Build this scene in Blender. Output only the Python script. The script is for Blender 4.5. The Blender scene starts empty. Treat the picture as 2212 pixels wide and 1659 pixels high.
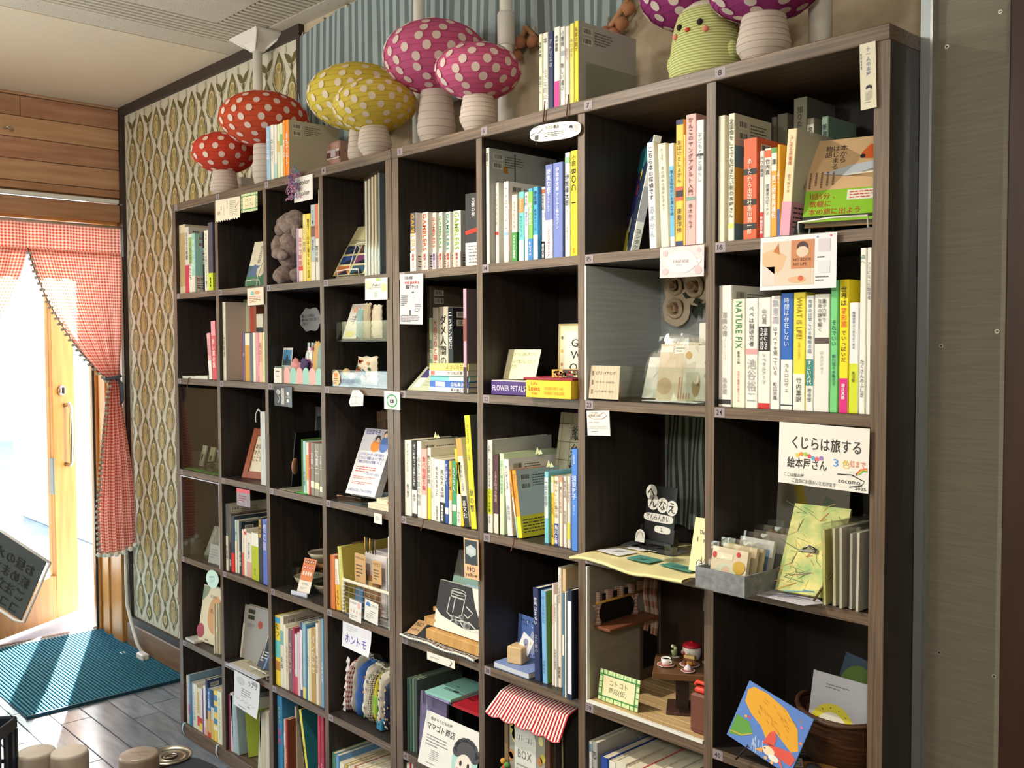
import bpy, math, random
from math import sin, cos, pi, radians as rad
from mathutils import Matrix, Vector, Euler
SC=bpy.context.scene
COL=SC.collection
random.seed(7)
# ---------------------------------------------------------------- camera
cam=bpy.data.objects.new('camera',bpy.data.cameras.new('camera')); COL.objects.link(cam)
CAMR=Vector((0.681998, 0.731345, -0.003633)); CAMU=Vector((-0.027072, 0.030209, 0.999177)); CAMF=Vector((-0.730853, 0.681338, -0.040401))
m=Matrix((CAMR,CAMU,-CAMF)).transposed().to_4x4(); m.translation=Vector((3.2481, -1.4334, 1.3601))
cam.matrix_world=m
cam.data.sensor_fit='HORIZONTAL'; cam.data.sensor_width=36.0; cam.data.lens=34.085
cam.data.clip_start=.05; cam.data.clip_end=200
SC.camera=cam
# ---------------------------------------------------------------- world, sun, lamps, exposure
w=bpy.data.worlds.new('sky'); SC.world=w; w.use_nodes=True
nt=w.node_tree; bg=nt.nodes['Background']; st=nt.nodes.new('ShaderNodeTexSky')
SUN_EL=rad(41); SUN_DIR=Vector((.91*cos(SUN_EL),-.415*cos(SUN_EL),-sin(SUN_EL))).normalized()
st.sky_type='NISHITA'; st.sun_disc=False; st.sun_elevation=SUN_EL; st.sun_rotation=math.atan2(-SUN_DIR.x,-SUN_DIR.y)
st.air_density=1.2; st.dust_density=3.0
nt.links.new(st.outputs[0],bg.inputs[0]); bg.inputs[1].default_value=1.5
def lamp(name,kind,loc,energy,color,direction=None,**kw):
    d=bpy.data.lights.new(name,kind); d.energy=energy; d.color=color
    for k,v in kw.items(): setattr(d,k,v)
    o=bpy.data.objects.new(name,d); COL.objects.link(o); o.location=loc
    if direction is not None: o.rotation_euler=Vector(direction).to_track_quat('-Z','Y').to_euler()
    return o
lamp('sun','SUN',(-6,4,8),70,(1,.96,.9),SUN_DIR,angle=rad(.55))
# ceiling spotlight that throws the sharp shadows in the lower right cells
SPOT=Vector((1.44,-1.0,2.30))
lamp('spot_light','SPOT',SPOT,98,(1,.91,.78),Vector((2.06,.03,.42))-SPOT,spot_size=rad(98),spot_blend=1,shadow_soft_size=.012)
# unseen fill lamps, added behind and beside the camera to brighten the room
FILL_LAMPS=[(.45,-1.75,2.08,15),(1.75,-2.5,2.08,13),(3.9,-2.6,2.08,24)]
for x,y,z,e in FILL_LAMPS: lamp('fill_light','POINT',(x,y,z),e*2.25,(1,.955,.88),shadow_soft_size=.11)
vs=SC.view_settings
SC.display_settings.display_device='sRGB'; vs.view_transform='Standard'; vs.look='None'; vs.gamma=1; vs.use_curve_mapping=False
vs.exposure=.20
try:
    SC.cycles.use_denoising=True; SC.cycles.max_bounces=8; SC.cycles.diffuse_bounces=4; SC.cycles.transparent_max_bounces=12; SC.cycles.sample_clamp_indirect=6; SC.cycles.caustics_reflective=False; SC.cycles.caustics_refractive=False
except Exception: pass
# ---------------------------------------------------------------- materials
def lin(h):
    if isinstance(h,tuple): return h
    if len(h)==3: h=''.join(c*2 for c in h)
    v=[int(h[i:i+2],16)/255 for i in (0,2,4)]
    return tuple(c/12.92 if c<=.04045 else ((c+.055)/1.055)**2.4 for c in v)
_M={}
def M(h,rough=.6,metal=0,spec=.35,**kw):
    k=(h,rough,metal,spec,tuple(sorted(kw.items())))
    if k in _M: return _M[k]
    m=bpy.data.materials.new('paint_%s'%(h if isinstance(h,str) else 'x')); m.use_nodes=True
    b=m.node_tree.nodes['Principled BSDF']; b.inputs['Base Color'].default_value=(*lin(h),1)
    b.inputs['Roughness'].default_value=rough; b.inputs['Metallic'].default_value=metal; b.inputs['Specular IOR Level'].default_value=spec
    for n,v in kw.items(): b.inputs[n.replace('_',' ')].default_value=v
    _M[k]=m; return m
def nodes(m): return m.node_tree.nodes,m.node_tree.links
def noise_mat(name,c1,c2,scale=(1,1,1),ns=5,detail=4,rough=.6,bump=0,spec=.35,coord='Object',ramp=(.3,.7),rough2=None,bdist=.002):
    m=bpy.data.materials.new(name); m.use_nodes=True; N,L=nodes(m); b=N['Principled BSDF']
    tc=N.new('ShaderNodeTexCoord'); mp=N.new('ShaderNodeMapping'); mp.inputs['Scale'].default_value=scale
    n=N.new('ShaderNodeTexNoise'); n.inputs['Scale'].default_value=ns; n.inputs['Detail'].default_value=detail
    r=N.new('ShaderNodeValToRGB'); r.color_ramp.elements[0].position=ramp[0]; r.color_ramp.elements[1].position=ramp[1]
    r.color_ramp.elements[0].color=(*lin(c1),1); r.color_ramp.elements[1].color=(*lin(c2),1)
    L.new(tc.outputs[coord],mp.inputs[0]); L.new(mp.outputs[0],n.inputs['Vector']); L.new(n.outputs[0],r.inputs[0]); L.new(r.outputs[0],b.inputs['Base Color'])
    b.inputs['Roughness'].default_value=rough; b.inputs['Specular IOR Level'].default_value=spec
    if bump:
        bp=N.new('ShaderNodeBump'); bp.inputs['Strength'].default_value=bump; bp.inputs['Distance'].default_value=bdist
        L.new(n.outputs[0],bp.inputs['Height']); L.new(bp.outputs[0],b.inputs['Normal'])
    return m
def glass_mat(name,tint='ffffff',alpha=.1,rough=.05):
    # thin clear acrylic or cellophane: mostly transparent with a glossy coat
    m=bpy.data.materials.new(name); m.use_nodes=True; N,L=nodes(m); out=N['Material Output']; N.remove(N['Principled BSDF'])
    t=N.new('ShaderNodeBsdfTransparent'); t.inputs[0].default_value=(*lin(tint),1)
    g=N.new('ShaderNodeBsdfGlossy'); g.inputs['Roughness'].default_value=rough
    lw_=N.new('ShaderNodeLayerWeight'); lw_.inputs[0].default_value=.5; fr=N.new('ShaderNodeMath'); fr.operation='POWER'; fr.inputs[1].default_value=4; L.new(lw_.outputs['Facing'],fr.inputs[0])
    ad=N.new('ShaderNodeMath'); ad.operation='MULTIPLY_ADD'; ad.inputs[1].default_value=.6; ad.inputs[2].default_value=.02+alpha*.4
    mx=N.new('ShaderNodeMixShader'); L.new(fr.outputs[0],ad.inputs[0]); L.new(ad.outputs[0],mx.inputs[0]); L.new(t.outputs[0],mx.inputs[1]); L.new(g.outputs[0],mx.inputs[2]); L.new(mx.outputs[0],out.inputs[0])
    return m
def cloth_mat(name,kind,c1,c2,n=20,n2=20,trans=.35,c3=None):
    # woven cloth coloured by its own UV: 'ging' gingham, 'stripe' stripes along v
    m=bpy.data.materials.new(name); m.use_nodes=True; N,L=nodes(m); b=N['Principled BSDF']; out=N['Material Output']
    b.inputs['Roughness'].default_value=.85; b.inputs['Specular IOR Level'].default_value=.1
    tc=N.new('ShaderNodeTexCoord'); sp=N.new('ShaderNodeSeparateXYZ'); L.new(tc.outputs['UV'],sp.inputs[0])
    def tri(sock,k,duty=.5):
        a=N.new('ShaderNodeMath'); a.operation='MULTIPLY'; a.inputs[1].default_value=k; L.new(sock,a.inputs[0])
        f_=N.new('ShaderNodeMath'); f_.operation='FRACT'; L.new(a.outputs[0],f_.inputs[0])
        g=N.new('ShaderNodeMath'); g.operation='GREATER_THAN'; g.inputs[1].default_value=duty; L.new(f_.outputs[0],g.inputs[0]); return g.outputs[0]
    if kind=='ging':
        s=N.new('ShaderNodeMath'); s.operation='ADD'; L.new(tri(sp.outputs[0],n),s.inputs[0]); L.new(tri(sp.outputs[1],n2),s.inputs[1])
        h=N.new('ShaderNodeMath'); h.operation='MULTIPLY'; h.inputs[1].default_value=.5; L.new(s.outputs[0],h.inputs[0]); fac=h.outputs[0]
    else: fac=tri(sp.outputs[0],n,n2)
    mx=N.new('ShaderNodeMix'); mx.data_type='RGBA'; L.new(fac,mx.inputs[0]); mx.inputs[6].default_value=(*lin(c1),1); mx.inputs[7].default_value=(*lin(c2),1)
    L.new(mx.outputs[2],b.inputs['Base Color'])
    if trans:
        t=N.new('ShaderNodeBsdfTranslucent'); L.new(mx.outputs[2],t.inputs[0]); ms=N.new('ShaderNodeMixShader'); ms.inputs[0].default_value=trans
        L.new(b.outputs[0],ms.inputs[1]); L.new(t.outputs[0],ms.inputs[2]); L.new(ms.outputs[0],out.inputs[0])
    return m
def paper_mat(name,c,trans=.4,rough=.8):
    m=bpy.data.materials.new(name); m.use_nodes=True; N,L=nodes(m); b=N['Principled BSDF']; out=N['Material Output']
    b.inputs['Base Color'].default_value=(*lin(c),1); b.inputs['Roughness'].default_value=rough; b.inputs['Specular IOR Level'].default_value=.2
    t=N.new('ShaderNodeBsdfTranslucent'); t.inputs[0].default_value=(*lin(c),1); ms=N.new('ShaderNodeMixShader'); ms.inputs[0].default_value=trans
    L.new(b.outputs[0],ms.inputs[1]); L.new(t.outputs[0],ms.inputs[2]); L.new(ms.outputs[0],out.inputs[0]); return m
# ---------------------------------------------------------------- lettering
_G={}
_fo=bpy.data.objects.new('glyph',bpy.data.curves.new('glyph','FONT')); COL.objects.link(_fo)
_fo.data.resolution_u=2
def glyph(ch):
    if ch in _G: return _G[ch]
    _fo.data.body=ch; _fo.data.offset=.006
    dg=bpy.context.evaluated_depsgraph_get(); dg.update()
    ev=_fo.evaluated_get(dg); me=ev.to_mesh()
    v=[(p.co.x,p.co.y) for p in me.vertices]; fs=[tuple(p.vertices) for p in me.polygons]; ev.to_mesh_clear()
    _G[ch]=(v,fs,(min(p[0] for p in v),max(p[0] for p in v)) if v else (0,.3)); return _G[ch]
def wide(ch): return ord(ch)>0x2e80
def layout(s,mode):
    """glyph placements (verts, faces) and size of a piece of text: h across, v stacked in columns, r across and turned a quarter"""
    V=[];Fs=[]
    def put(ch,fn):
        v,fs,_=glyph(ch); o=len(V); V.extend(fn(x,y) for x,y in v); Fs.extend(tuple(i+o for i in f) for f in fs)
    lines=s.split('/') if mode!='h1' else [s]
    if mode=='v':
        n=max(len(l) for l in lines); W=len(lines); 
        for c,l in enumerate(lines):
            cx=W-.5-c
            for i,ch in enumerate(l):
                if ch==' ': continue
                g=glyph(ch)[2]; mid=(g[0]+g[1])/2; cy=-(i+.5)
                if ch in 'ー-~': put(ch,lambda x,y:(cx+(y-.35),cy-(x-mid)))
                else: put(ch,lambda x,y:(cx+x-mid,cy+y-.36))
        return V,Fs,(0,W,-n,0)
    wmax=0
    for r,l in enumerate(lines):
        x0=0; cy=-1.15*r
        for ch in l:
            g=glyph(ch)[2]
            if ch==' ': x0+=.35; continue
            if wide(ch): mid=(g[0]+g[1])/2; put(ch,lambda x,y:(x0+.5+x-mid,cy+y)); x0+=1.0
            else: put(ch,lambda x,y:(x0+x-g[0]+.03,cy+y)); x0+=g[1]-g[0]+.11
        wmax=max(wmax,x0)
    bb=(0,wmax,-1.15*(len(lines)-1)-.1,.8)
    if mode=='r': V=[(y,-x) for x,y in V]; bb=(bb[2],bb[3],-bb[1],-bb[0])
    return V,Fs,bb
# ---------------------------------------------------------------- mesh building
class MB:
    def __init__(s): s.v=[]; s.f=[]; s.mi=[]; s.mats=[]; s.uv={}; s.M=None; s.sm=set()
    def mid(s,m):
        if m not in s.mats: s.mats.append(m)
        return s.mats.index(m)
    def add(s,vs,fs,m,uvs=None,smooth=False):
        o=len(s.v)
        if s.M is not None: vs=[tuple(s.M@Vector(p)) for p in vs]
        s.v.extend(tuple(p) for p in vs); k=s.mid(m)
        for i,f in enumerate(fs):
            if smooth: s.sm.add(len(s.f))
            if uvs: s.uv[len(s.f)]=[uvs[j] for j in f]
            s.f.append(tuple(j+o for j in f)); s.mi.append(k)
        return s
    def box(s,x0,x1,y0,y1,z0,z1,m,bev=0):
        if bev:
            b=min(bev,(x1-x0)*.45,(y1-y0)*.45,(z1-z0)*.45); V=[];
            for z,i in ((z0,b),(z0+b,0),(z1-b,0),(z1,b)):
                c=b if i==0 else b+0
                xa,xb,ya,yb=x0+i,x1-i,y0+i,y1-i; c=b*.7
                V+=[(xa+c,ya,z),(xb-c,ya,z),(xb,ya+c,z),(xb,yb-c,z),(xb-c,yb,z),(xa+c,yb,z),(xa,yb-c,z),(xa,ya+c,z)]
            F=[tuple(range(7,-1,-1)),tuple(range(24,32))]
            for l in range(3):
                for k in range(8): F.append((l*8+k,l*8+(k+1)%8,l*8+8+(k+1)%8,l*8+8+k))
            return s.add(V,F,m)
        return s.add([(x0,y0,z0),(x1,y0,z0),(x1,y1,z0),(x0,y1,z0),(x0,y0,z1),(x1,y0,z1),(x1,y1,z1),(x0,y1,z1)],[(3,2,1,0),(4,5,6,7),(0,1,5,4),(1,2,6,5),(2,3,7,6),(3,0,4,7)],m)
    def quad(s,a,b,c,d,m): return s.add([a,b,c,d],[(0,1,2,3)],m)
    def poly(s,pts,m): return s.add(pts,[tuple(range(len(pts)))],m)
    def prism(s,pts,o,ux,uy,un,t,m):
        """2D outline pts on plane (o,ux,uy) thickened by t along un (front face at o)"""
        o,ux,uy,un=map(Vector,(o,ux,uy,un)); n=len(pts)
        A=[o+ux*x+uy*y for x,y in pts]; B=[p+un*t for p in A]
        return s.add(A+B,[tuple(range(n)),tuple(range(2*n-1,n-1,-1))]+[(i,n+i,n+(i+1)%n,(i+1)%n) for i in range(n)],m)
    def tube(s,path,r,m,n=8,cap=True,closed=False):
        P=[Vector(p) for p in path]; k=len(P); R=r if isinstance(r,(list,tuple)) else [r]*k; V=[]
        up=None
        for i,p in enumerate(P):
            if closed: t=P[(i+1)%k]-P[i-1]
            else: t=P[min(i+1,k-1)]-P[max(i-1,0)]
            t.normalize()
            if up is None: up=Vector((0,0,1)) if abs(t.z)<.9 else Vector((1,0,0))
            a=t.cross(up); a.normalize(); b=a.cross(t); up=b
            V+=[p+(a*cos(2*pi*j/n)+b*sin(2*pi*j/n))*R[i] for j in range(n)]
        F=[(i*n+j,i*n+(j+1)%n,(i+1)*n+(j+1)%n,(i+1)*n+j) for i in range(k-1) for j in range(n)]
        if closed: F+=[((k-1)*n+j,(k-1)*n+(j+1)%n,(j+1)%n,j) for j in range(n)]
        elif cap: F+=[tuple(range(n-1,-1,-1)),tuple(range((k-1)*n,k*n))]
        return s.add(V,F,m,smooth=n>5)
    def lathe(s,prof,m,n=24,c=(0,0,0),smooth=True,sy=1):
        V=[];F=[];k=len(prof)
        for r,z in prof: V+=[(c[0]+r*cos(2*pi*j/n),c[1]+r*sy*sin(2*pi*j/n),c[2]+z) for j in range(n)]
        F=[(i*n+j,i*n+(j+1)%n,(i+1)*n+(j+1)%n,(i+1)*n+j) for i in range(k-1) for j in range(n)]
        if prof[0][0]>1e-6: F.append(tuple(range(n-1,-1,-1)))
        if prof[-1][0]>1e-6: F.append(tuple(range((k-1)*n,k*n)))
        return s.add(V,F,m,smooth=smooth)
    def ball(s,c,r,m,n=10,k=6,sx=1,sy=1,sz=1):
        V=[(c[0],c[1],c[2]-r*sz)];F=[]
        for i in range(1,k):
            a=-pi/2+pi*i/k; V+=[(c[0]+r*sx*cos(a)*cos(2*pi*j/n),c[1]+r*sy*cos(a)*sin(2*pi*j/n),c[2]+r*sz*sin(a)) for j in range(n)]
        V.append((c[0],c[1],c[2]+r*sz)); T=len(V)-1
        F=[(0,1+(j+1)%n,1+j) for j in range(n)]+[(T,1+(k-2)*n+j,1+(k-2)*n+(j+1)%n) for j in range(n)]
        F+=[(1+i*n+j,1+i*n+(j+1)%n,1+(i+1)*n+(j+1)%n,1+(i+1)*n+j) for i in range(k-2) for j in range(n)]
        return s.add(V,F,m,smooth=True)
    def grid(s,P,m,uv=None,smooth=True):
        """P: rows of points; uv: True for the grid's own 0..1 coordinates"""
        a=len(P);b=len(P[0]); V=[p for r in P for p in r]
        U=[(j/(b-1),i/(a-1)) for i in range(a) for j in range(b)] if uv is True else uv
        return s.add(V,[(i*b+j,i*b+j+1,(i+1)*b+j+1,(i+1)*b+j) for i in range(a-1) for j in range(b-1)],m,uvs=U,smooth=smooth)
    def text(s,t,mode,o,ux,uy,w,h,m,center=True):
        """print a text into the rectangle of width w and height h whose upper left corner is o, with unit axes ux (right) and uy (up)"""
        V,F,bb=layout(t,mode)
        if not V: return s
        bw,bh=bb[1]-bb[0],bb[3]-bb[2]; k=min(w/bw,h/bh); kx=ky=k
        if mode=='v': ky=min(h/bh,k*1.25)
        if mode in 'rh': 
            kx=min(w/bw,k*1.3); ky=min(h/bh,k*1.3)
        o,ux,uy=Vector(o),Vector(ux),Vector(uy); dx=(w-bw*kx)/2 if center else 0; dy=(h-bh*ky)/2 if center else 0
        return s.add([o+ux*((x-bb[0])*kx+dx)+uy*((y-bb[3])*ky-dy) for x,y in V],F,m)
    def lines(s,o,ux,uy,w,h,n,m,th=.35,seed=1,gap=True):
        """n rows of small unreadable print"""
        rn=random.Random(seed); o,ux,uy=Vector(o),Vector(ux),Vector(uy)
        for i in range(n):
            y=-h*(i+.5)/n; t=h/n*th/2; x=0; e=w*(1 if i<n-1 else .6)*rn.uniform(.8,1)
            while x<e:
                l=min(rn.uniform(.06,.16)*w if gap else e,e-x); a=o+ux*x+uy*(y-t); s.add([a,a+ux*l,a+ux*l+uy*2*t,a+uy*2*t],[(0,1,2,3)],m); x+=l+.02*w
        return s
    def rect(s,o,ux,uy,x0,x1,y0,y1,m):
        o,ux,uy=Vector(o),Vector(ux),Vector(uy); return s.add([o+ux*x0+uy*y0,o+ux*x1+uy*y0,o+ux*x1+uy*y1,o+ux*x0+uy*y1],[(0,1,2,3)],m)
    def disc(s,o,ux,uy,cx,cy,rx,ry,m,n=14,a0=0,a1=2*pi):
        o,ux,uy=Vector(o),Vector(ux),Vector(uy); return s.add([o+ux*(cx+rx*cos(a0+(a1-a0)*i/n))+uy*(cy+ry*sin(a0+(a1-a0)*i/n)) for i in range(n if a1-a0>6.2 else n+1)],[tuple(range(n if a1-a0>6.2 else n+1))],m)
    def stroke(s,o,ux,uy,pts,w,m):
        """a pen stroke of width w through 2D points"""
        o,ux,uy=Vector(o),Vector(ux),Vector(uy); V=[]
        for i,(x,y) in enumerate(pts):
            a=pts[max(i-1,0)];b=pts[min(i+1,len(pts)-1)]; dx,dy=b[0]-a[0],b[1]-a[1]; l=math.hypot(dx,dy) or 1; nx,ny=-dy/l*w/2,dx/l*w/2
            V+=[o+ux*(x+nx)+uy*(y+ny),o+ux*(x-nx)+uy*(y-ny)]
        return s.add(V,[(2*i,2*i+1,2*i+3,2*i+2) for i in range(len(pts)-1)],m)
    def barcode(s,o,ux,uy,w,h,m,seed=1):
        rn=random.Random(seed); x=0
        while x<w:
            b=rn.choice((.0009,.0014,.002)); s.rect(o,ux,uy,x,min(x+b,w),-h,0,m); x+=b+rn.choice((.0008,.0012,.0018))
        return s
    def mesh(s,name):
        me=bpy.data.meshes.new(name); me.from_pydata(s.v,[],s.f)
        for m in s.mats: me.materials.append(m)
        me.polygons.foreach_set('material_index',s.mi)
        if s.sm: me.polygons.foreach_set('use_smooth',[i in s.sm for i in range(len(s.f))])
        if s.uv:
            ul=me.uv_layers.new(name='UVMap'); d=[0.0]*(2*len(me.loops))
            for p in me.polygons:
                u=s.uv.get(p.index)
                if u:
                    for li,q in zip(p.loop_indices,u): d[2*li],d[2*li+1]=q
            ul.data.foreach_set('uv',d)
        me.validate(); me.update(); return me
    def build(s,name,parent=None,**kw):
        o=bpy.data.objects.new(name,s.mesh(name)); COL.objects.link(o)
        if parent is not None: o.parent=parent
        for k,v in kw.items(): o[k]=v
        return o
def thing(name,label,cat,loc=(0,0,0),rz=0,group=None,rot=None):
    o=bpy.data.objects.new(name,None); COL.objects.link(o); o.location=loc; o.rotation_euler=rot or (0,0,rz); o.empty_display_size=.02
    o['label']=label; o['category']=cat
    if group: o['group']=group
    return o
def tag(o,label,cat,group=None):
    o['label']=label; o['category']=cat
    if group: o['group']=group
    return o
X_,Y_,Z_=(1,0,0),(0,1,0),(0,0,1)
INK='333333'
def ink(h=INK): return M(h,.7)
def dup(root,loc,label=None,rz=None):
    r=root.copy(); COL.objects.link(r); r.location=loc
    if rz is not None: r.rotation_euler[2]=rz
    if label: r['label']=label
    for ch in root.children:
        c=ch.copy(); COL.objects.link(c); c.parent=r
        for g in ch.children:
            d=g.copy(); COL.objects.link(d); d.parent=c
    return r
# ================================================================ the room
YW=.28; XL=-1.13; ZC=2.418
def struct(name,mb,parent=None,**kw):
    o=mb.build(name,parent,**kw)
    if parent is None: o['kind']='structure'
    return o
wood_ceil=M('e2d6bd',.85)
tile_m=noise_mat('acoustic_tile','6a6356','d0c9b8',(10,44,10),9,3,.9,.5,ramp=(.28,.34))
pine=[noise_mat('pine_%d'%i,a,b,(1.2,1.2,14),3,4,.5,.08) for i,(a,b) in enumerate((('a3795a','bd9572'),('94694c','b08664'),('ac8260','c49c76'),('9a6c52','b68a6c')))]
jamb_m=noise_mat('jamb_wood','a8713a','c08a4a',(10,10,1.2),3,4,.4,.06)
dark_trim=M('3a302b',.5)
plaster=noise_mat('plaster','b5a58b','beae94',(1,1,1),60,2,.9,.15)
tile_f=[noise_mat('floor_tile_%d'%i,a,b,(2.5,14,1),3,5,.17,.04,spec=.5,bdist=.0006) for i,(a,b) in enumerate((('646a74','848b95'),('5c626d','7c838d'),('6a707b','8b919b')))]
# floor with planks near the door
fl=struct('floor',MB().box(-1.49,5.2,-4.2,.3,-.06,-.004,M('4a4d53',.35)))
rn=random.Random(3)
for r in range(11):
    y0=-.815+.105*r+.012; 
    if y0+.1>.27: break
    x=-1.45+rn.uniform(-.5,0)
    while x<.75:
        l=.62; a=max(x,-1.47); b=min(x+l,.8)-.003
        if b-a>.05:
            p=MB().box(a,b,y0,y0+.102,-.004,0,tile_f[rn.randrange(3)],.0012).build('plank',fl)
        x+=l
MB().box(-1.51,-1.45,-.4,.25,-.004,.012,noise_mat('threshold','6d5646','8a6e58',(1,8,1),4),.003).build('threshold',fl)
# ceiling: plain panels by the door, grooved acoustic panels over the shelves
ce=struct('ceiling',MB().box(-1.2,5.2,-4.2,.3,ZC+.012,ZC+.06,M('3d382f',.9)))
yy=[-4.2,-2.4,-1.0,.28]
for a,b in zip(yy,yy[1:]): MB().box(-1.13,-.068,a+.002,b-.002,ZC,ZC+.012,wood_ceil).build('ceiling_panel',ce)
for a,b in ((-.062,.455),):
    MB().box(a,.068,-1.2,.28,ZC,ZC+.012,tile_m).build('ceiling_panel',ce)
MB().box(.232,.455,-1.2,.062,ZC,ZC+.012,tile_m).build('ceiling_panel',ce)
MB().box(.068,.232,.185,.28,ZC,ZC+.012,tile_m).build('ceiling_panel',ce); MB().box(.232,1.1,.212,.28,ZC,ZC+.012,tile_m).build('ceiling_panel',ce)
MB().box(.455,5.2,-1.2,.062,ZC,ZC+.012,M('c9c1ae',.9)).build('ceiling_panel',ce); MB().box(-.062,5.2,-4.2,-1.204,ZC,ZC+.012,M('cbc3b0',.9)).build('ceiling_panel',ce)
MB().box(1.1,5.2,.062,.28,ZC,ZC+.012,tile_m).build('ceiling_panel',ce)
for i in range(6): MB().box(.071+.0268*i,.071+.0268*i+.0180,-1.2,.184,ZC,ZC+.012,tile_m,.002).build('groove_slat',ce)
for i in range(32): MB().box(.236+.027*i,.236+.027*i+.0175,.066,.208,ZC,ZC+.012,tile_m,.002).build('groove_slat',ce)
# back wall, wallpaper panel in a dark frame
wb=struct('wall_back',MB().box(-1.6,5.2,YW,YW+.12,-.1,2.5,plaster))
wp=MB().box(XL+.02,.395,YW-.004,YW,.14,ZC-.035,M('cdc8b4',.8)); O=(0,YW-.0046,0)
c_dk,c_md,c_gd,c_tn,c_ln,c_cr=ink('625b36'),ink('83794a'),ink('9d9158'),ink('bfa062'),ink('8f8867'),ink('ddd4bb')
def leafp(cx,cz,ang,ln,wd,base=0,tip=1.0,n=7):
    P=[]
    for s in (1,-1):
        for i in (range(n+1) if s==1 else range(n-1,0,-1)):
            t=i/n; wv=wd*sin(pi*t**.75)*s; a=ang; 
            P.append((cx+ln*t*sin(a)+wv*cos(a),cz+ln*t*cos(a)-wv*sin(a)))
    return P
def motif(cx,cz):
    ok=lambda x,z: -1.099<x<.391 and .143<z<2.378
    def pp(pts,m,d=0):
        if all(ok(x,z) for x,z in pts): wp.add([(x,YW-.0046-d,z) for x,z in pts],[tuple(range(len(pts)))],m)
    def ss(pts,w,m,d):
        q=[p for p in pts if ok(*p)]
        if len(q)>2: wp.stroke((0,YW-.0044-d,0),X_,Z_,q,w,m)
    for s in (1,-1):
        ss([(cx+s*(.041*sin(pi*t/12)**1.2+.0015),cz-.0815+.163*t/12) for t in range(13)],.0042,c_ln,0)
        ss([(cx+s*(.034*sin(pi*t/12)**1.4+.0005),cz-.072+.15*t/12) for t in range(13)],.0032,c_ln,.0001)
        pp(leafp(cx+s*.037,cz+.024,pi+s*.2,.055,.0085),c_dk,.0002); pp(leafp(cx+s*.0375,cz+.019,pi+s*.2,.036,.004),c_cr,.0003)
    pp(leafp(cx,cz-.01,0,.09,.027),c_dk,.0004); pp(leafp(cx,cz+.002,0,.066,.019),c_md,.0005)
    for r,m,d in ((.0185,c_cr,.0006),(.0155,c_tn,.0007),(.0105,c_gd,.0008)): pp([(cx+r*cos(2*pi*i/14),cz+.03+r*sin(2*pi*i/14)) for i in range(14)],m,d)
    for a,l,wd,m,d in ((.86,.062,.0125,c_dk,9),(-.86,.062,.0125,c_dk,9),(.52,.080,.0125,c_md,11),(-.52,.080,.0125,c_md,11),(.2,.084,.0105,c_gd,13),(-.2,.084,.0105,c_gd,13),(0,.070,.0075,c_tn,15)):
        pp(leafp(cx,cz-.052,a,l+.0025,wd+.0016),c_cr,d*.0001); pp(leafp(cx,cz-.051,a,l,wd),m,d*.0001+.0001)
    pp(leafp(cx,cz-.078,0,.034,.007),c_dk,.0014)
for i in range(19):
    for j in range(15): motif(-1.10+.0845*i,.16+.163*j+(.0815 if i%2 else 0))
wp.build('wallpaper',wb)
MB().box(XL,.41,YW-.02,YW,ZC-.038,ZC,dark_trim).build('trim',wb)
MB().box(XL,XL+.03,YW-.02,YW,.11,ZC-.038,dark_trim).build('trim',wb)
MB().box(.392,.412,YW-.02,YW,.11,ZC-.038,dark_trim).build('trim',wb)
MB().box(XL+.03,.392,YW-.02,YW,.11,.14,dark_trim).build('trim',wb)
bb=MB().box(XL,.41,YW-.026,YW,0,.11,noise_mat('skirting','6f5540','8a6c50',(1.5,1,12),4,4,.5),.004); struct('baseboard_back',bb)
# left wall above and around the recessed door
wl=struct('wall_left',MB().box(XL-.05,XL-.018,-4.2,-3.7,-.1,2.5,M('a08563',.7)).box(XL-.05,XL-.018,-1.05,-.42,-.1,2.5,M('a08563',.7)).box(XL-.05,XL-.018,-3.7,-1.05,-.1,.45,M('a08563',.7)).box(XL-.05,XL-.018,-3.7,-1.05,1.96,2.5,M('a08563',.7)).box(XL-.05,XL-.018,-.42,YW,2.0,2.5,M('7d5a38',.7)))
zt=ZC-.012; edges=[2.418,2.405,2.320,2.231,2.142,2.052,2.018]
for k,(a,b) in enumerate(zip(edges,edges[1:])):
    cut=[-.42,-.145,YW-.02] if k==1 else [-.42,YW-.02]
    for q,(c,d) in enumerate(zip(cut,cut[1:])):
        MB().box(XL-.018,XL+(.004 if k==0 else 0),c+.0008,d-.0008,b+.0015,a-.0005,pine[(k+q*2)%4],.002).build('plank',wl)
    MB().box(XL-.018,XL,-4.2,-.4215,b+.0015,a-.0005,pine[(k+1)%4],.002).build('plank',wl)
bk_=MB().box(XL-.022,XL-.004,.02,.03,2.27,2.285,M('8a8f90',.3,1)); bk_.M=None
MB().tube([(XL+.001,-.21,2.262),(XL+.018,-.202,2.265),(XL+.02,-.192,2.258),(XL+.004,-.185,2.252)],.004,M('c9ccc8',.3,.9)).build('wire_hook',wl)
MB().box(XL-.03,XL-.002,-.42,YW-.02,1.912,1.99,pine[1],.003).build('header_beam',wl)
MB().box(XL-.06,XL-.012,-.42,.25,1.90,1.914,jamb_m,.002).build('header_beam',wl)
# shop window beside the door, behind the viewer's left
wd_=struct('window_1',MB().box(XL-.06,XL,-3.7,-3.64,.45,1.96,jamb_m,.003).box(XL-.06,XL,-1.11,-1.05,.45,1.96,jamb_m,.003).box(XL-.06,XL,-3.64,-1.11,.45,.51,jamb_m,.003).box(XL-.06,XL,-3.64,-1.11,1.90,1.96,jamb_m,.003).box(XL-.05,XL-.01,-2.40,-2.34,.51,1.90,jamb_m,.003))
for a,b in ((-3.64,-2.40),(-2.34,-1.11)): MB().box(XL-.032,XL-.028,a,b,.51,1.90,glass_mat('window_glass','f4fbfa',.08,.02)).build('pane',wd_)
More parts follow.
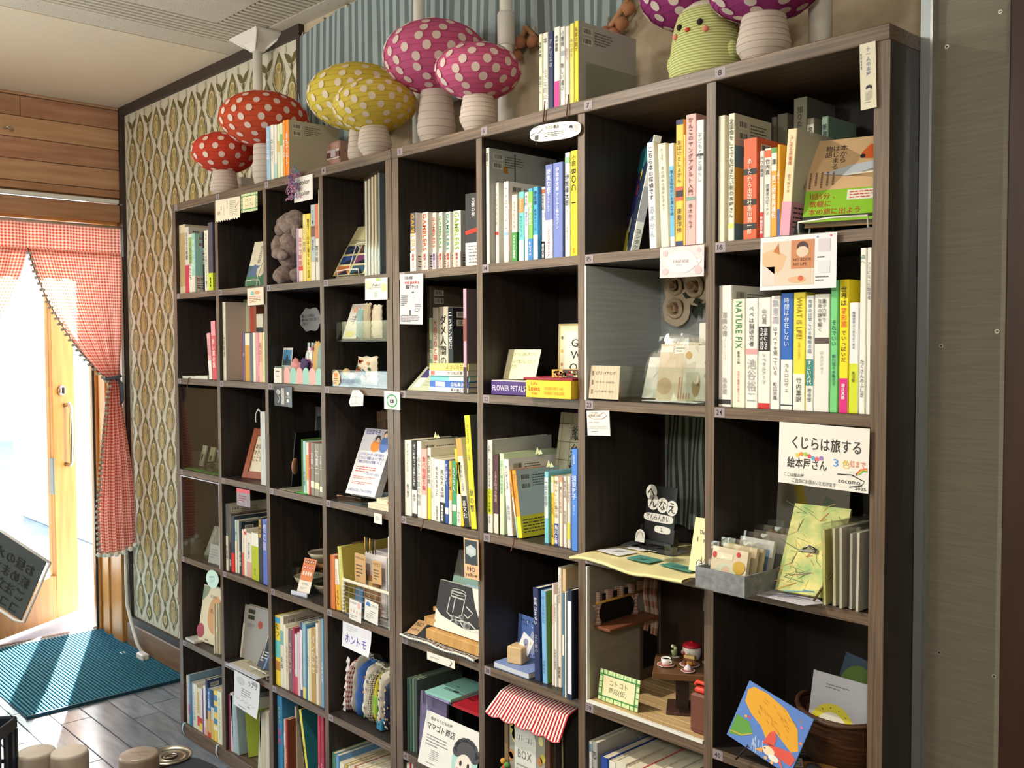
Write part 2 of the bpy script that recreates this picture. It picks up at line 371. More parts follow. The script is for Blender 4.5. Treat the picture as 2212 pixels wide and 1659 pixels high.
# deep reveal and outer frame of the doorway
dj=struct('door_2',MB().box(-1.56,-1.49,.262,.33,0,2.1,jamb_m,.004).box(-1.56,-1.49,-.42,-.325,0,2.1,jamb_m,.004).box(-1.56,-1.49,-.42,.33,2.08,2.14,jamb_m,.004))
MB().box(-1.49,XL-.03,.258,.30,0,2.1,jamb_m,.004).build('door_reveal',dj)
for a,b,c in ((-1.49,-1.44,.246),(-1.40,-1.33,.25),(-1.27,-1.16,.244)): MB().box(a,b,c,.2585,0,1.9,jamb_m,.004).build('door_stop',dj)
MB().box(-1.49,XL-.03,-.46,-.42,0,2.1,jamb_m,.004).build('door_reveal',dj)
MB().box(-1.49,XL-.03,-.42,.26,2.08,2.1,jamb_m,.004).build('door_reveal',dj)
MB().box(-1.462,-1.452,.236,.246,0,1.86,M('2d3338',.4)).build('weather_strip',dj)
# other walls behind the camera
struct('wall_front',MB().box(-1.6,5.2,-4.25,-4.1,-.1,2.5,plaster)); struct('wall_right',MB().box(5.1,5.25,-4.2,.3,-.1,2.5,plaster))
# partition board with metal edge right of the bookcases
linen=noise_mat('linen_board','7d786a','888375',(3,3,70),5,4,.75,.12)
pw=struct('wall_partition',MB().box(2.572,2.701,.112,YW,0,ZC,linen))
MB().box(2.5535,2.5725,.100,YW,0,ZC,M('a9b2b6',.38,.55)).box(2.5695,2.5735,.098,.112,0,ZC,M('d4dadb',.25,.8)).build('metal_edge',pw)
for x,z in ((2.590,1.823),(2.669,1.857),(2.588,1.356),(2.672,1.378),(2.592,.865),(2.676,.848)):
    sc=MB().disc((x,.1115,z),X_,Z_,0,0,.0034,.0034,M('d5d2c4',.35,.6),10); sc.rect((x,.1113,z),X_,Z_,-.0022,.0022,-.0006,.0006,ink('222')); sc.rect((x,.1112,z),X_,Z_,-.0006,.0006,-.0022,.0022,ink('222')); sc.build('screw',pw)
struct('trim_1',MB().box(2.7015,2.86,.06,YW,0,ZC,noise_mat('dark_post','2a1710','38200f',(8,8,1),4,4,.45),.004))
# ---------------------------------------------------------------- door leaf (opened outwards)
hx,hy=-1.5,-.318; ang=math.atan2(.853,-.522)
dr=thing('door','wooden glazed door standing open to the bright street, with long bar handle','door',(hx,hy,.012),ang); LW=.70; HT=2.04
MB().box(0,.13,-.02,.02,0,HT,jamb_m,.003).build('door_stile',dr); MB().box(LW-.155,LW,-.02,.02,0,HT,jamb_m,.003).build('door_stile',dr)
MB().box(.13,LW-.155,-.02,.02,0,.215,jamb_m,.003).build('door_rail',dr); MB().box(.13,LW-.155,-.02,.02,HT-.13,HT,jamb_m,.003).build('door_rail',dr)
MB().box(.13,LW-.155,-.004,.004,.215,HT-.13,glass_mat('door_glass','f4fbfa',.1,.02)).build('glass_pane',dr)
steel=M('b9bcbe',.22,1)
hd=MB().tube([(LW-.075,.02,1.055),(LW-.075,.06,1.06),(LW-.075,.078,1.04),(LW-.075,.08,.9),(LW-.075,.078,.775),(LW-.075,.06,.755),(LW-.075,.02,.76)],.0105,steel,10)
hd2=MB().tube([(LW-.075,-.02,1.055),(LW-.075,-.05,1.06),(LW-.075,-.06,1.04),(LW-.075,-.06,.9),(LW-.075,-.06,.775),(LW-.075,-.05,.755),(LW-.075,-.02,.76)],.0105,steel,10)
hd2.build('door_handle',dr)
lk=MB().tube([(LW-.1,-.02,1.13),(LW-.1,-.034,1.13)],.024,steel,16); lk.box(LW-.104,LW-.096,-.047,-.034,1.113,1.147,steel,.002); lk.build('lock',dr)
MB().box(LW-.164,LW-.154,-.024,.0,.62,.80,M('6f7473',.4,.6),.002).build('strike_plate',dr)
# ---------------------------------------------------------------- outside
conc=noise_mat('concrete','b4b5b2','cfcfca',(1,1,1),6,5,.9,.2)
struct('floor_1',MB().box(-9,-1.56,-8,9,-.12,-.012,noise_mat('porch','8d8f92','a9abad',(1,1,1),5,5,.6,.1)))
lw=MB().box(-5.2,-2.35,.98,1.16,-.012,.56,conc,.01).box(-5.2,-2.35,.96,1.18,.56,.60,M('d6d6d0',.8),.006).build('garden_wall'); tag(lw,'low pale concrete wall outside beyond the open door','wall')
rl=thing('railing','white metal railing outside beyond the open door','railing',(-5.6,-1,0)); wht=M('eceeee',.5)
for z in (.25,.95): MB().box(0,.04,-3.5,3,z,z+.05,wht).build('rail',rl)
for i in range(14): MB().box(.008,.032,-3.4+.48*i,-3.37+.48*i,.0,.95,wht).build('baluster',rl)
hs=thing('building','pale house across the street seen through the doorway','building',(-12.5,2,0))
MB().box(-3,0,-6,6,-.1,5,M('f2f1ec',.9)).build('wall',hs)
for i in range(4):
    f_=MB().box(0,.03,-4.6+2.6*i,-3.4+2.6*i,1.1,2.4,M('d9dcdc',.5)).build('window_frame',hs); MB().box(.03,.04,-4.52+2.6*i,-3.48+2.6*i,1.18,2.32,M('b9c2c6',.2)).build('pane',f_)
MB().box(-3.3,.5,-6.3,6.3,5,5.2,M('7a7f86',.8)).build('roof',hs)
struct('floor_2',MB().box(-40,-9,-30,30,-.2,-.05,M('b2b2ae',.9)))
# ---------------------------------------------------------------- door mat, cable
mt=thing('door_mat','blue green ribbed door mat with sun patches in front of the doorway','mat',(-1.0,-.043,0)); mm=noise_mat('mat_pile','175266','2c7286',(3,1,1),40,3,.95,.3)
MB().box(-.49,.49,-.313,.313,0,.006,M('0e4558',.9),.002).build('mat_backing',mt)
rb=MB()
for i in range(44): y=-.306+.014*i; rb.box(-.482,.482,y,y+.0085,.006,.0125,mm,.002)
o=rb.build('mat_ribs',mt); o['kind']='stuff'
e=MB().box(-.49,-.482,-.313,.313,.006,.012,M('123c4c',.8)).box(.482,.49,-.313,.313,.006,.012,M('123c4c',.8)); e.build('mat_border',mt)
cv=MB(); wc=M('d9d8d0',.5)
cv.box(XL-.002,XL+.012,-4,.252,1.992,2.010,wc,.003); cv.build('cable_duct',wl)
cb=thing('power_cable','white cable duct and cord running down the corner to a socket block on the floor','cable',(-1.1,.25,0))
MB().box(-.029,-.008,-.004,.0075,.42,1.76,wc,.002).build('duct',cb)
MB().tube([(-.018,0,.43),(-.018,-.001,.3),(-.0,-.006,.2),(.07,-.015,.13),(.15,-.022,.055),(.20,-.02,.025)],.008,wc,8).build('cord',cb)
MB().box(.19,.255,-.045,-.012,.0,.034,M('e6e4da',.4),.005).box(.252,.256,-.036,-.034,.012,.022,ink('444')).build('socket_block',cb)
sp_=MB().ball((0,0,.006),.02,M('f2f2ee',.7),8,5,1,.7,.3).build('paper_scrap'); sp_.location=(-1.02,.19,.0); tag(sp_,'small crumpled white paper scrap beside the mat near the cord','paper')

for i,(x,y,z,e) in enumerate(FILL_LAMPS):  # cords and holders of the added fill lamps, out of view
    g=thing('fill_lamp','added unseen fill lamp hanging from the ceiling behind the viewer, '+('nearest the door','middle one','farthest from the door')[i],'lamp',(x,y,0),group='added fill lamps')
    MB().tube([(0,0,z+.12),(0,0,ZC)],.004,M('333333',.5),6).build('cord',g); MB().lathe([(.02,z+.112),(.035,z+.118),(.03,z+.15),(.006,z+.155)],M('8a8a86',.3,.8),20).build('holder',g)
st_m=thing('ceiling_spot','small white ceiling spot lamp above the middle of the room','lamp',(SPOT.x,SPOT.y,0)); MB().lathe([(.05,ZC-.004),(.055,ZC)],M('e6e4de',.4),20).tube([(0,0,ZC-.004),(0,0,SPOT.z+.04)],.008,M('e6e4de',.4),8).build('mount',st_m); MB().lathe([(.034,SPOT.z+.012),(.036,SPOT.z+.012),(.034,SPOT.z+.06),(.02,SPOT.z+.075),(.001,SPOT.z+.075)],M('e6e4de',.4),20).build('lamp_head',st_m)
# ================================================================ the two bookcases
CX=[0.025, 0.33597, 0.64694, 0.95791, 1.30287, 1.61384, 1.92481, 2.23578]; CW=.29197; ZB=[1.82, 1.5205, 1.2298, 0.9173, 0.6145, 0.32, 0.024]; FL=[1.845, 1.5394999999999999, 1.2488, 0.9363, 0.6335000000000001, 0.339, 0.043]
def shelfwood_lit(name,scale):
    m=noise_mat(name,'4b3d31','7e6853',scale,4,5,.42,.35,spec=.45,ramp=(.32,.72),bdist=.0012); return m  # lit copy of the laminate: front edges coloured lighter, as if catching the light
def shelfwood_shaded(name,scale): return noise_mat(name,'292421','3b342f',scale,4,5,.42,.35,spec=.4,ramp=(.32,.72),bdist=.0012)  # shaded copy of the same laminate, the cells' shade put into its colour
wd_x=shelfwood_lit('shelf_wood_along_lit',(1.5,30,60)); wd_z=shelfwood_lit('shelf_wood_upright_lit',(60,30,1.5)); wd_in=noise_mat('shelf_wood_inside_shaded','231f1d','2f2a27',(40,2,40),4,4,.5,.1,spec=.4)  # inside wood is darkened too, painting in the shade of the cells
wd_d=shelfwood_shaded('shelf_wood_side_shaded',(60,30,1.5)); wd_h=shelfwood_shaded('shelf_wood_flat_shaded',(1.5,30,60)); stick=M('94888c',.45)
def bookcase(x0,cols,label):
    b=thing('bookcase',label,'bookcase',(x0,0,0),group='dark wood bookcases along the wall'); Wd=2*.025+4*CW+3*.019
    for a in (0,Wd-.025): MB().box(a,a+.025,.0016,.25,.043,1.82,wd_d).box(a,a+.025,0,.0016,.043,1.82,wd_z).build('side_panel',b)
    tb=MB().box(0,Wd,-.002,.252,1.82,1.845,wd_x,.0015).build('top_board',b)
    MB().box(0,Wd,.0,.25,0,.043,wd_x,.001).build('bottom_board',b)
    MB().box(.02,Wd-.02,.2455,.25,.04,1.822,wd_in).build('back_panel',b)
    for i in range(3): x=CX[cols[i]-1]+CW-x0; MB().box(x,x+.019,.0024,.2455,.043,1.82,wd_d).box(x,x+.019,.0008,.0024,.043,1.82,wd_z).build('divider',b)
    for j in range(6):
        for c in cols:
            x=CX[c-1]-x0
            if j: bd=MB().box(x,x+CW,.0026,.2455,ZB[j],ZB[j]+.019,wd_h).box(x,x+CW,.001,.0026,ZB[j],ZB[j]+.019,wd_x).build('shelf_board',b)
            else: bd=tb
            s=MB(); zc=ZB[j]+(.0125 if j==0 else .0095); yf=-.0026 if j==0 else .0004
            s.box(x+.001,x+.0225,yf,yf+.0005,zc-.0085,zc+.0085,stick)
            s.text(str(8*j+c),'h',(x+.005,yf-.0003,zc+.006),X_,Z_,.013,.012,ink('1d1a1c')); s.build('number_sticker',bd)
    return b
bookcase(0,(1,2,3,4),'dark wood bookcase of four columns standing against the tulip wallpaper')
bookcase(1.27787,(5,6,7,8),'dark wood bookcase of four columns beside the grey partition board')
# ================================================================ books standing in rows
PAGE=M('e6dcc2',.9)
def book(name,label,group,x,y,z,t,h,d,lean,col,prints,cat='book',seed=1,rz=0,rot=None,hard=False):
    root=thing(name,label,cat,(x,y,z+.0005+(t*sin(lean) if lean>0 else 0)),0,group,rot or (0,lean,rz))
    cv=MB(); cm=M(col,.5); c=min(.0012,t*.2); e=min(.0012,t*.2); pr=[p.split(':') for p in prints.split('|') if p]
    side=cm
    for p in pr:
        if p[0]=='c': side=M(p[1],.5)
    out=[(0,d),(0,e),(e,0),(t-e,0),(t,e),(t,d)]; inn=[(t-c,d),(t-c,c+e*.3),(c,c+e*.3),(c,d)]; poly=out+inn; n=len(poly)
    V=[(a,b_,0) for a,b_ in poly]+[(a,b_,h) for a,b_ in poly]
    F=[(i,(i+1)%n,n+(i+1)%n,n+i) for i in range(n)]
    caps=[(0,1,8,9),(1,2,3,4,7,8),(4,5,6,7)]
    cv.add(V,[f for i,f in enumerate(F) if i!=4]+[q for q in caps]+[tuple(n+i for i in reversed(q)) for q in caps],cm); cv.add(V,[F[4]],side)
    k=.00025
    for p in pr:
        if p[0]=='b': cv.box(e*.5,t-e*.5,-k,0,h*(1-float(p[3])),h*(1-float(p[2])),M(p[1],.5)); k+=.00012
    for p in pr:
        if p[0] in 'vr':
            v0,v1=float(p[2]),float(p[3]); cv.text(p[4],p[0],(t*.12,-k-.0008,h*(1-v0)),X_,Z_,t*.76,h*(v1-v0),ink(p[1]))
        elif p[0]=='k': cv.rect((t+.0003,0,0),Y_,Z_,d*float(p[2]),d*float(p[3]),h*(1-float(p[5])),h*(1-float(p[4])),M(p[1],.5))
        elif p[0]=='bc':
            for q in (0,1): cv.rect((t+.0002,0,0),Y_,Z_,.012,.042,h-.024-.02*q,h-.010-.02*q,M('d8d6ca',.6)); cv.barcode((t+.0004,.015,h-.0115-.02*q),Y_,Z_,.024,.010,ink('2a2a2a'),seed+q)
            cv.lines((t+.0004,.048,h-.012),Y_,Z_,max(.02,min(.06,d-.06)),.028,5,ink('55554f'),seed=seed)
    cv.build('cover',root)
    MB().box(c,t-c,c+.0012,d-.0015,.0015,h-.0018,PAGE).build('page_block',root)
    for p in pr:
        if p[0]=='o':
            q=.0005; z0=h*(1-float(p[3]))+.0003; z1=h*(1-float(p[2])); m_=M(p[1],.45)
            O=MB().box(-q*.6,t+q*.6,-q-.0003,-.0001,z0,z1,m_).box(t+.0001,t+q,-.0003,d-.002,z0,z1,m_)
            for p2 in pr:
                if p2[0] in 'vr' and float(p2[2])>=float(p[2])-.01: O.text(p2[4],p2[0],(t*.12,-q-.0012,h*(1-float(p2[2]))),X_,Z_,t*.76,h*(float(p2[3])-float(p2[2])),ink(p2[1]))
            O.lines((t+q+.0003,.006,z1-.006),Y_,Z_,d*.75,(z1-z0)*.7,5,ink('4a4540'),seed=seed)
            O.build('paper_band',root)
    return root
for an,gr,row in [
('in the top cell of the leftmost column','books in the top left cell',[
(0.0258,0.0454,0.2331,0.012,1.5395,0.21,0.0,'cfbf9f','thick cream slipcased book','b:b59a6c:.12:.9'),
(0.0716,0.0277,0.2221,0.012,1.5395,0.2,0.0,'d8cfc4','grey book with red band on spine','o:c8304c:.58:1|v:444:.08:.5:ひとりの時間|bc'),
(0.0997,0.0236,0.1953,0.012,1.5395,0.15,0.0,'e9e4d0','thin white book with green lettering','b:9dbb62:.05:.5|v:666:.1:.8:いきものたち'),
(0.1237,0.0222,0.1966,0.012,1.5395,0.15,0.0,'9fd0c6','teal book with red striped band','o:e4dcd0:.72:1|v:fff:.1:.6:海のかたち|bc'),
(0.144,0.0208,0.1989,0.0394,1.5395,0.15,0.0,'262a33','slim black book','v:ccc:.2:.6:夜の本'),
(0.2162,0.0266,0.1987,0.012,1.5395,0.15,0.0,'ece4cf','white book with black lettering','v:333:.05:.95:マイノリティの彼方に立って闘う'),
(0.2432,0.0324,0.2209,0.012,1.5395,0.15,0.0,'4a4654','tall charcoal book with lime yellow band','o:cfe030:.74:1|v:222:.8:.95:新刊本'),
]),
('beside the grey plush toy','books beside the grey plush toy',[
(0.785,0.0099,0.1548,0.02,1.5395,0.14,0.0,'b79ac0','thin lilac book',''),
(0.7968,0.0215,0.153,0.02,1.5395,0.14,0.0,'f0d9c2','pale pink book with red mark','v:c55:.15:.7:おやつ時間|b:d8402c:.7:.78'),
(0.8201,0.0169,0.1914,0.02,1.5395,0.14,0.0,'f0dc84','pale yellow book','v:997:.1:.6:くらしの歌'),
(0.8422,0.0224,0.1905,0.018,1.5395,0.14,0.0,'f3d84a','yellow book with bold black lettering','v:222:.08:.95:現金でこれ以上損をしない方法'),
(0.8698,0.0221,0.2121,0.016,1.5395,0.14,0.0,'b9c2c8','blue grey book with house drawing on spine','v:345:.06:.3:ひとり暮し|b:7d5a50:.28:.42|v:345:.45:.6:あかあ|b:e8e0d0:.75:1'),
(0.8969,0.0163,0.2119,0.014,1.5395,0.14,0.0,'e9e2d2','white book with orange upper half','b:e07a4a:.0:.45|v:555:.5:.8:旅の絵'),
(0.9168,0.003,0.2492,0.012,1.5395,0.14,0.0,'f6f2e6','very thin tall white booklet',''),
]),
('in second cell of the leftmost column','pink books in the leftmost column',[
(0.2373,0.0226,0.1525,0.012,1.2488,0.13,-0.1048,'e7a9ad','leaning pale pink book','b:efe6da:.6:1|v:966:.1:.5:さくらの'),
(0.2624,0.0301,0.1913,0.012,1.2488,0.13,-0.045,'d9545c','leaning red and pink book','b:ef9aa4:.0:.25|v:fff:.3:.8:赤い実の話'),
]),
('in second column second row','books in the second column second row',[
(0.3368,0.0199,0.2503,0.012,1.2488,0.2,0.0,'ddd6c4','tall grey book with its cover turned outward','v:655:.3:.8:しらゆき|c:cdc5b5'),
(0.4488,0.0066,0.1526,0.02,1.2488,0.13,0.0,'9a3f5c','very thin crimson book',''),
(0.472,0.0109,0.1523,0.012,1.2488,0.13,0.0,'5b688a','thin slate blue book','v:ddd:.2:.7:港'),
(0.4849,0.0288,0.1497,0.012,1.2488,0.13,0.0,'e9dfc4','white book with ochre lower spine','b:d2982c:.24:1'),
(0.5157,0.0182,0.151,0.012,1.2488,0.13,0.0,'cfcabc','light grey book with dark stripe','b:555f70:.0:1'),
(0.536,0.0147,0.1507,0.012,1.2488,0.13,0.0,'eee6d2','slim cream book',''),
(0.5519,0.0179,0.1506,0.012,1.2488,0.13,0.0,'e0999a','rose pink book',''),
(0.5718,0.0218,0.1503,0.012,1.2488,0.13,0.0,'efb9a8','salmon pink book','v:b66:.2:.6:花の日'),
(0.5948,0.0135,0.1517,0.012,1.2488,0.13,0.0,'dde39a','thin pale lime booklet',''),
]),
('behind the pink book row','books in the back row of the second column',[
(0.3369,0.0241,0.261,0.085,1.2488,0.1,0.0,'d8d2b4','pale book standing on books behind','v:876:.1:.7:森の暮し'),
(0.3632,0.0157,0.2384,0.085,1.2488,0.1,0.0,'b9b39a','greenish grey slim book standing behind',''),
(0.3811,0.0138,0.2357,0.085,1.2488,0.1,0.0,'d6523c','orange red book standing behind','v:eee:.2:.7:料理本'),
(0.3971,0.0243,0.2373,0.085,1.2488,0.1,0.0,'a8604e','brown red book standing behind',''),
(0.4226,0.0421,0.2114,0.085,1.2488,0.1,0.0,'ddd5bf','cream book with black emblem standing behind','b:333:.2:.35'),
]),
('in the third column','books in the third column third row',[
(0.8103,0.0086,0.1555,0.012,0.9363,0.17,0.0,'4d7a34','thin tall green book',''),
(0.8199,0.0155,0.1507,0.012,0.9363,0.13,0.0,'a9cfd0','pale blue book','v:689:.5:.9:水の音'),
(0.8371,0.0122,0.1483,0.012,0.9363,0.13,0.0,'e9e0c6','white book with orange middle','b:e59a2c:.24:.72'),
(0.851,0.0084,0.1483,0.012,0.9363,0.13,0.0,'b8322c','slim red book','v:f3d070:.2:.8:市'),
(0.8604,0.0189,0.1479,0.012,0.9363,0.13,0.0,'8b8578','grey brown book of the trio nearest the red one','v:ddd:.1:.6:文庫一|b:f0ead8:.72:.85'),
(0.881,0.0254,0.1478,0.012,0.9363,0.13,0.0,'948d7d','grey brown book with cream label in the middle of the trio','v:ddd:.1:.6:文庫二|b:efe5b8:.74:.86'),
(0.908,0.0142,0.1491,0.012,0.9363,0.13,0.0,'878174','grey brown book of the trio by the shelf post','v:ddd:.1:.6:文庫三|b:f0ead8:.8:.9'),
]),
('in second column under the red card','books in the second column fourth row',[
(0.3368,0.0162,0.2172,0.012,0.6335,0.19,0.0,'59656a','tall slate book with cream lower spine','b:e6dcc4:.48:1|v:333:.55:.9:仕事場|c:bfb8a4|bc'),
(0.3534,0.0125,0.1856,0.016,0.6335,0.14,0.0,'6d5a58','thin maroon grey book','b:3a2f33:.5:1|v:eee:.75:.95:台所'),
(0.3674,0.0198,0.1813,0.016,0.6335,0.19,0.0,'33404c','dark blue book with red lower band','o:d8342c:.66:1'),
(0.3876,0.0126,0.1697,0.018,0.6335,0.14,0.0,'b9d0cc','pale teal and cream book','v:567:.1:.4:雨|b:f0e6ce:.4:1'),
(0.4006,0.0091,0.1694,0.02,0.6335,0.14,0.0,'e8e0cc','thin white book',''),
(0.415,0.0168,0.1671,0.018,0.6335,0.19,0.0,'27303a','black book with barcode back','v:ddd:.5:.9:冬の旅|bc'),
(0.4331,0.0136,0.1459,0.018,0.6335,0.14,0.0,'e3cfbb','cream book with orange foot','b:d8623c:.5:1'),
(0.4481,0.015,0.1492,0.018,0.6335,0.14,0.0,'efe6da','slim white book with red dot','b:d0483c:.05:.12'),
(0.4644,0.0316,0.1404,0.018,0.6335,0.14,0.0,'e9e1d3','white book with pink foot','b:dba79a:.65:1|v:777:.2:.6:犬と暮す'),
(0.504,0.0443,0.1474,0.014,0.6335,0.14,0.0,'b4c02c','lime green paperback with white top','b:f0ecdc:.0:.28|v:562:.75:.9:中公'),
(0.5521,0.0259,0.2018,0.012,0.6335,0.17,0.0,'2f333a','black book with big yellow lettering','v:f0c040:.03:.32:怪物の書'),
(0.5823,0.0284,0.1989,0.01,0.6335,0.17,0.0,'5d6ec0','violet blue book with pale lettering','v:dde:.05:.5:怪の国'),
]),
('in the bottom cell of the leftmost column','picture books in the bottom left cell',[
(0.0258,0.015,0.1691,0.01,0.043,0.19,0.0,'d9cfbc','pale tan picture book at the end','v:876:.1:.4:ABC'),
(0.0412,0.0121,0.1755,0.01,0.043,0.23,0.0,'7f9fb4','blue grey picture book','b:a05a8a:.6:.8'),
(0.0537,0.0162,0.1529,0.01,0.043,0.19,0.0,'4d6f94','deep blue picture book','b:3a78a4:.6:1'),
(0.0707,0.0093,0.1533,0.01,0.043,0.19,0.0,'b6c4c6','thin pale blue picture book',''),
(0.0804,0.0179,0.1538,0.01,0.043,0.19,0.0,'e8e6dc','white picture book with tiny green dots','v:7a9:.1:.9:どうぶつの音'),
(0.0989,0.0109,0.1547,0.01,0.043,0.19,0.0,'d9d9c8','grey green thin picture book',''),
(0.1102,0.0152,0.1472,0.01,0.043,0.19,0.0,'e6d9b0','cream book with red foot','b:d0b060:.1:.6|b:d8433c:.66:.9'),
(0.1258,0.0229,0.1495,0.01,0.043,0.19,0.0,'dcd8d4','white book with red and yellow foot','b:d8433c:.68:.8|b:efd050:.8:.95'),
(0.1491,0.008,0.1539,0.01,0.043,0.19,0.0,'6a5590','thin purple picture book',''),
(0.1576,0.0163,0.1669,0.01,0.043,0.19,0.0,'e9e2da','white picture book with pink foot','b:e8b0b8:.85:1'),
(0.1745,0.0143,0.1906,0.01,0.043,0.2,0.0,'33456c','navy picture book with barcode back','b:d9b08a:.7:1|bc'),
(0.1897,0.0229,0.1655,0.01,0.043,0.19,0.0,'3d74b8','bright blue picture book with tan foot','b:d8ae6c:.45:.9|b:d84a3c:.9:1|v:fff:.05:.4:ぼくの電車'),
(0.213,0.0227,0.1679,0.01,0.043,0.19,0.0,'cfd2c6','pale grey picture book with navy top','b:2f4a70:.0:.35|b:d8b860:.6:1'),
(0.2361,0.024,0.1712,0.01,0.043,0.19,0.0,'f0cf58','yellow and blue patterned picture book','b:4d8ac0:.08:.2|b:4d8ac0:.3:.42|b:4d8ac0:.55:.66|b:f3efe0:.7:.78'),
(0.2605,0.0313,0.1752,0.01,0.043,0.19,0.0,'e6e6cc','cream green picture book by the post','v:8a8:.1:.9:のはらのなかまたち'),
]),
('in third column fifth row','picture books in the third column fifth row',[
(0.6477,0.0287,0.2106,0.012,0.339,0.2,0.0,'ecd044','bright yellow picture book with blue emblem','b:4aa0cc:.02:.1|b:66c0c0:.35:.6|b:b8824a:.65:.78|v:654:.1:.3:なつ'),
(0.6768,0.0199,0.2146,0.012,0.339,0.2,0.0,'e2dbc6','white picture book with teal drawings','b:7fb0a8:.2:.4|v:666:.5:.8:まる|c:b9b09c|bc'),
(0.6973,0.0111,0.1924,0.012,0.339,0.2,0.0,'efe9d8','slim white picture book',''),
(0.7094,0.0139,0.1859,0.012,0.339,0.2,0.0,'d9ceb6','beige picture book','v:765:.1:.9:もりのおふろ'),
(0.7242,0.0222,0.1856,0.012,0.339,0.2,0.0,'7a5a5e','plum brown picture book','v:e8c8c0:.2:.7:ちいさないす'),
(0.7468,0.0122,0.1943,0.012,0.339,0.2,0.0,'b03a58','crimson picture book',''),
(0.76,0.0149,0.1773,0.012,0.339,0.2,0.0,'cfd2d4','pale blue spined picture book with red foot','b:c8455a:.7:1'),
(0.7757,0.0134,0.1864,0.012,0.339,0.2,0.0,'ddb9c0','pink picture book with white dots',''),
(0.7899,0.0133,0.2195,0.012,0.339,0.2,0.0,'46507e','navy wavy edged picture book','b:e6e0e8:.1:.9'),
(0.8041,0.0172,0.2198,0.012,0.339,0.2,0.0,'8fb2bc','light blue picture book','b:e0d070:.85:1'),
(0.8219,0.0077,0.213,0.012,0.339,0.2,0.0,'3d78ac','thin mid blue picture book',''),
(0.8308,0.009,0.2079,0.012,0.339,0.2,0.0,'e9e4c4','cream picture book','v:564:.1:.8:おはよう'),
(0.8409,0.0102,0.212,0.012,0.339,0.2,0.0,'dcd6b0','pale khaki picture book',''),
(0.8521,0.0232,0.2163,0.012,0.339,0.2,0.0,'b8945a','tan picture book','v:eed:.1:.6:パンのみせ'),
(0.8757,0.0139,0.2339,0.012,0.339,0.2,0.0,'dcd8c6','grey white picture book','v:754:.1:.9:ゆきのひ'),
(0.8904,0.0125,0.2477,0.012,0.339,0.2,0.0,'b59a80','brown striped picture book',''),
(0.9038,0.0124,0.2524,0.012,0.339,0.2,0.0,'6fa4c4','sky blue picture book by the post','v:eef:.3:.9:うみのいろ'),
]),
('in the bottom cell of third column','picture books in the third column bottom row',[
(0.6477,0.029,0.2633,0.015,0.043,0.2,0.0,'3f86b8','tall blue picture book with yellow letters','v:ecd94e:.12:.32:OURS|v:dd5a78:.35:.6:あめ'),
(0.6837,0.0097,0.1983,0.016,0.043,0.2,0.0,'d6c3a0','cream edged picture book','b:ddd:.2:.4'),
(0.6947,0.0097,0.1997,0.016,0.043,0.2,0.0,'b3303c','red picture book with white writing','v:fff:.2:.9:クリスマス|c:8a4c30'),
(0.7004,0.0096,0.2329,0.045,0.043,0.198,-0.0122,'cfc0a4','leaning thin beige picture book',''),
(0.8055,0.0089,0.2607,0.02,0.043,0.2,-0.1997,'26302f','leaning black picture book with yellow letters','v:e9cf4a:.3:.9:きょうりゅう'),
(0.8183,0.0115,0.2542,0.02,0.043,0.2,-0.2098,'e9d95a','leaning yellow picture book with teal cover','v:333:.1:.8:ほし|c:1f6f78'),
(0.8677,0.0127,0.2645,0.02,0.043,0.2,0.0,'c8405a','crimson red picture book near the post','v:ecc:.4:.9:おうさま'),
(0.8931,0.0164,0.27,0.014,0.043,0.2,0.0,'a83a50','dark red picture book by the post','v:ecc:.4:.9:とりとねこ'),
]),
('in fifth column top cell','black comic paperbacks',[
(1.3353,0.0217,0.1424,0.012,1.5395,0.15,0.0,'dcdcd8','black and white comic with yellow title letters','b:4a4e52:.0:.66|b:eeece4:.35:.66|r:e8a020:.02:.66:GAMBLERS|o:e9e5da:.68:1|v:d0605a:.7:.95:賭博シリ'),
(1.3575,0.0229,0.1428,0.0303,1.5395,0.15,0.0,'e9e6dc','comic with orange red title letters','r:e0622c:.02:.66:GAMBLERS|o:e9e5da:.68:1|v:d0605a:.7:.95:賭博シリ'),
(1.381,0.0132,0.1417,0.0442,1.5395,0.15,0.0,'e9e6dc','comic with red orange title on narrow spine','r:d8542c:.02:.66:GAMBLERS|o:ddd9e0:.68:1|v:8a70a8:.7:.95:賭博シリ'),
(1.3948,0.0141,0.1416,0.0523,1.5395,0.15,0.0,'e4e8dc','comic with green and orange title letters','r:5aa04a:.02:.66:GAMBLERS|o:e6dcd0:.68:1|v:d0605a:.7:.95:賭博シリ'),
(1.4095,0.016,0.1421,0.063,1.5395,0.15,0.0,'e4e8e0','comic with green and red title letters','r:4a9a8a:.02:.66:GAMBLERS|o:e6dcd0:.68:1|v:d0605a:.7:.95:賭博シリ'),
(1.4261,0.0279,0.1435,0.0721,1.5395,0.15,0.0,'e6e6de','comic with lime green title letters','r:8ab030:.02:.66:GAMBLERS|o:e6dcd0:.68:1|v:d0605a:.7:.95:賭博シリ'),
]),
('on the board marked 14','books on the board marked 14',[
(1.6146,0.0103,0.258,0.012,1.5395,0.215,0.0,'eceadf','tall thin white magazine with dark leaf print back','v:555:.04:.16:国語2|c:aeb2ac|bc|k:6a5a64:.36:.38:.02:.5|k:7a9a5a:.24:.36:.42:.46|k:b8843c:.2:.27:.14:.2|k:5a6a4a:.3:.36:.36:.44|k:b86a3c:.12:.18:.6:.66'),
(1.6253,0.0108,0.1819,0.03,1.5395,0.14,0.0,'eeebe0','white book with pale lettering','v:aaa:.06:.6:アイネクライネ|r:444:.0:.04:NXZ|b:d0503c:.6:.64'),
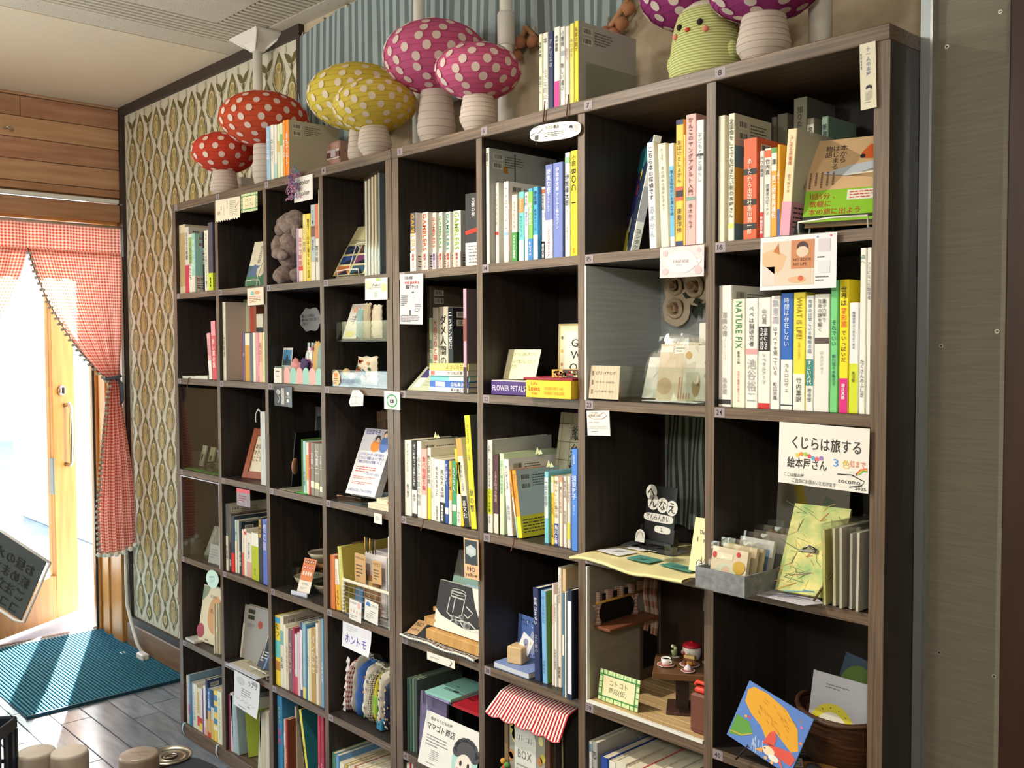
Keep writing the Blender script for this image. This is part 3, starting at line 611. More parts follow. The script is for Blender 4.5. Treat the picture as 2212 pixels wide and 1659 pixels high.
(1.6604,0.0141,0.1792,0.024,1.5395,0.16,0.0,'ecebe2','white book with barcode back','v:999:.06:.6:アイネクハイム|r:444:.0:.04:NXZ|b:8ab0d0:.62:.66|bc'),
(1.6988,0.0167,0.1446,0.012,1.5395,0.14,0.0,'efd0c2','pale pink paperback with green band','o:3e8a3a:.56:1|v:554:.1:.5:マリアビートル|v:fff:.6:.95:ハリウッド映画化'),
(1.7211,0.0156,0.1483,0.012,1.5395,0.14,0.0,'6cc4c0','turquoise paperback with orange label','b:ee8844:.09:.3|b:ece8dc:.7:1|v:fff:.1:.28:チルドレン|v:2f7a80:.34:.65:サブマリン'),
(1.7391,0.0112,0.1456,0.012,1.5395,0.14,0.0,'ecebe6','white paperback with lilac middle','b:c0c6e0:.22:.65|v:555:.04:.2:幸太郎|v:557:.28:.5:オブリン'),
(1.7532,0.0127,0.1516,0.01,1.5395,0.14,0.0,'7db84a','green paperback with blue band','b:49a8d8:.0:.04|v:fff:.1:.6:砂漠の空|o:2f7ec4:.7:1|v:fff:.74:.95:トワイチ'),
(1.7672,0.0145,0.1528,0.01,1.5395,0.14,0.0,'45a3dc','sky blue paperback with white foot','b:eceae0:.66:1|v:224:.05:.25:伊坂幸|v:135:.3:.6:終末のフール'),
(1.7821,0.0113,0.152,0.02,1.5395,0.14,0.0,'eeeae0','white paperback with red circle','b:e06a3c:.03:.09|v:333:.1:.32:伊坂幸太郎|b:b8bed8:.35:.42|o:222:.75:1|v:fff:.78:.98:書店大賞'),
(1.802,0.0213,0.1948,0.012,1.5395,0.14,0.0,'6c7ab8','violet blue book with white lower band','o:eceae2:.59:1|v:fff:.05:.3:陽気な夜|v:eef:.3:.5:チルドレン|v:b33:.65:.98:ミステリフロンティア'),
(1.8266,0.0275,0.195,0.01,1.5395,0.14,0.0,'6f7fbe','wider violet blue book with spiral printed edge','v:f0f0f4:.05:.3:伊坂幸太郎|v:f0f0f4:.32:.7:アヒルと鴨のコイン|c:4f5a86'),
(1.8607,0.0136,0.2111,0.01,1.5395,0.14,0.0,'dfe3da','grey white book with bold black lettering','b:8ab88a:.04:.1|v:222:.2:.52:伊坂幸太郎|v:888:.55:.85:デビュー10年新たなる'),
(1.8765,0.019,0.2128,0.01,1.5395,0.17,0.0,'f4de2e','bright yellow book with large black lettering','v:222:.04:.15:小説|r:222:.16:.4:BOC|r:222:.44:.55:1|v:d0502c:.92:.98:創刊'),
]),
('on the board marked 15','books on the board marked 15',[
(2.0784,0.0169,0.1998,0.014,1.5395,0.15,-0.0381,'efefe9','leaning white book with large black lettering','v:333:.04:.55:こちら本の探偵です|v:9ab:.6:.9:赤木かん'),
(2.1059,0.0184,0.1934,0.014,1.5395,0.15,-0.0456,'ece6ca','cream book with pale lettering','v:998:.05:.16:阿久津隆|v:887:.22:.65:本の読める場所を求めて'),
(2.1274,0.0104,0.1905,0.014,1.5395,0.15,-0.0216,'e6eae6','white book with blue lower half','b:69b4dc:.22:.9|v:346:.26:.7:個人出版社がいま選んで詩'),
(2.141,0.0172,0.23,0.012,1.5395,0.15,0.0,'f0c24e','orange yellow book with navy ends','b:27335c:.0:.04|b:27335c:.96:1|b:d8583c:.53:.64|b:222:.56:.61|v:333:.16:.5:おばけとしょかん|v:334:.7:.9:斉藤洋作'),
(2.1589,0.0035,0.2009,0.012,1.5395,0.15,0.0,'f2dc7a','slim yellow book','v:a84:.1:.4:猫絵本の会'),
(2.165,0.0222,0.2348,0.01,1.5395,0.17,0.0,'eeb0ac','pink book with huge black lettering','v:333:.02:.62:かんこのヤングアダルト入門|b:7a9a8c:.63:.66|v:333:.68:.88:赤木かん子'),
(2.1882,0.016,0.2212,0.01,1.5395,0.15,0.0,'e9ebe4','white book with grey title','v:99a:.1:.5:子どもと本と暮らし|b:333:.27:.29'),
]),
('on the board marked 16','books on the board marked 16',[
(2.2366,0.0142,0.2203,0.008,1.5395,0.115,0.0,'e9e2cc','thick cream book of pages turned outward',''),
(2.2567,0.0128,0.2208,0.01,1.5395,0.115,0.0,'ece8d0','white book with blue and yellow foot','v:444:.04:.82:全国旅をしてでも行きたい街の本屋さん|c:c9c6b0|bc|k:5f98ac:0:.3:.25:.42|k:c8b448:0:.3:.42:.86|k:5f98ac:0:.3:.86:1|b:e8dc7a:.86:.9'),
(2.286,0.0273,0.1727,0.012,1.5395,0.115,0.0,'d4623a','thick dark orange book with black flame pattern','b:2c2420:.3:.36|b:2c2420:.6:.66|b:2c2420:.84:.9|v:ece4d0:.2:.95:あしたから出版社島田潤一郎|bc'),
(2.3189,0.0083,0.1481,0.012,1.5395,0.105,0.0,'dfdcd4','white paperback with red foot','b:c8302c:.7:1|v:333:.06:.3:六つの美術|v:fff:.75:.95:早稲田文庫'),
(2.3276,0.0133,0.1504,0.012,1.5395,0.105,0.0,'e6e2d8','white paperback with orange circle','b:e0622c:.02:.1|v:444:.12:.3:竹内真|v:444:.4:.75:図書室のピーナツ'),
(2.3413,0.0109,0.1499,0.012,1.5395,0.105,0.0,'eaa53a','white topped orange paperback','b:f0eee0:.0:.26|b:5aa04a:.0:.06|v:333:.1:.22:庫|v:fff:.3:.8:第二図書係補佐'),
(2.3526,0.0056,0.1538,0.012,1.5395,0.105,0.0,'e9b030','slim orange book with blue foot','b:3a62ac:.7:1|v:fff:.1:.6:本棚の人'),
(2.36,0.0172,0.1752,0.01,1.5395,0.12,0.0774,'ecd9ae','leaning cream book with pink band','o:d8a0b4:.68:1|v:b85a44:.06:.34:ふしぎな図書館|v:a87a4a:.42:.6:佐々木マキ|c:c9c9b4'),
]),
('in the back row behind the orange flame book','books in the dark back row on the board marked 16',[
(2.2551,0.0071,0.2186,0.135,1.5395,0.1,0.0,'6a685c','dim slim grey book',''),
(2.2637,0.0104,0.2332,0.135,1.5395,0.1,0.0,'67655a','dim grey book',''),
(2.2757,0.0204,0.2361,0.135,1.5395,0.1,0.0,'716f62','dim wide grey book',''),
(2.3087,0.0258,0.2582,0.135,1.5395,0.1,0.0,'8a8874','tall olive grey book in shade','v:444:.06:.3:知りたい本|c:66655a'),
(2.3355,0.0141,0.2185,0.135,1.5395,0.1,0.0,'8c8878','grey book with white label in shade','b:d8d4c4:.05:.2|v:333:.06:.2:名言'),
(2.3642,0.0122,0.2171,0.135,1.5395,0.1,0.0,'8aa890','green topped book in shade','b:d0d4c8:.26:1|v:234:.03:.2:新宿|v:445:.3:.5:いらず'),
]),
('on the board marked 24','books on the board marked 24',[
(2.2366,0.0271,0.214,0.012,1.2488,0.16,0.0,'efece2','wide white book with grey lettering','v:888:.22:.42:冒険の書|v:aaa:.44:.62:アンラーニング|v:999:.76:.9:孫泰蔵|b:333:.94:.98|bc'),
(2.2663,0.0248,0.1892,0.012,1.2488,0.14,0.0,'ece6d0','white book with green English lettering','r:4a8a50:.02:.46:NATURE FIX|v:333:.48:.6:最高の脳|v:c86a5a:.66:.95:自然が最高の脳をつくる'),
(2.2928,0.0242,0.1894,0.012,1.2488,0.14,0.0,'edeae0','white book with pink brain drawing','v:222:.07:.44:ペペは脳研究者|b:e0a0a0:.46:.51|v:aaa:.55:.95:池谷裕二'),
(2.3181,0.0236,0.1897,0.012,1.2488,0.14,0.0,'e9e6de','white book with black square and red foot','b:222:.26:.48|b:c8302c:.95:1|v:333:.1:.24:山口周|v:fff:.27:.47:自由になる/ための技術|v:555:.5:.78:リベラルアーツ'),
(2.3429,0.0173,0.1917,0.012,1.2488,0.14,0.0,'edebe3','white book with silver grey title','v:aab:.03:.25:無意識|v:444:.27:.7:はすべてを知っている|v:333:.76:.92:町田宗鳳'),
(2.3619,0.0227,0.1959,0.012,1.2488,0.14,0.0,'2a62b8','blue and white book','b:eceae2:.57:1|v:cfe0f4:.04:.46:時間は存在しない|v:777:.6:.85:カルロロヴェ|b:333:.955:.965'),
(2.3853,0.0218,0.1959,0.012,1.2488,0.14,0.0,'f0d93e','yellow and white book with English title','b:eceae0:.69:1|r:887720:.04:.4:WHAT IS LIFE?|v:a89030:.42:.57:生命とは何か|v:555:.72:.93:竹内薫訳'),
(2.4083,0.0146,0.1897,0.012,1.2488,0.14,0.0,'e6e8e4','white book with teal lettering','b:3a8a80:.55:.78|v:567:.03:.5:地球の日常にいる動物の話|v:fff:.56:.77:すごい人代|v:333:.8:.92:池谷啓'),
(2.4241,0.0264,0.1913,0.012,1.2488,0.14,0.0,'e7e5de','wide white book with printed fly','v:555:.04:.32:量子力学で/生命の謎を解く|b:5a4a44:.37:.42|v:888:.48:.68:ジョンジョー'),
(2.4523,0.0127,0.2128,0.012,1.2488,0.14,0.0,'74cc80','bright green book','v:245:.3:.5:それでいい|v:245:.56:.8:細川貂々水島広子'),
(2.4679,0.0153,0.2129,0.012,1.2488,0.14,0.0,'f2dc22','yellow book with magenta foot','b:d42c80:.74:1|v:222:.05:.2:世界は|v:d8622c:.21:.36:変形菌|v:222:.38:.62:でいっぱいだ|v:fff:.78:.9:増井真那'),
(2.4848,0.0155,0.1755,0.012,1.2488,0.16,0.0,'e8e8e8','white book with lime lower half','b:d0d82e:.55:1|v:334:.08:.42:動物哲学よくあるよくある|v:453:.62:.72:長沼毅|bc'),
(2.5043,0.0098,0.2603,0.008,1.2488,0.2,0.0,'eceae0','very tall thin white booklet','v:6a9a8a:.04:.1:森へ|v:555:.67:.9:たくさんのふしぎ'),
(2.517,0.0069,0.2601,0.006,1.2488,0.2,0.0,'e9e7de','very tall thin white booklet beside the post','v:555:.04:.36:アリになった数学者'),
]),
('in fifth column behind the flat stack','books standing behind the flat stack',[
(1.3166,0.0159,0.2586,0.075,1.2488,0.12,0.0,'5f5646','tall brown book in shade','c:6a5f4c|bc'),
(1.3397,0.0125,0.1784,0.065,1.2488,0.14,0.0,'b8b49c','pale green book','v:487:.1:.9:見えない風景|b:b8c8a0:.0:.3'),
(1.3599,0.0208,0.2033,0.06,1.2488,0.14,0.0,'dcd3bf','white book with red lettering','v:b8504a:.15:.9:大根うりと猫を飼う'),
(1.3843,0.0339,0.2042,0.06,1.2488,0.14,0.0,'dcd2bc','white book with thick black lettering','v:222:.1:.95:ダメ人間のシン|b:d8a060:.7:.95'),
(1.4257,0.0179,0.2012,0.055,1.2488,0.15,0.0,'1f232a','black book with white lettering','v:eee:.04:.5:ニッポン紀行|bc'),
(1.5354,0.0111,0.2398,0.01,1.2488,0.17,0.0,'c09aac','tall mauve grey picture book','b:8a4a40:.28:.5|b:3a2c2c:.75:1|c:7d6a70'),
]),
('on the board marked 29','books on the board marked 29',[
(1.3037,0.027,0.1883,0.012,0.9363,0.15,0.0,'f0eddf','thick white book with black lettering','v:333:.05:.42:ブードゥーラウンジ|v:c33:.46:.52:ロック|v:333:.58:.76:鹿子裕文'),
(1.3311,0.0201,0.1877,0.014,0.9363,0.14,0.0,'282626','black book with white foot','b:efece2:.65:.96|v:eee:.04:.6:村に火をつけ白痴になれ|v:777:.7:.8:栗原'),
(1.3522,0.016,0.1886,0.014,0.9363,0.16,0.0,'eceadf','white book with faint lettering','v:999:.15:.9:わたしの家の物語|bc'),
(1.3692,0.0213,0.1698,0.014,0.9363,0.14,0.0,'e6b2a8','pink book with white foot','b:eeeada:.66:1|v:c05a5a:.1:.6:食べ物語り集'),
(1.3909,0.0128,0.1742,0.016,0.9363,0.15,0.0,'eae6d4','white book with yellow foot','b:e8dc2c:.56:1|v:555:.1:.5:夜と文学の間'),
(1.4072,0.0099,0.1524,0.014,0.9363,0.14,0.0,'ece8d8','slimmest white paperback','v:888:.1:.9:それでも花'),
(1.4182,0.0236,0.1498,0.014,0.9363,0.14,0.0,'edeadf','white paperback with dog emblem','v:444:.12:.6:死なれちまった|v:444:.75:.98:世間文庫'),
(1.4426,0.0169,0.1496,0.014,0.9363,0.14,0.0,'eceade','white paperback with black band','o:2a2a2a:.68:1|v:444:.15:.6:死なれる話|v:fff:.72:.98:残酷な記録'),
(1.4628,0.0131,0.1504,0.012,0.9363,0.14,0.0,'2a4f9c','navy blue paperback','v:eef:.05:.4:本に読まれて|b:eee:.75:.85'),
(1.4769,0.0112,0.1499,0.012,0.9363,0.14,0.0,'eeb04c','orange paperback with white foot','b:efe9d8:.62:1|v:444:.08:.5:おかしい男'),
(1.4891,0.0155,0.151,0.012,0.9363,0.14,0.0,'3d9a68','green paperback','b:d8e6dc:.68:.78|v:eee:.08:.5:うたう人'),
(1.5064,0.0154,0.1502,0.012,0.9363,0.14,0.0,'f2dc3a','yellow paperback with white foot','b:eeebdc:.5:1|v:665:.1:.4:くもをさがす|v:333:.75:.95:らくだ'),
(1.5227,0.0099,0.1818,0.012,0.9363,0.14,-0.1408,'f0c63c','leaning slim yellow book','v:875:.1:.4:花の命'),
(1.5337,0.0191,0.2067,0.012,0.9363,0.14,-0.1476,'e6e0cc','leaning white and tan book with black foot','b:c8a050:.0:.2|b:2c2a28:.65:1|v:888:.3:.6:死をめぐる旅|v:ddd:.7:.9:晶文社'),
(1.5603,0.0189,0.2616,0.01,0.9363,0.16,-0.0896,'f0e030','leaning yellow book with dark leaf jacket','v:776:.08:.4:月とまなざしの心理|v:776:.6:.9:秋の夜|c:5d5f5c'),
]),
('on the board marked 30','books on the board marked 30',[
(1.6146,0.0163,0.2098,0.012,0.9363,0.19,0.0,'f0eee4','white book with lime green lower spine','b:d9e23a:.53:.8|v:333:.2:.78:コミュニティマネージャーの仕事|v:888:.05:.14:入門|v:555:.82:.9:中山亮|c:c4c6bc'),
(1.6313,0.0162,0.1763,0.016,0.9363,0.15,0.0,'5a3a40','plum brown book with white foot','b:e4ddcc:.75:1|v:c9b0a0:.2:.6:とある四月の物語'),
(1.6512,0.0144,0.1814,0.016,0.9363,0.17,0.0,'d3e4bc','pale green book','v:6a8:.08:.5:日常と人類の物語史'),
(1.677,0.0164,0.1698,0.016,0.9363,0.16,-0.076,'eae9e2','leaning white book with barcode back','v:444:.08:.4:テンダーラブ|v:99a:.6:.8:永井玲|bc'),
(1.7102,0.0048,0.1482,0.014,0.9363,0.15,-0.1826,'f0b04c','leaning orange and white slim book','b:eee:.4:.7|b:9ad0e0:.7:1|v:754:.1:.4:何度も夢'),
(1.7157,0.0118,0.1483,0.014,0.9363,0.15,-0.1505,'f0a83a','leaning orange book with yellow band','o:f0dc2e:.68:1|v:875:.05:.5:続時をかけるおばあさん|c:c3c9ca|bc'),
(1.7889,0.0123,0.1531,0.02,0.9363,0.15,0.0,'7cc4d4','turquoise book with pale label','b:cfe0dc:.08:.65|v:678:.1:.5:一日の哲学'),
(1.8095,0.008,0.1446,0.02,0.9363,0.15,0.0,'eec43a','green topped yellow paperback','b:cfe0a0:.0:.07|b:f0e8d0:.08:.24|v:654:.3:.55:リーチ先生|v:333:.7:.9:河出文庫'),
(1.8206,0.0124,0.1459,0.018,0.9363,0.15,0.0,'eae6d6','white paperback with navy foot','b:2f4a9c:.68:1|v:875:.05:.6:極ナキレシピ集三冊|v:fff:.7:.98:角川文庫'),
(1.8357,0.0085,0.1462,0.018,0.9363,0.15,0.0,'ecdcd0','white paperback with salmon top','b:e8937a:.0:.07|v:654:.1:.55:捜していたのは'),
(1.8484,0.0077,0.1487,0.018,0.9363,0.15,0.0,'e6e0d4','slim white paperback','v:766:.05:.3:幸福の名画|v:987:.45:.7:高階秀爾'),
(1.8583,0.009,0.1497,0.018,0.9363,0.15,0.0,'e8dccc','white paperback with yellow foot','b:e8d43a:.65:.88|v:866:.05:.4:いつか花の'),
(1.88,0.0168,0.2096,0.008,0.9363,0.15,0.0,'4d84d8','tall blue book with pale lettering','v:dfe8f8:.05:.15:文芸別冊|v:e6eefa:.26:.5:須賀敦子|v:dfe8f8:.55:.65:霧の向こう'),
]),
('beside the small blue card stand','picture books beside the blue card',[
(1.7619,0.0177,0.2016,0.016,0.6335,0.17,-0.03,'27315c','navy picture book with white lettering','v:f4f4f4:.1:.4:世界はまるい|v:aab:.5:.7:文と絵の'),
(1.786,0.0145,0.1996,0.016,0.6335,0.17,-0.0228,'7db4e0','sky blue picture book with green meadow cover','v:235fb0:.05:.35:ぼくんちのシロ|v:446:.75:.9:さかもと|c:6d9c4a'),
(1.8102,0.0062,0.2186,0.02,0.6335,0.17,0.0,'ecd9d2','white picture book with red letters','v:c8483a:.1:.5:まよなかのもり'),
(1.8202,0.0067,0.1972,0.018,0.6335,0.17,0.0,'f0ebe0','white slim picture book','v:555:.08:.3:ふしぎなナイフ|v:555:.5:.9:中村牧江林健造'),
(1.8272,0.009,0.2566,0.022,0.6335,0.17,0.0,'efe8dc','tall white picture book','v:444:.06:.3:くつくつえきまえる|v:444:.8:.95:福音館'),
]),
('at the back beside the post','tall books at the back beside the post',[
(1.8402,0.0096,0.2562,0.022,0.6335,0.13,0.0,'d9b98a','tall tan book behind','v:765:.1:.4:ちいさな'),
]),
('by the post, second from top','front picture books by the post',[
(1.8724,0.0059,0.2149,-0.012,0.6335,0.2,0.0,'4a7ea4','thin green blue picture book','b:f0f0e4:.4:.6'),
(1.8794,0.0038,0.2188,-0.012,0.6335,0.2,0.0,'e9efe6','thin white picture book',''),
(1.889,0.012,0.226,-0.014,0.6335,0.2,0.0,'22304c','dark navy picture book with gold lettering on its cover','b:eef:.1:.95|c:161c2c|k:a8863c:.3:.42:.35:.39|k:a8863c:.3:.4:.43:.5|k:a8863c:.32:.42:.54:.62|k:a8863c:.3:.42:.66:.72|k:a8863c:.32:.4:.76:.84'),
]),
('below the doll room','books lying deep below the doll room',[
(1.9256,0.0081,0.2108,0.01,0.339,0.17,0.0,'eef0ee','white English titled book','r:5a8aa8:.2:.9:Shelf Aware|b:7aa0c0:.02:.1'),
(1.9362,0.0131,0.2128,0.01,0.339,0.19,0.0,'a8a8a4','grey art book with large black letter','r:222:.05:.2:JO|b:666:.25:.6'),
(1.9574,0.0188,0.1885,0.012,0.339,0.17,0.0,'2a4a9c','blue book with white top edge',''),
(1.977,0.0172,0.1854,0.014,0.339,0.17,0.0,'e9e5da','white book next to the blue one',''),
(1.9954,0.0266,0.1914,0.014,0.339,0.17,0.0,'e2dcc8','cream book with thick page block',''),
(2.0242,0.0377,0.1884,0.014,0.339,0.17,0.0,'e9e3c8','wide cream book',''),
(2.0628,0.0405,0.1974,0.014,0.339,0.17,0.0,'d84a4c','red covered book',''),
(2.104,0.0348,0.208,0.016,0.339,0.17,0.0,'d8cfb4','tan cream book',''),
(2.1396,0.0254,0.2157,0.018,0.339,0.17,0.0,'c9c1a8','grey cream book by the post',''),
]),
('at the bottom under the fabric pouches','books under the fabric pouches',[
(0.9587,0.0173,0.184,0.01,0.043,0.18,0.0,'5a8a70','green picture book with pale top',''),
(0.9774,0.0152,0.1833,0.01,0.043,0.18,0.0,'6a9ccc','light blue picture book',''),
(0.993,0.023,0.1671,0.012,0.043,0.18,0.0,'ece6d4','white book with teal spots','b:8ac0b8:.1:.4'),
(1.0164,0.0126,0.1676,0.014,0.043,0.18,0.0,'c8b050','mustard book',''),
(1.0294,0.0267,0.1663,0.016,0.043,0.18,0.0,'e4dfd0','cream white book',''),
(1.0612,0.0221,0.1755,0.014,0.043,0.18,0.0,'b85a3a','rust brown book',''),
(1.0853,0.0253,0.1811,0.014,0.043,0.18,0.0,'ece8dc','plain white book',''),
(1.1134,0.0255,0.1875,0.014,0.043,0.18,0.0,'d8c898','straw coloured book',''),
(1.1393,0.0304,0.1942,0.016,0.043,0.18,0.0,'eae4d4','off white book',''),
(1.1701,0.0377,0.2027,0.018,0.043,0.18,0.0,'d9d4c8','pale grey book',''),
]),
('under the white card with a drawn face','books under the white card',[
(1.3037,0.012,0.2634,0.01,0.043,0.15,0.0,'ece8de','small white book',''),
(1.3164,0.0048,0.267,0.01,0.043,0.15,0.0,'c83a3a','small red book',''),
(1.3216,0.0078,0.2669,0.012,0.043,0.15,0.0,'dcd6c8','pale small book',''),
]),
('beside the wire basket','books beside the wire basket',[
(0.9587,0.0232,0.1489,0.01,0.6335,0.2,0.0,'d67a48','orange picture book',''),
(0.9879,0.0221,0.1399,0.012,0.6335,0.2,-0.099,'ecd9a0','white topped yellow book','b:f0ece0:.0:.5|b:e8b03a:.5:1|v:c85a3a:.2:.5:うんどう|v:444:.6:.9:くらし'),
(1.0149,0.0187,0.1775,0.012,0.6335,0.2,-0.1247,'c8c66a','tall olive green picture book with wooden block cover','v:eee:.05:.4:つみきのいえ|c:b5a24a'),
]),
('under the drawn white sheet in second column','notebooks in the second column bottom cell',[
(0.3368,0.0119,0.1845,0.012,0.043,0.17,0.0,'93405c','crimson notebook',''),
(0.3491,0.0168,0.1914,0.012,0.043,0.17,0.0,'dcc8cc','pale pink notebook',''),
(0.3658,0.0266,0.1852,0.012,0.043,0.17,-0.0968,'a9bcbc','leaning grey blue notebook',''),
(0.3915,0.0146,0.1882,0.012,0.043,0.17,-0.1118,'9aaeb0','leaning slate blue notebook',''),
(0.5273,0.012,0.1811,0.012,0.043,0.17,0.1067,'dcd8c8','leaning white booklet',''),
(0.5412,0.012,0.181,0.012,0.043,0.17,0.0,'d2cdb4','straw booklet',''),
(0.5536,0.0242,0.1868,0.012,0.043,0.17,0.0,'c4bca8','beige booklet',''),
(0.5782,0.0231,0.1945,0.012,0.043,0.17,0.0,'cdc6b4','light beige booklet',''),
]),
('beside the red mushroom lanterns','books on top beside the red lanterns',[
(0.6198,0.0214,0.1644,0.02,1.845,0.15,0.0,'9cbcd4','pale blue book','v:eef:.2:.6:小さな森'),
(0.6451,0.0183,0.1645,0.02,1.845,0.15,0.0,'eae4d6','white book with grey mark','v:888:.1:.8:本と歩く'),
(0.6666,0.0153,0.1623,0.02,1.845,0.15,0.0,'e2dcd2','cream book with turquoise foot','b:a8d0c8:.7:1'),
(0.6846,0.0141,0.1607,0.02,1.845,0.15,0.0,'dce0b4','pale green yellow book','b:d8b45a:.3:.5'),
(0.7002,0.014,0.1623,0.02,1.845,0.15,0.0,'dfe6c8','white book with green marks','b:7ab06a:.2:.4'),
(0.7202,0.0116,0.1655,0.018,1.845,0.15,0.0,'f09a3c','orange book','v:fff:.2:.8:黄色い部屋'),
(0.7379,0.0191,0.1636,0.016,1.845,0.17,0.0,'f08a2a','bright orange book with grey back','v:fff:.2:.8:おもてなし|c:b9b4a0|bc'),
]),
('on top beside the pink lanterns','books on top in the acrylic holder',[
(1.7835,0.01,0.1631,0.012,1.845,0.15,0.0,'e6e8c8','pale lime book','v:555:.1:.3:本屋の夜|v:777:.5:.8:柴田さん'),
(1.7965,0.0137,0.1623,0.012,1.845,0.15,0.0,'eceade','white book with small lettering','v:555:.05:.15:本|v:999:.4:.9:小さな町の'),
(1.8131,0.0123,0.1607,0.012,1.845,0.15,0.0,'27335c','dark navy book','v:ccd:.05:.5:アトリエの'),
(1.8283,0.0159,0.1659,0.012,1.845,0.15,0.0,'eeece0','white book with magenta foot','b:d43a8a:.66:1|v:444:.1:.3:本屋図鑑'),
(1.8471,0.012,0.1628,0.012,1.845,0.15,0.0,'e9e7e0','white book with grey picture','b:9aa:.3:.36|v:555:.05:.25:小曽根|v:555:.45:.8:新しい星の'),
(1.8619,0.0082,0.1606,0.012,1.845,0.15,0.0,'ece2da','slim white pink book','v:a77:.1:.6:花びら'),
(1.873,0.0105,0.1632,0.012,1.845,0.15,0.0,'eee67a','pale yellow book','v:886:.1:.5:みつばち'),
(1.8863,0.0104,0.1651,0.012,1.845,0.18,0.0,'f0dc3c','bright yellow book with grey back','v:654:.05:.4:私家の庭で|c:b0b0ac|bc'),
]),
]:
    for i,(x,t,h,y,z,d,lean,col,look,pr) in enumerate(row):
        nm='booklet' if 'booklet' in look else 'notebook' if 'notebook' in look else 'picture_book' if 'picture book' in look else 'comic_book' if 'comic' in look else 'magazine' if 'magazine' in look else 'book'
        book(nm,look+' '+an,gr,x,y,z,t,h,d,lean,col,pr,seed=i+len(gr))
# ================================================================ on top of the bookcases
TZ=1.845
def polka(mb,c,rx,rz,n_rows,r,mat,tw=0,rot=None,seed=0):
    """round paper dots printed on an ellipsoid (flat print that follows the surface)"""
    rn=random.Random(seed)
    for i in range(n_rows):
        la=-1.12+2.35*i/(n_rows-1); k=max(3,int(round(2*pi*rx*cos(la)/(r*4.9))))
        for j in range(k):
            lo=2*pi*(j+.5*(i%2))/k+rn.uniform(-.06,.06); P=Vector((rx*cos(la)*cos(lo),rx*cos(la)*sin(lo),rz*sin(la)))
            nn=Vector((P.x/rx**2,P.y/rx**2,P.z/rz**2)).normalized(); a=nn.cross(Vector((0,0,1))).normalized(); b=a.cross(nn)
            V=[]
            for q in range(11):
                t=2*pi*q/11; Q=P+a*r*cos(t)*.95+b*r*1.0*sin(t); s=1/math.sqrt((Q.x/rx)**2+(Q.y/rx)**2+(Q.z/rz)**2); Q=Q*s+nn*.0021; V.append(Q+Vector(c))
            mb.add(V,[tuple(range(11))],mat)
paper_w=paper_mat('lantern_paper_white','e9dcd0',.35)
dotw=paper_mat('lantern_dot','f3e6d8',.3)
wire_m=M('8a7a6a',.5,.6)
def lantern(label,x,y,cz,rx,rz,sr,col,tilt=0,dots=9,dr=.0125,stem_tilt=0,stem_h=None,seed=1,bulge=1.25):
    """mushroom paper lantern: ribbed spotted cap on a ribbed white stem"""
    t=thing('mushroom_lantern',label,'lantern',(x,y,TZ),group='paper mushroom lanterns')
    cm=paper_mat('lantern_paper_'+col,col,.4); zc=cz-TZ
    cap=MB(); cap.M=Matrix.Translation((0,0,zc))@Matrix.Rotation(tilt,4,'Y')
    prof=[]; n=15
    for i in range(n+1):
        a=-pi/2*.86+(pi/2*.86+pi/2*.93)*i/n
        prof.append((rx*cos(a),rz*sin(a)))
        if i<n:
            b=a+(pi/2*1.79)/n/2; prof.append((rx*cos(b)*1.008,rz*sin(b)*1.008))
    cap.lathe(prof,cm,40); polka(cap,(0,0,0),rx*1.008,rz*1.008,dots,dr,dotw,seed=seed)
    cap.build('cap',t)
    rbm=paper_mat('rib_'+col,tuple(c*.8 for c in lin(col)),.3); ri=MB(); ri.M=cap.M
    for q in range(1,15): a=-pi/2*.86+(pi/2*.86+pi/2*.93)*q/15; ri.tube([(rx*1.002*cos(a)*cos(2*pi*j/36),rx*1.002*cos(a)*sin(2*pi*j/36),rz*1.002*sin(a)) for j in range(36)],.0009,rbm,4,closed=True)
    o=ri.build('cap_ribs',t); o['kind']='stuff'
    H=zc-rz*.72; st=MB(); st.M=Matrix.Rotation(stem_tilt,4,'Y')
    prof=[]; k=9
    for i in range(k+1):
        q=i/k; rr=sr*(.78+(bulge-.78)*min(1,q*3.2) if q<.31 else bulge-(bulge-.92)*((q-.31)/.69)**1.1)
        prof.append((rr,H*q))
        if i<k: q2=(i+.5)/k; rr2=sr*(.78+(bulge-.78)*min(1,q2*3.2) if q2<.31 else bulge-(bulge-.92)*((q2-.31)/.69)**1.1); prof.append((rr2*1.035,H*q2))
    st.lathe(prof,paper_w,30); st.build('stem',t); ri=MB(); ri.M=st.M; rbw=paper_mat('stem_rib','cfc2b4',.2)
    for r_,z_ in prof[2:-1:2]: ri.tube([(r_*1.004*cos(2*pi*j/28),r_*1.004*sin(2*pi*j/28),z_) for j in range(28)],.0009,rbw,4,closed=True)
    o=ri.build('stem_ribs',t); o['kind']='stuff'
    rg=MB(); rg.M=cap.M; rg.tube([(rx*.37*cos(2*pi*j/20),rx*.37*sin(2*pi*j/20),rz*.925) for j in range(20)],.0012,wire_m,5,closed=True); rg.build('wire_ring',t)
    return t
def LN(lab,sx,sy,y,cx,cy,hw,hh,sr,col,**k): pass
lantern('small red spotted mushroom lantern, first from the wallpaper end of the shelf top',0.2386,0.075,1.9969,0.1023,0.065,0.0365,'e2553d',seed=1,dots=7,dr=.0105)
lantern('large red spotted mushroom lantern behind the small red one and the row of books',0.4899,0.085,2.0648,0.1367,0.0819,0.0335,'e0603f',seed=2,dr=.011,bulge=1.1)
lantern('large yellow spotted mushroom lantern standing behind the smaller yellow one',0.969,0.115,2.0479,0.1425,0.088,0.0266,'ecd65c',seed=3,dr=.0105)
lantern('smaller yellow spotted mushroom lantern with tilted cap in front of the large yellow one',1.1644,0.03,1.9767,0.1071,0.0611,0.0349,'efda62',seed=4,dr=.0095,tilt=-.16,stem_tilt=-.06)
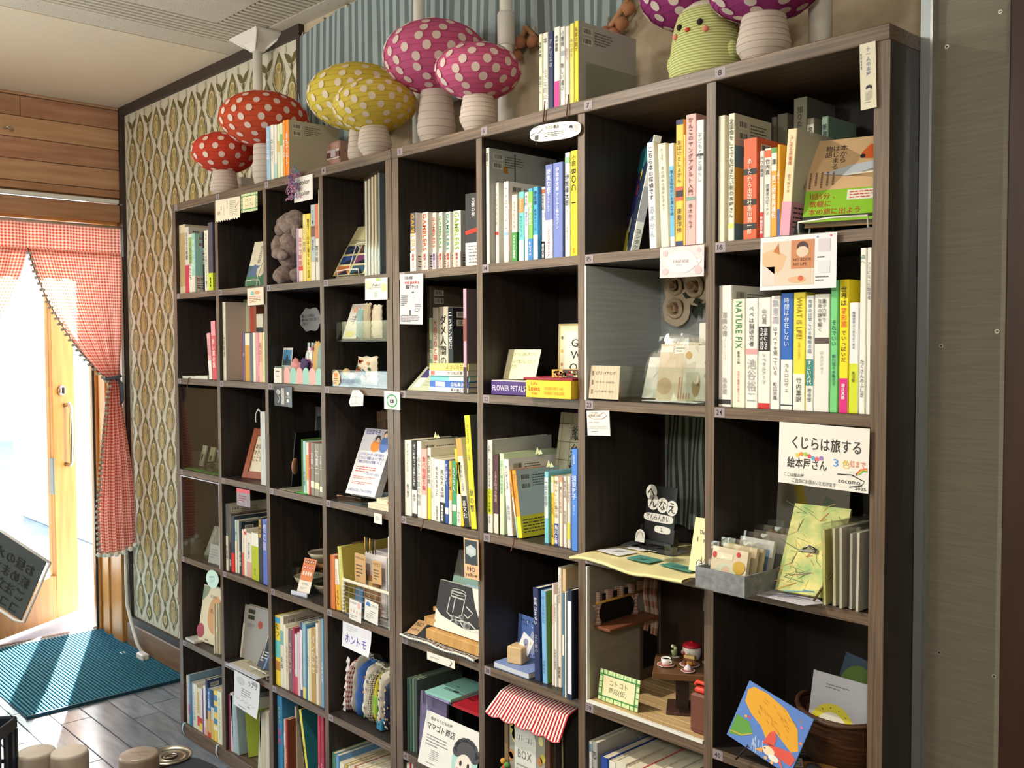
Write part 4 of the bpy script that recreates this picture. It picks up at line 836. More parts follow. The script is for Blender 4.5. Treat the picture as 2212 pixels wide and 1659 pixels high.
lantern('large pink spotted mushroom lantern with a tall stem under the striped curtain',1.3111,0.115,2.0828,0.1316,0.088,0.0391,'e2719f',seed=5,dr=.0115,dots=10)
lantern('small pink spotted mushroom lantern in front of the large pink one',1.5521,0.045,1.9851,0.0977,0.0609,0.0346,'e4739f',seed=6,dr=.0105)
lantern('purple spotted mushroom lantern behind the green chick plush',2.0701,0.15,2.0469,0.0989,0.0649,0.0326,'b5478f',seed=7,dr=.011)
lantern('purple spotted mushroom lantern nearest the end of the shelf beside the green plush',2.2971,0.055,1.9724,0.0942,0.0464,0.0373,'bb4c95',seed=8,dr=.0115)
# tension poles between the shelf top and the ceiling
pole_m=M('e4e0d6',.45); 
def pole(x,y,label,cup=False):
    t=thing('tension_pole',label,'pole',(x,y,TZ),group='white tension poles'); H=ZC-TZ-.001
    MB().lathe([(.016,.03),(.016,H-.05)],pole_m,16).build('tube',t)
    MB().lathe([(.0205,.03),(.0205,.20),(.0195,.215),(.016,.216)],pole_m,16).build('lower_sleeve',t)
    if cup: MB().lathe([(.019,H*.42),(.0215,H*.425),(.0215,H*.55),(.019,H*.56)],M('d2cfc8',.4),16).build('grip_collar',t)
    MB().box(-.06,.06,-.05,.05,.0,.008,pole_m,.004).lathe([(.045,.008),(.03,.018),(.02,.035)],pole_m,16).build('lower_foot',t)
    f=MB(); V=[]; 
    for z,a,b in ((H,.095,.055),(H-.006,.095,.055),(H-.03,.042,.03),(H-.055,.0175,.0175)):
        V+=[(a*sx,b*sy,z) for sx,sy in ((-1,-1),(1,-1),(1,1),(-1,1))]
    f.add(V,[(i*4+k,i*4+(k+1)%4,i*4+4+(k+1)%4,i*4+4+k) for i in range(3) for k in range(4)]+[(3,2,1,0),(12,13,14,15)],pole_m)
    for sx,sy in ((-1,-1),(1,-1),(1,1),(-1,1)): f.tube([(.09*sx,.05*sy,H-.006),(.016*sx,.016*sy,H-.05)],.004,pole_m,6)
    f.build('ceiling_foot',t); return t
pole(0.2023,.222,'white tension pole with a flared ceiling foot in front of the tulip wallpaper')
pole(1.1456,.19,'white tension pole rising behind the large pink lantern')
pole(1.4956,.185,'white tension pole with a thick collar, beside the small pink lantern',True)
pole(2.3509,.15,'white tension pole behind the purple lantern at the shelf end')
# striped curtain on the back wall with a pompom fringe
tops=[(.405,2.375),(.62,2.40),(.86,2.412),(2.2,2.415)]
def lerp(T,x):
    for (a,b),(c,d) in zip(T,T[1:]):
        if x<=c: return b+(d-b)*(x-a)/(c-a)
    return T[-1][1]
LOW=[(.405,1.93),(.80,1.95),(.98,2.02),(1.10,1.995),(1.30,2.03),(1.4441, 2.0795),(1.4948, 2.1457),(1.537, 2.0998),(1.60,2.04),(1.7481, 2.0603),(1.8223, 2.1269),(2.2,2.41)]
ct=thing('striped_curtain','grey blue striped curtain hung along the wall with a terracotta pompom fringe','curtain',(0,0,0))
P=[];Uv=[]; nx=150; nz=14
for j in range(nz+1):
    row=[]
    for i in range(nx+1):
        x=.405+1.55*i/nx; a=lerp(tops,x); b=min(lerp(LOW,x),a-.004); t=j/nz; fold=.006*sin(x*46)+.004*sin(x*81+2)+.003*sin(x*17)
        row.append((x+.012*t*sin(x*9),.262+fold*(.4+.6*t)-.004*t,a+(b-a)*t)); Uv.append((x,t))
    P.append(row)
MB().grid(P,cloth_mat('curtain_stripe','stripe','a9b8ba','74807f',28,.5,.15),uv=Uv).build('cloth',ct)
terra=M('b07a58',.95); 
fr=MB(); pts=[Vector((x,.254,z)) for x,z in LOW[5:11]]
for a,b in zip(pts,pts[1:]): fr.tube([a,b],.007,M('b98a66',.95),6)
fr.build('fringe_braid',ct)
def pom(p,r,mat,parent,nm='pompom'):
    mb=MB(); mb.ball(p,r,mat,12,8); rn=random.Random(int(p[0]*9999+p[2]*777)); mb.v=[tuple(Vector(p)+(Vector(v)-Vector(p))*rn.uniform(.86,1.12)) for v in mb.v]; return mb.build(nm,parent)
for u,v in (((1.4704, 0.25, 2.0829),0),((1.4839, 0.25, 2.114),0),((1.5266, 0.25, 2.1042),0),((1.7892, 0.25, 2.0606),0),((1.8123, 0.25, 2.0797),0),((1.8324, 0.25, 2.1073),0),((1.0322, 0.25, 2.0366),0),((1.7643, 0.25, 2.0685),0)):
    pom((u[0],u[1]-.006,u[2]-.004),.0155,terra,ct)
    MB().tube([(u[0],u[1],u[2]+.012),(u[0],u[1]+.004,u[2]+.035)],.0015,terra,4).build('pompom_cord',ct)
for q in range(7):
    x=.43+.13*q; MB().tube([(x,.262,lerp(tops,x)-.004),(x,.262,lerp(tops,x)+.006),(x,YW-.002,lerp(tops,x)+.006)],.003,M('b9b4a6',.3,.8),6).build('curtain_clip',ct)
# green striped chick plush
gx,gy=2.1583,.078
pl=thing('plush_chick','pale green striped plush chick with rosy cheeks beside the purple lanterns','plush toy',(gx,gy,TZ))
gm=bpy.data.materials.new('green_stripe_plush'); gm.use_nodes=True; N,L=nodes(gm); b=N['Principled BSDF']; b.inputs['Roughness'].default_value=.95; b.inputs['Specular IOR Level'].default_value=.05
tc=N.new('ShaderNodeTexCoord'); wv=N.new('ShaderNodeTexWave'); wv.bands_direction='Z'; wv.inputs['Scale'].default_value=62; wv.inputs['Distortion'].default_value=.6; wv.inputs['Detail Scale'].default_value=.4
rp=N.new('ShaderNodeValToRGB'); rp.color_ramp.elements[0].color=(*lin('98995f'),1); rp.color_ramp.elements[1].color=(*lin('c3cb8c'),1); rp.color_ramp.elements[0].position=.15; rp.color_ramp.elements[1].position=.6
L.new(tc.outputs['Object'],wv.inputs['Vector']); L.new(wv.outputs['Fac'],rp.inputs[0]); L.new(rp.outputs[0],b.inputs['Base Color'])
PB=[(.062,0),(.071,.006),(.073,.02),(.071,.05),(.067,.08),(.061,.11),(.054,.128),(.038,.138),(.001,.141)]
MB().lathe(PB,gm,28,sy=.8).build('body',pl)
MB().lathe([(.045,.118),(.05,.125),(.046,.136),(.03,.146),(.001,.149)],paper_w,24,sy=.8).build('cap_cloth',pl)
def onb(a,z,s=1.0):
    for (r0,z0),(r1,z1) in zip(PB,PB[1:]):
        if z0<=z<=z1: r=r0+(r1-r0)*(z-z0)/(z1-z0)
    return Vector((r*cos(a)*s,r*.8*sin(a)*s,z))
for a,n in ((-1.95,'eye'),(-1.22,'eye')): q=onb(a,.098); MB().ball(q,.0062,ink('241c18'),10,6).build(n,pl)
q=onb(-1.60,.088); MB().ball(q,.0055,M('c8452c',.6),8,6,1,1,.8).build('beak',pl)
for a in (-2.1,-1.05): q=onb(a,.083); MB().ball(q,.0065,M('d98a70',.8),8,6,1,1,.9).build('cheek',pl)
for s,z in ((-1,.045),(1,.045)): MB().ball((s*.067,-.01,z),.018,gm,10,6,.6,.8,1.1).build('wing',pl)
# storage boxes and a cup behind the red and yellow lanterns
bx=thing('storage_box','dusty pink zip case standing behind the books between red and yellow lanterns','case',(0.735,.185,TZ))
MB().box(-.085,.085,-.04,.04,0,.115,M('b58f86',.7),.006).build('body',bx); MB().box(-.086,.086,-.042,-.04,.083,.09,M('ead8d0',.5)).box(-.086,.086,-.042,-.04,.062,.067,M('ead8d0',.5)).build('piping',bx)
MB().box(-.086,.086,-.0425,-.0395,.068,.082,M('7a5550',.6)).build('zip_band',bx)
MB().box(.045,.07,-.045,-.041,.066,.09,M('c9b8c4',.4),.002).build('zip_pull',bx)
gb=thing('paper_box','white lidded paper box half hidden behind the small red lantern','box',(0.1637,.19,TZ))
MB().box(-.05,.05,-.04,.04,0,.07,M('d4cdc2',.8),.003).build('body',gb); MB().box(-.053,.053,-.043,.043,.06,.085,M('dfd9ce',.8),.003).build('lid',gb)
# acrylic holder with hanging oval sign and bookmarks
hx=1.7778
ac=thing('acrylic_book_holder','clear acrylic holder around the books on top beside the pink lanterns','book holder',(hx,0,TZ)); gl=glass_mat('acrylic','f6f8f4',.12)
MB().box(-.004,.125,.0,.20,.0002,.0022,gl).build('base',ac); MB().box(-.004,.125,.195,.198,.0025,.09,gl).build('back',ac); MB().box(.123,.126,.03,.19,.0025,.085,gl).build('end_panel',ac)
def outline_oval(w,h,n=28,p=2.6):
    return [(w/2*math.copysign(abs(cos(2*pi*i/n))**(2/p),cos(2*pi*i/n)),h/2*math.copysign(abs(sin(2*pi*i/n))**(2/p),sin(2*pi*i/n))) for i in range(n)]
# gingham door curtain: valance, two tied-back panels, pompom trim
gc=thing('gingham_curtain','red and white gingham cafe curtain with pompom trim, tied back in the doorway','curtain',(0,0,0))
ging=cloth_mat('gingham','ging','eecfc0','c4482e',1,1,.55); XC=XL+.018
ZT=1.8863; ZB_=1.7523
P=[];Uv=[]; n=90
for j in range(7):
    r=[]
    for i in range(n+1):
        y=-1.05+1.30*i/n; t=j/6; r.append((XC+.006*sin(y*60)+.004*sin(y*23+1),y,ZT-.004+(ZB_-ZT+.004)*t)); Uv.append((y/.0135,(ZT+(ZB_-ZT)*t)/.0135))
    P.append(r)
MB().grid(P,ging,uv=Uv).build('valance',gc)
MB().tube([(XC,-1.08,ZT),(XC,.256,ZT)],.006,M('c9c4b8',.4,.6),8).build('curtain_rod',gc)
yT,zT=0.1984,1.2225; yP=-0.1442; zE=0.454
edge=[(-.139,ZB_+.01),(-0.115, 1.676),(-0.0663, 1.5493),(-0.0068, 1.4402),(0.0581, 1.3406),(0.1404, 1.2403),(0.19, 1.2124)]
def edge_at(z):
    for (a,b),(c,d) in zip(edge,edge[1:]):
        if z>=d: return a+(c-a)*(b-z)/(b-d)
    return edge[-1][0]
def panel(sign,y_axis):
    """one tied-back curtain panel, mirrored about y_axis when sign is -1"""
    my=lambda y: y if sign==1 else 2*y_axis-y
    P=[];Uv=[]; nz=46; nx=44; z0=ZB_+.02
    for j in range(nz+1):
        z=z0+(zE-z0)*j/nz; row=[]
        if z>=zT: a=edge_at(z); b=.246-.02*((z0-z)/(z0-zT))**3; k=(z0-z)/(z0-zT)
        else: q=(zT-z)/(zT-zE); a=yT-.012-.085*min(1,q*1.3)**.8+.02*q; b=yT+.022+.02*min(1,q*2)+.03*q; k=1
        for i in range(nx+1):
            s=i/nx; fold=(.004+.012*k)*sin(s*2*pi*5+.6)+(.004*k)*sin(s*2*pi*11)
            zz=z+ (0 if z>=zT else (.03*s-.035*(1-s)*0)*((zT-z)/(zT-zE))-.018*sin(s*pi)*((zT-z)/(zT-zE)))
            row.append((XC+.012+fold+(0 if z>=zT else .05*s*min(1,q*1.4)),my(min(a+(b-a)*s,.262)),zz)); Uv.append((s*.42/.0135,(j/nz*1.32)/.0135))
        P.append(row)
    MB().grid(P,ging,uv=Uv).build('panel',gc)
    # trim: grey braid with pompoms along the free edge, then the hem
    pomm=M('b9b09e',.95); braid=M('a87868',.9)
    path=[Vector((XC+.022,my(r[0][1]),r[0][2])) for r in P]
    MB().tube(path,.003,braid,5).build('edge_braid',gc)
    L=0; nxt=.012
    for a,b in zip(path,path[1:]):
        l=(b-a).length
        while L+l>nxt:
            p=a+(b-a)*((nxt-L)/l); z=p.z; up=(z>zT)
            pom((p.x+.006,p.y-(.006 if up else -.004)*sign,p.z-.011),.0066,pomm,gc); nxt+=.0265 if up else .024
        L+=l
    for i in range(0,nx+1,4): q=P[-1][i]; pom((q[0],q[1],q[2]-.010),.0115,M('ece6d8',.95),gc)
    MB().tube([Vector((p[0],p[1],p[2])) for p in P[-1]],.003,braid,5).build('hem_braid',gc)
    # tie band
    tb=M('4a5868',.8); ty=my(yT)
    MB().tube([(XC+.014+.03*cos(a),ty+.034*sin(a),zT+.006*sin(a)) for a in [2*pi*i/16 for i in range(16)]],.007,tb,6,closed=True).build('tie_band',gc)
    MB().tube([(XC+.02,my(yT+.015),zT-.005),(XC+.03,my(yT+.034),zT-.03),(XC+.03,my(yT+.036),zT-.1),(XC+.022,my(yT+.03),zT-.13)],[.008,.009,.008,.003],tb,6).build('tie_end',gc)
panel(1,0); panel(-1,-.139)
# ================================================================ helpers for cards, leaning panels, boxes
WH='ece7dc'
def card(name,label,cat,k,y,mat=WH,fn=None,th=.0006,curl=0,group=None,outline=None):
    """a flat card hanging near plane y; k=(x,z of its upper left corner, width, height, roll)"""
    x,z,w,h,ro=k; mb=MB(); m=M(mat,.6) if isinstance(mat,str) else mat
    if outline: mb.prism(outline(w,h),(0,0,0),X_,Z_,Y_,th,m)
    elif curl:
        mb.grid([[(w*i/12,0,-h*(1-j/10)) for i in range(13)] for j in range(11)],m)
    else: mb.box(0,w,0,th,-h,0,m)
    if fn: fn(mb,w,h)
    if curl: mb.v=[(p[0],p[1]-curl*((p[2]/h)**2)*(.4+.6*p[0]/w),p[2]) for p in mb.v]
    o=mb.build(name); o.location=(x,y,z); o.rotation_euler=(0,-ro,0); return tag(o,label,cat,group)
FO=(0,-.0006,0)
def T(mb,s,mode,x0,z0,w,h,c='333',d=-.0006): mb.text(s,mode,(x0,d,z0),X_,Z_,w,h,ink(c))
def R(mb,x0,x1,z0,z1,c,d=-.0004): mb.rect((0,d,0),X_,Z_,x0,x1,z0,z1,M(c,.6))
def Dc(mb,cx,cz,rx,rz,c,d=-.0005,n=16): mb.disc((0,d,0),X_,Z_,cx,cz,rx,rz,M(c,.6),n)
def St(mb,pts,w,c,d=-.0006): mb.stroke((0,d,0),X_,Z_,pts,w,ink(c))
def LN(mb,x0,z0,w,h,n,c='666',seed=1,d=-.0006): mb.lines((x0,d,z0),X_,Z_,w,h,n,ink(c),seed=seed)
def lean(name,label,cat,loc,w,h,th,tilt,yaw,mat,fn=None,group=None,pages=None):
    """a board, book or card leaning back, standing on its lower edge at loc (lower left front corner)"""
    t=thing(name,label,cat,(loc[0],loc[1],loc[2]+.0005+th*sin(tilt)),0,group,(-tilt,0,yaw)); m=M(mat,.5) if isinstance(mat,str) else mat
    mb=MB()
    if pages: mb.box(0,w,0,.0015,0,h,m).box(0,w,th-.0015,th,0,h,m).box(w-.0012,w,.0015,th-.0015,0,h,m)
    else: mb.box(0,w,0,th,0,h,m)
    mb.M=Matrix.Translation((0,0,h))
    if fn: fn(mb,w,h)
    mb.M=None
    mb.build('cover' if pages else 'sheet',t)
    if pages: MB().box(.002,w-.0013,.0016,th-.0016,.002,h-.002,PAGE).build('page_block',t)
    return t
def box_thing(name,label,cat,loc,rz=0,group=None): return thing(name,label,cat,(loc[0],loc[1],loc[2]+.0005),rz,group)
def wire_stand(label,x,y,z,w,h=.045,dp=.09,col='e9e6dc'):
    t=thing('display_stand',label,'display stand',(x,y,z)); m=M(col,.4); r=.0017
    MB().tube([(0,.02,r),(0,-.012,r),(0,-.014,.02),(w*.5,-.014,.022),(w,-.014,.02),(w,-.012,r),(w,.02,r)],r,m,6).build('front_lip',t)
    MB().tube([(0,.02,r),(0,.03,h),(0,.05,h*2.2),(w,.05,h*2.2),(w,.03,h),(w,.02,r)],r,m,6).build('back_rest',t)
    for s in (0,w): MB().tube([(s,.05,h*2.2),(s,dp,r),(s,.02,r)],r,m,6).build('leg',t)
    return t
# ---------------------------------------------------------------- signs hanging on the front edges
def f(mb,w,h):
    R(mb,0,w,-h*.05,0,'ddd5c2'); T(mb,'無印の店','v',w*.42,-h*.10,w*.12,h*.34,'a06a5a'); T(mb,'しょうにん','v',w*.30,-h*.28,w*.11,h*.45,'7a8a70'); T(mb,'本屋','v',w*.18,-h*.30,w*.12,h*.2,'b85a50')
    LN(mb,w*.58,-h*.12,w*.3,h*.62,8,'a8a48e',3); St(mb,[(w*.8,-h*.45),(w*.92,-h*.3),(w*.94,-h*.2)],.003,'d8907a'); R(mb,w*.08,w*.2,-h*.66,-h*.52,'c9a89a')
def scal(w,h): return [(0,0),(0,-h)]+[(w*(i+.5*q)/10*.96,-h*(1-.04*(i/10))+(0 if q==0 else -.0)+( .006 if q==1 else 0)) for i in range(10) for q in (0,1)]+[(w*.98,-h*.93),(w,-h*.5),(w,0)]
card('paper_sign','cream receipt-like paper sign with scalloped lower edge in the top row','sign',(0.3383, 1.8211, 0.1657, 0.0706, -0.0246),-.006,'e9dfc6',f,outline=lambda w,h: scal(w,h)[::-1])
def green_frame(text):
    def f(mb,w,h):
        b=min(w,h)*.15; R(mb,b,w-b,-h+b,-b,'ecdfb4'); g='3f8a4a'; t=min(w,h)*.022
        for x in (b,w-b): R(mb,x-t,x+t,-h,0,g,-.0005)
        for z in (-b,-h+b): R(mb,0,w,z-t,z+t,g,-.0005)
        for i in range(1,5):
            for z in (0,-h+b): R(mb,w*i/5-t*.6,w*i/5+t*.6,z-b,z,g,-.0005)
            for x in (0,w-b): R(mb,x,x+b,-h*i/5-t*.6,-h*i/5+t*.6,g,-.0005)
        rn=random.Random(5)
        for i in range(5):
            for z in (-b*.5,-h+b*.5): x=w*(i+.5)/5; St(mb,[(x-b*.3,z-b*.25),(x-b*.2,z+b*.25),(x+b*.25,z+b*.2),(x+b*.3,z-b*.25)],t*.5,'7aa878')
        T(mb,text,'h',w*.25,-h*.28,w*.5,h*.42,'6a7a52')
    return f
card('framed_sign','small pale green tile-bordered card sign in the top row, second column','sign',(0.5054, 1.8211, 0.1009, 0.0552, -0.0207),-.004,'dfe6b4',green_frame('コトコト/しょうてん'))
def f(mb,w,h): T(mb,'color','h',w*.28,-h*.12,w*.6,h*.24,'222'); T(mb,'color','h',w*.28,-h*.56,w*.6,h*.24,'222')
card('color_sign','white card with the word color printed twice, hung with a pink tuft','sign',(0.8203, 1.8304, 0.0978, 0.069, -0.0012),-.006,'efe9df',f)
sx=(0.842, -0.022, 1.8125); sc=thing('tinsel_scrunchie','curly pink and lilac tinsel hair tie hanging on the color card','hair tie',(sx[0],-.02,sx[2]))
rn=random.Random(9)
for i,cc in enumerate(('b0709a','c98ab0','8a6aa8','d8a0b0','6a9ac0','b87a9a')):
    mb=MB()
    for k in range(9):
        p=Vector((rn.gauss(0,.014),rn.gauss(0,.005),rn.gauss(0,.017))); d=Vector((rn.gauss(0,1),rn.gauss(0,.4),rn.gauss(0,1))).normalized()
        e=d.cross(Vector((0,1,0))).normalized(); mb.tube([p+d*.011*(t/7-.5)*2+e*.006*sin(t*1.8)+Vector((0,.003*cos(t*1.8),0)) for t in range(8)],.0011,M(cc,.35),4,cap=False)
    mb.build('tinsel_loop',sc)
def f(mb,w,h): Dc(mb,w*.33,-h*.3,w*.12,h*.12,'8ac0b8'); Dc(mb,w*.62,-h*.28,w*.14,h*.1,'e89a6a'); LN(mb,w*.12,-h*.45,w*.76,h*.4,4,'c9785a',2); St(mb,[(w*.2,-h*.85),(w*.5,-h*.6),(w*.8,-h*.75)],.002,'9ab86a')
card('drawn_card','small cream card with orange and teal drawing in the second column','card',(0.5348, 1.5337, 0.0997, 0.052, 0.007),-.004,'e9dcc6',f)
def f(mb,w,h): Dc(mb,w*.15,-h*.3,w*.14,h*.22,'f0cdb4'); Dc(mb,w*.85,-h*.45,w*.13,h*.2,'f0e29a'); Dc(mb,w*.6,-h*.08,w*.12,h*.07,'a8c86a'); T(mb,'(Pallet)','h',w*.3,-h*.25,w*.42,h*.14,'555'); LN(mb,w*.2,-h*.42,w*.6,h*.1,2,'888'); LN(mb,w*.42,-h*.6,w*.16,h*.3,6,'777',4)
card('pallet_card','small white watercolour card sign hanging from the second board of the fourth column','sign',(1.1626, 1.5311, 0.0977, 0.0553, -0.0112),-.004,'ece8da',f)
def f(mb,w,h):
    T(mb,'日用と雑貨','h',w*.2,-h*.05,w*.35,h*.06,'333'); T(mb,'majakka','h',w*.2,-h*.12,w*.66,h*.09,'c8323c'); T(mb,'雑貨マヤッカ','h',w*.25,-h*.22,w*.55,h*.08,'222')
    mb.poly([(w*.5,-.0005,-h*.8),(w*.62,-.0005,-h*.8),(w*.60,-.0005,-h*.38),(w*.53,-.0005,-h*.38)],M('f4f2ee',.6)); R(mb,w*.52,w*.61,-h*.38,-h*.35,'444'); Dc(mb,w*.565,-h*.34,w*.03,h*.02,'ddd')
    LN(mb,w*.06,-h*.40,w*.3,h*.24,6,'555',2); LN(mb,w*.66,-h*.6,w*.28,h*.16,5,'666',5); LN(mb,w*.05,-h*.82,w*.9,h*.14,5,'444',8); R(mb,w*.42,w*.5,-h*.82,-h*.72,'555')
card('lighthouse_flyer','tall grey flyer with a white lighthouse hanging in the fifth column','flyer',(1.3135, 1.534, 0.092, 0.1218, -0.0277),-.004,'c9c6ca',f)
def shape_house(w,h): return [(w*.28,0),(w*.72,0),(w,-h*.28),(w*.95,-h*.95),(w*.1,-h),(0,-h*.75)][::-1]
def f(mb,w,h): St(mb,[(w*.2,-h*.45),(w*.5,-h*.4),(w*.8,-h*.48),(w*.8,-h*.85),(w*.5,-h*.78),(w*.2,-h*.85),(w*.2,-h*.45)],.0012,'aaa'); St(mb,[(w*.5,-h*.4),(w*.5,-h*.78)],.0012,'aaa'); LN(mb,w*.35,-h*.18,w*.3,h*.1,1,'999')
card('book_shaped_tag','small white angular tag with an open book outline under the fourth column tray','tag',(1.0843, 1.2425, 0.0684, 0.0432, 0.0316),-.006,'e6e4de',f,outline=shape_house)
def f(mb,w,h):
    for r,c in ((.36,'3f9a5a'),(.29,WH)): Dc(mb,w*.5,-h*.52,w*r*.95,h*r,c,-.0005-.0001*(r<.3),24)
    R(mb,w*.38,w*.62,-h*.64,-h*.44,'333',-.0007); St(mb,[(w*.44,-h*.44),(w*.46,-h*.36),(w*.54,-h*.36),(w*.56,-h*.44)],.0012,'333',-.0007); T(mb,'0','h',w*.44,-h*.47,w*.12,h*.14,'eee',-.0008); LN(mb,w*.3,-h*.1,w*.4,h*.06,1,'777'); LN(mb,w*.25,-h*.92,w*.5,h*.05,1,'888')
card('ring_logo_card','white card with a green ring and black bag emblem on the centre post','card',(1.243, 1.2451, 0.0673, 0.0454, -0.0029),-.005,WH,f)
def f(mb,w,h): LN(mb,w*.2,-h*.25,w*.6,h*.5,4,'888',3)
card('white_tag','tiny white tag hanging at the end of the fourth column book stand','tag',(1.1954, 0.9309, 0.0343, 0.0264, -0.0095),-.006,WH,f)
# black acrylic earring card
def f(mb,w,h):
    for c,x in (('f0f0f0',.28),('e6e6e6',.5)): St(mb,[(w*(x-.1),-h*.2),(w*(x+.06),-h*.3),(w*(x-.06),-h*.45),(w*(x+.05),-h*.6),(w*(x-.05),-h*.85)],.002,c)
    for z in (.35,.7): Dc(mb,w*.78,-h*z,w*.07,h*.09,'e9e4da'); 
    R(mb,w*.68,w*.9,-h*.53,-h*.515,'ddd'); R(mb,w*.42,w*.58,-h*.9,-h*.1,'bbb4a6',-.0004); Dc(mb,w*.25,-h*.3,w*.14,h*.12,'9a9a9a')
card('earring_card','square black clear card with white drawings under the pastel scalloped box','card',(0.6898, 1.2428, 0.1008, 0.0588, -0.005),-.004,M('25252a',.15),f)
def f(mb,w,h): LN(mb,w*.15,-h*.35,w*.7,h*.4,3,'a05a60',3); R(mb,0,w,-h*.22,0,'d8646c'); LN(mb,w*.2,-h*.7,w*.5,h*.1,1,'eee')
card('red_topped_card','translucent grey tag with red top above the dark books of the second column','tag',(0.4501, 0.9157, 0.0865, 0.0539, 0.0181),-.006,M('9a8e96',.3),f)
def leaf_tag(w,h): return [(w*.5+w*.5*cos(a)*(1 if sin(a)>-.3 else .92),-h*.5+h*.5*sin(a)) for a in [2*pi*i/24 for i in range(24)]]
def f(mb,w,h): LN(mb,w*.3,-h*.3,w*.45,h*.4,5,'9ab8a8',3)
card('leaf_shaped_tag','pale mint rounded tag hanging in the leftmost column','tag',(0.223, 0.6183, 0.0918, 0.0603, 0.1671),-.006,'c9e4d8',f,outline=leaf_tag)
def f(mb,w,h):
    T(mb,'ラブリ','h',w*.54,-h*.1,w*.38,h*.16,'333'); Dc(mb,w*.26,-h*.22,w*.17,h*.12,'c4c6c6'); Dc(mb,w*.26,-h*.3,w*.015,h*.012,'444',-.0007); R(mb,w*.72,w*.92,-h*.16,-h*.05,'a8a8aa')
    LN(mb,w*.3,-h*.38,w*.42,h*.26,4,'888',3); St(mb,[(w*(.08+.08*i),-h*(.72+.06*(i%2))) for i in range(11)],.0015,'aaa'); T(mb,'2025','h',w*.55,-h*.8,w*.18,h*.06,'555'); LN(mb,w*.2,-h*.9,w*.7,h*.05,1,'777')
card('drawn_sheet','large white sheet with a faint animal drawing hanging in the second column','sheet',(0.4204, 0.3318, 0.1645, 0.1085, -0.0075),-.008,'dcdcde',f,curl=.012)
def f(mb,w,h): T(mb,'ホントモ','h1',w*.10,-h*.38,w*.78,h*.50,'5a4ab0'); LN(mb,w*.15,-h*.08,w*.45,h*.24,3,'c0bcc0',3); R(mb,w*.68,w*.92,-h*.36,-h*.08,'e2dce4')
card('purple_lettered_sheet','white sheet with big purple handwriting above the fabric pouches','sign',(1.0474, 0.6193, 0.134, 0.0664, -0.0005),-.008,'dfe0e8',f,curl=.01)
def f(mb,w,h): LN(mb,w*.12,-h*.3,w*.6,h*.4,1,'bbb',3); St(mb,[(w*.86,-h*.2),(w*.9,-h*.45),(w*.85,-h*.75),(w*.82,-h*.85)],.0018,'333')
card('white_strip_sign','narrow white strip sign hanging below the sketch in the fifth column','sign',(1.412, 0.6204, 0.1053, 0.0195, 0.0137),-.006,WH,f)
def f(mb,w,h):
    mb.box(w*.08,w*.92,-.0006,0,-h*.64,-h*.04,M('39434a',.4)); mb.poly([(w*(.5+.34*cos(2*pi*i/12)*(1+.15*(i%2))),-.0008,-h*(.3+.13*sin(2*pi*i/12)*(1+.2*(i%2)))) for i in range(12)][::-1],M('b9c4c6',.5))
    for i in range(5): St(mb,[(w*(.3+.1*i),-h*.24),(w*(.36+.07*i),-h*.36)],.0012,'e9eeee',-.001)
    T(mb,'NO','h',w*.08,-h*.68,w*.84,h*.14,'3a2c22'); T(mb,'yellow','h',w*.06,-h*.83,w*.86,h*.12,'4a3a2c')
card('bookmark_tag','tall peach tag with black picture of a white bloom above the sketch','tag',(1.5517, 0.9176, 0.0517, 0.0927, 0.0276),-.006,'e0b68c',f)
def f(mb,w,h):
    T(mb,'カカシ書店','h',-w*.2,h*.36,w*.28,h*.2,'444'); LN(mb,-w*.2,h*.02,w*.46,h*.3,3,'555',3)
    st=lambda p: St(mb,p,.0011,'444'); x0,z0=-w*.36,h*.02
    st([(x0-.008,z0+.012),(x0,z0+.022),(x0+.010,z0+.012),(x0-.008,z0+.012)]); st([(x0-.018,z0-.004),(x0-.004,z0+.002),(x0+.006,z0),(x0+.018,z0+.008)]); R(mb,x0-.005,x0+.006,z0-.014,z0-.004,'555'); st([(x0,z0-.014),(x0,z0-.026)])
    Dc(mb,w*.31,h*.12,w*.035,h*.11,'333'); Dc(mb,w*.31,h*.03,w*.03,h*.05,WH,-.0007); LN(mb,w*.37,h*.24,w*.09,h*.36,7,'999',6)
k=(1.7702, 1.8227, 0.1465, 0.0403, -0.1071)
def oval(w,h): return outline_oval(w,h,30,3.2)
cx,cz,w,h,ro=k
o=MB(); o.prism(outline_oval(w,h*.88,30,3),(0,0,0),X_,Z_,Y_,.0008,M('ece9da',.6)); f(o,w,h*.9); o=o.build('oval_shop_sign'); q=(1.8476, -0.006, 1.7949); o.location=(q[0],-.006,q[2]); o.rotation_euler=(0,-.02--0.088,0); tag(o,'white oval sign with a scarecrow drawing under the pink lanterns','sign')
for q,lb in (((1.817, -0.005, 1.8342),'first'),((1.8837, -0.005, 1.8346),'second')):
    o=MB().tube([(q[0],-.0035,q[2]+.028),(q[0]+.001,-.006,q[2]+.01),(q[0]-.002,-.0065,q[2]-.012),(q[0]+.001,-.006,q[2]-.02)],.0014,M('5a3024',.8),6).build('bookmark_ribbon'); tag(o,'brown bookmark ribbon over the shelf edge, %s from the oval sign'%('directly above' if lb=='first' else 'farther'),'ribbon')
def f(mb,w,h):
    for x,z,r in ((.1,.8,.12),(.9,.8,.14),(.1,.2,.1),(.92,.15,.08)): Dc(mb,w*x*.94+.003,-h*z,w*r*.6,h*r*.9,'cdb4b6')
    Dc(mb,w*.5,-h*.5,w*.34,h*.36,'e6dcdc',-.0006,24); T(mb,'FABPANE','h',w*.32,-h*.42,w*.36,h*.13,'8a7a7c',-.0008); LN(mb,w*.38,-h*.58,w*.26,h*.05,1,'a09094',3,-.0008)
    for x,z in ((.84,.6),(.9,.5),(.82,.48)): Dc(mb,w*x,-h*z,w*.04,h*.06,'f0e6e6',-.0007)
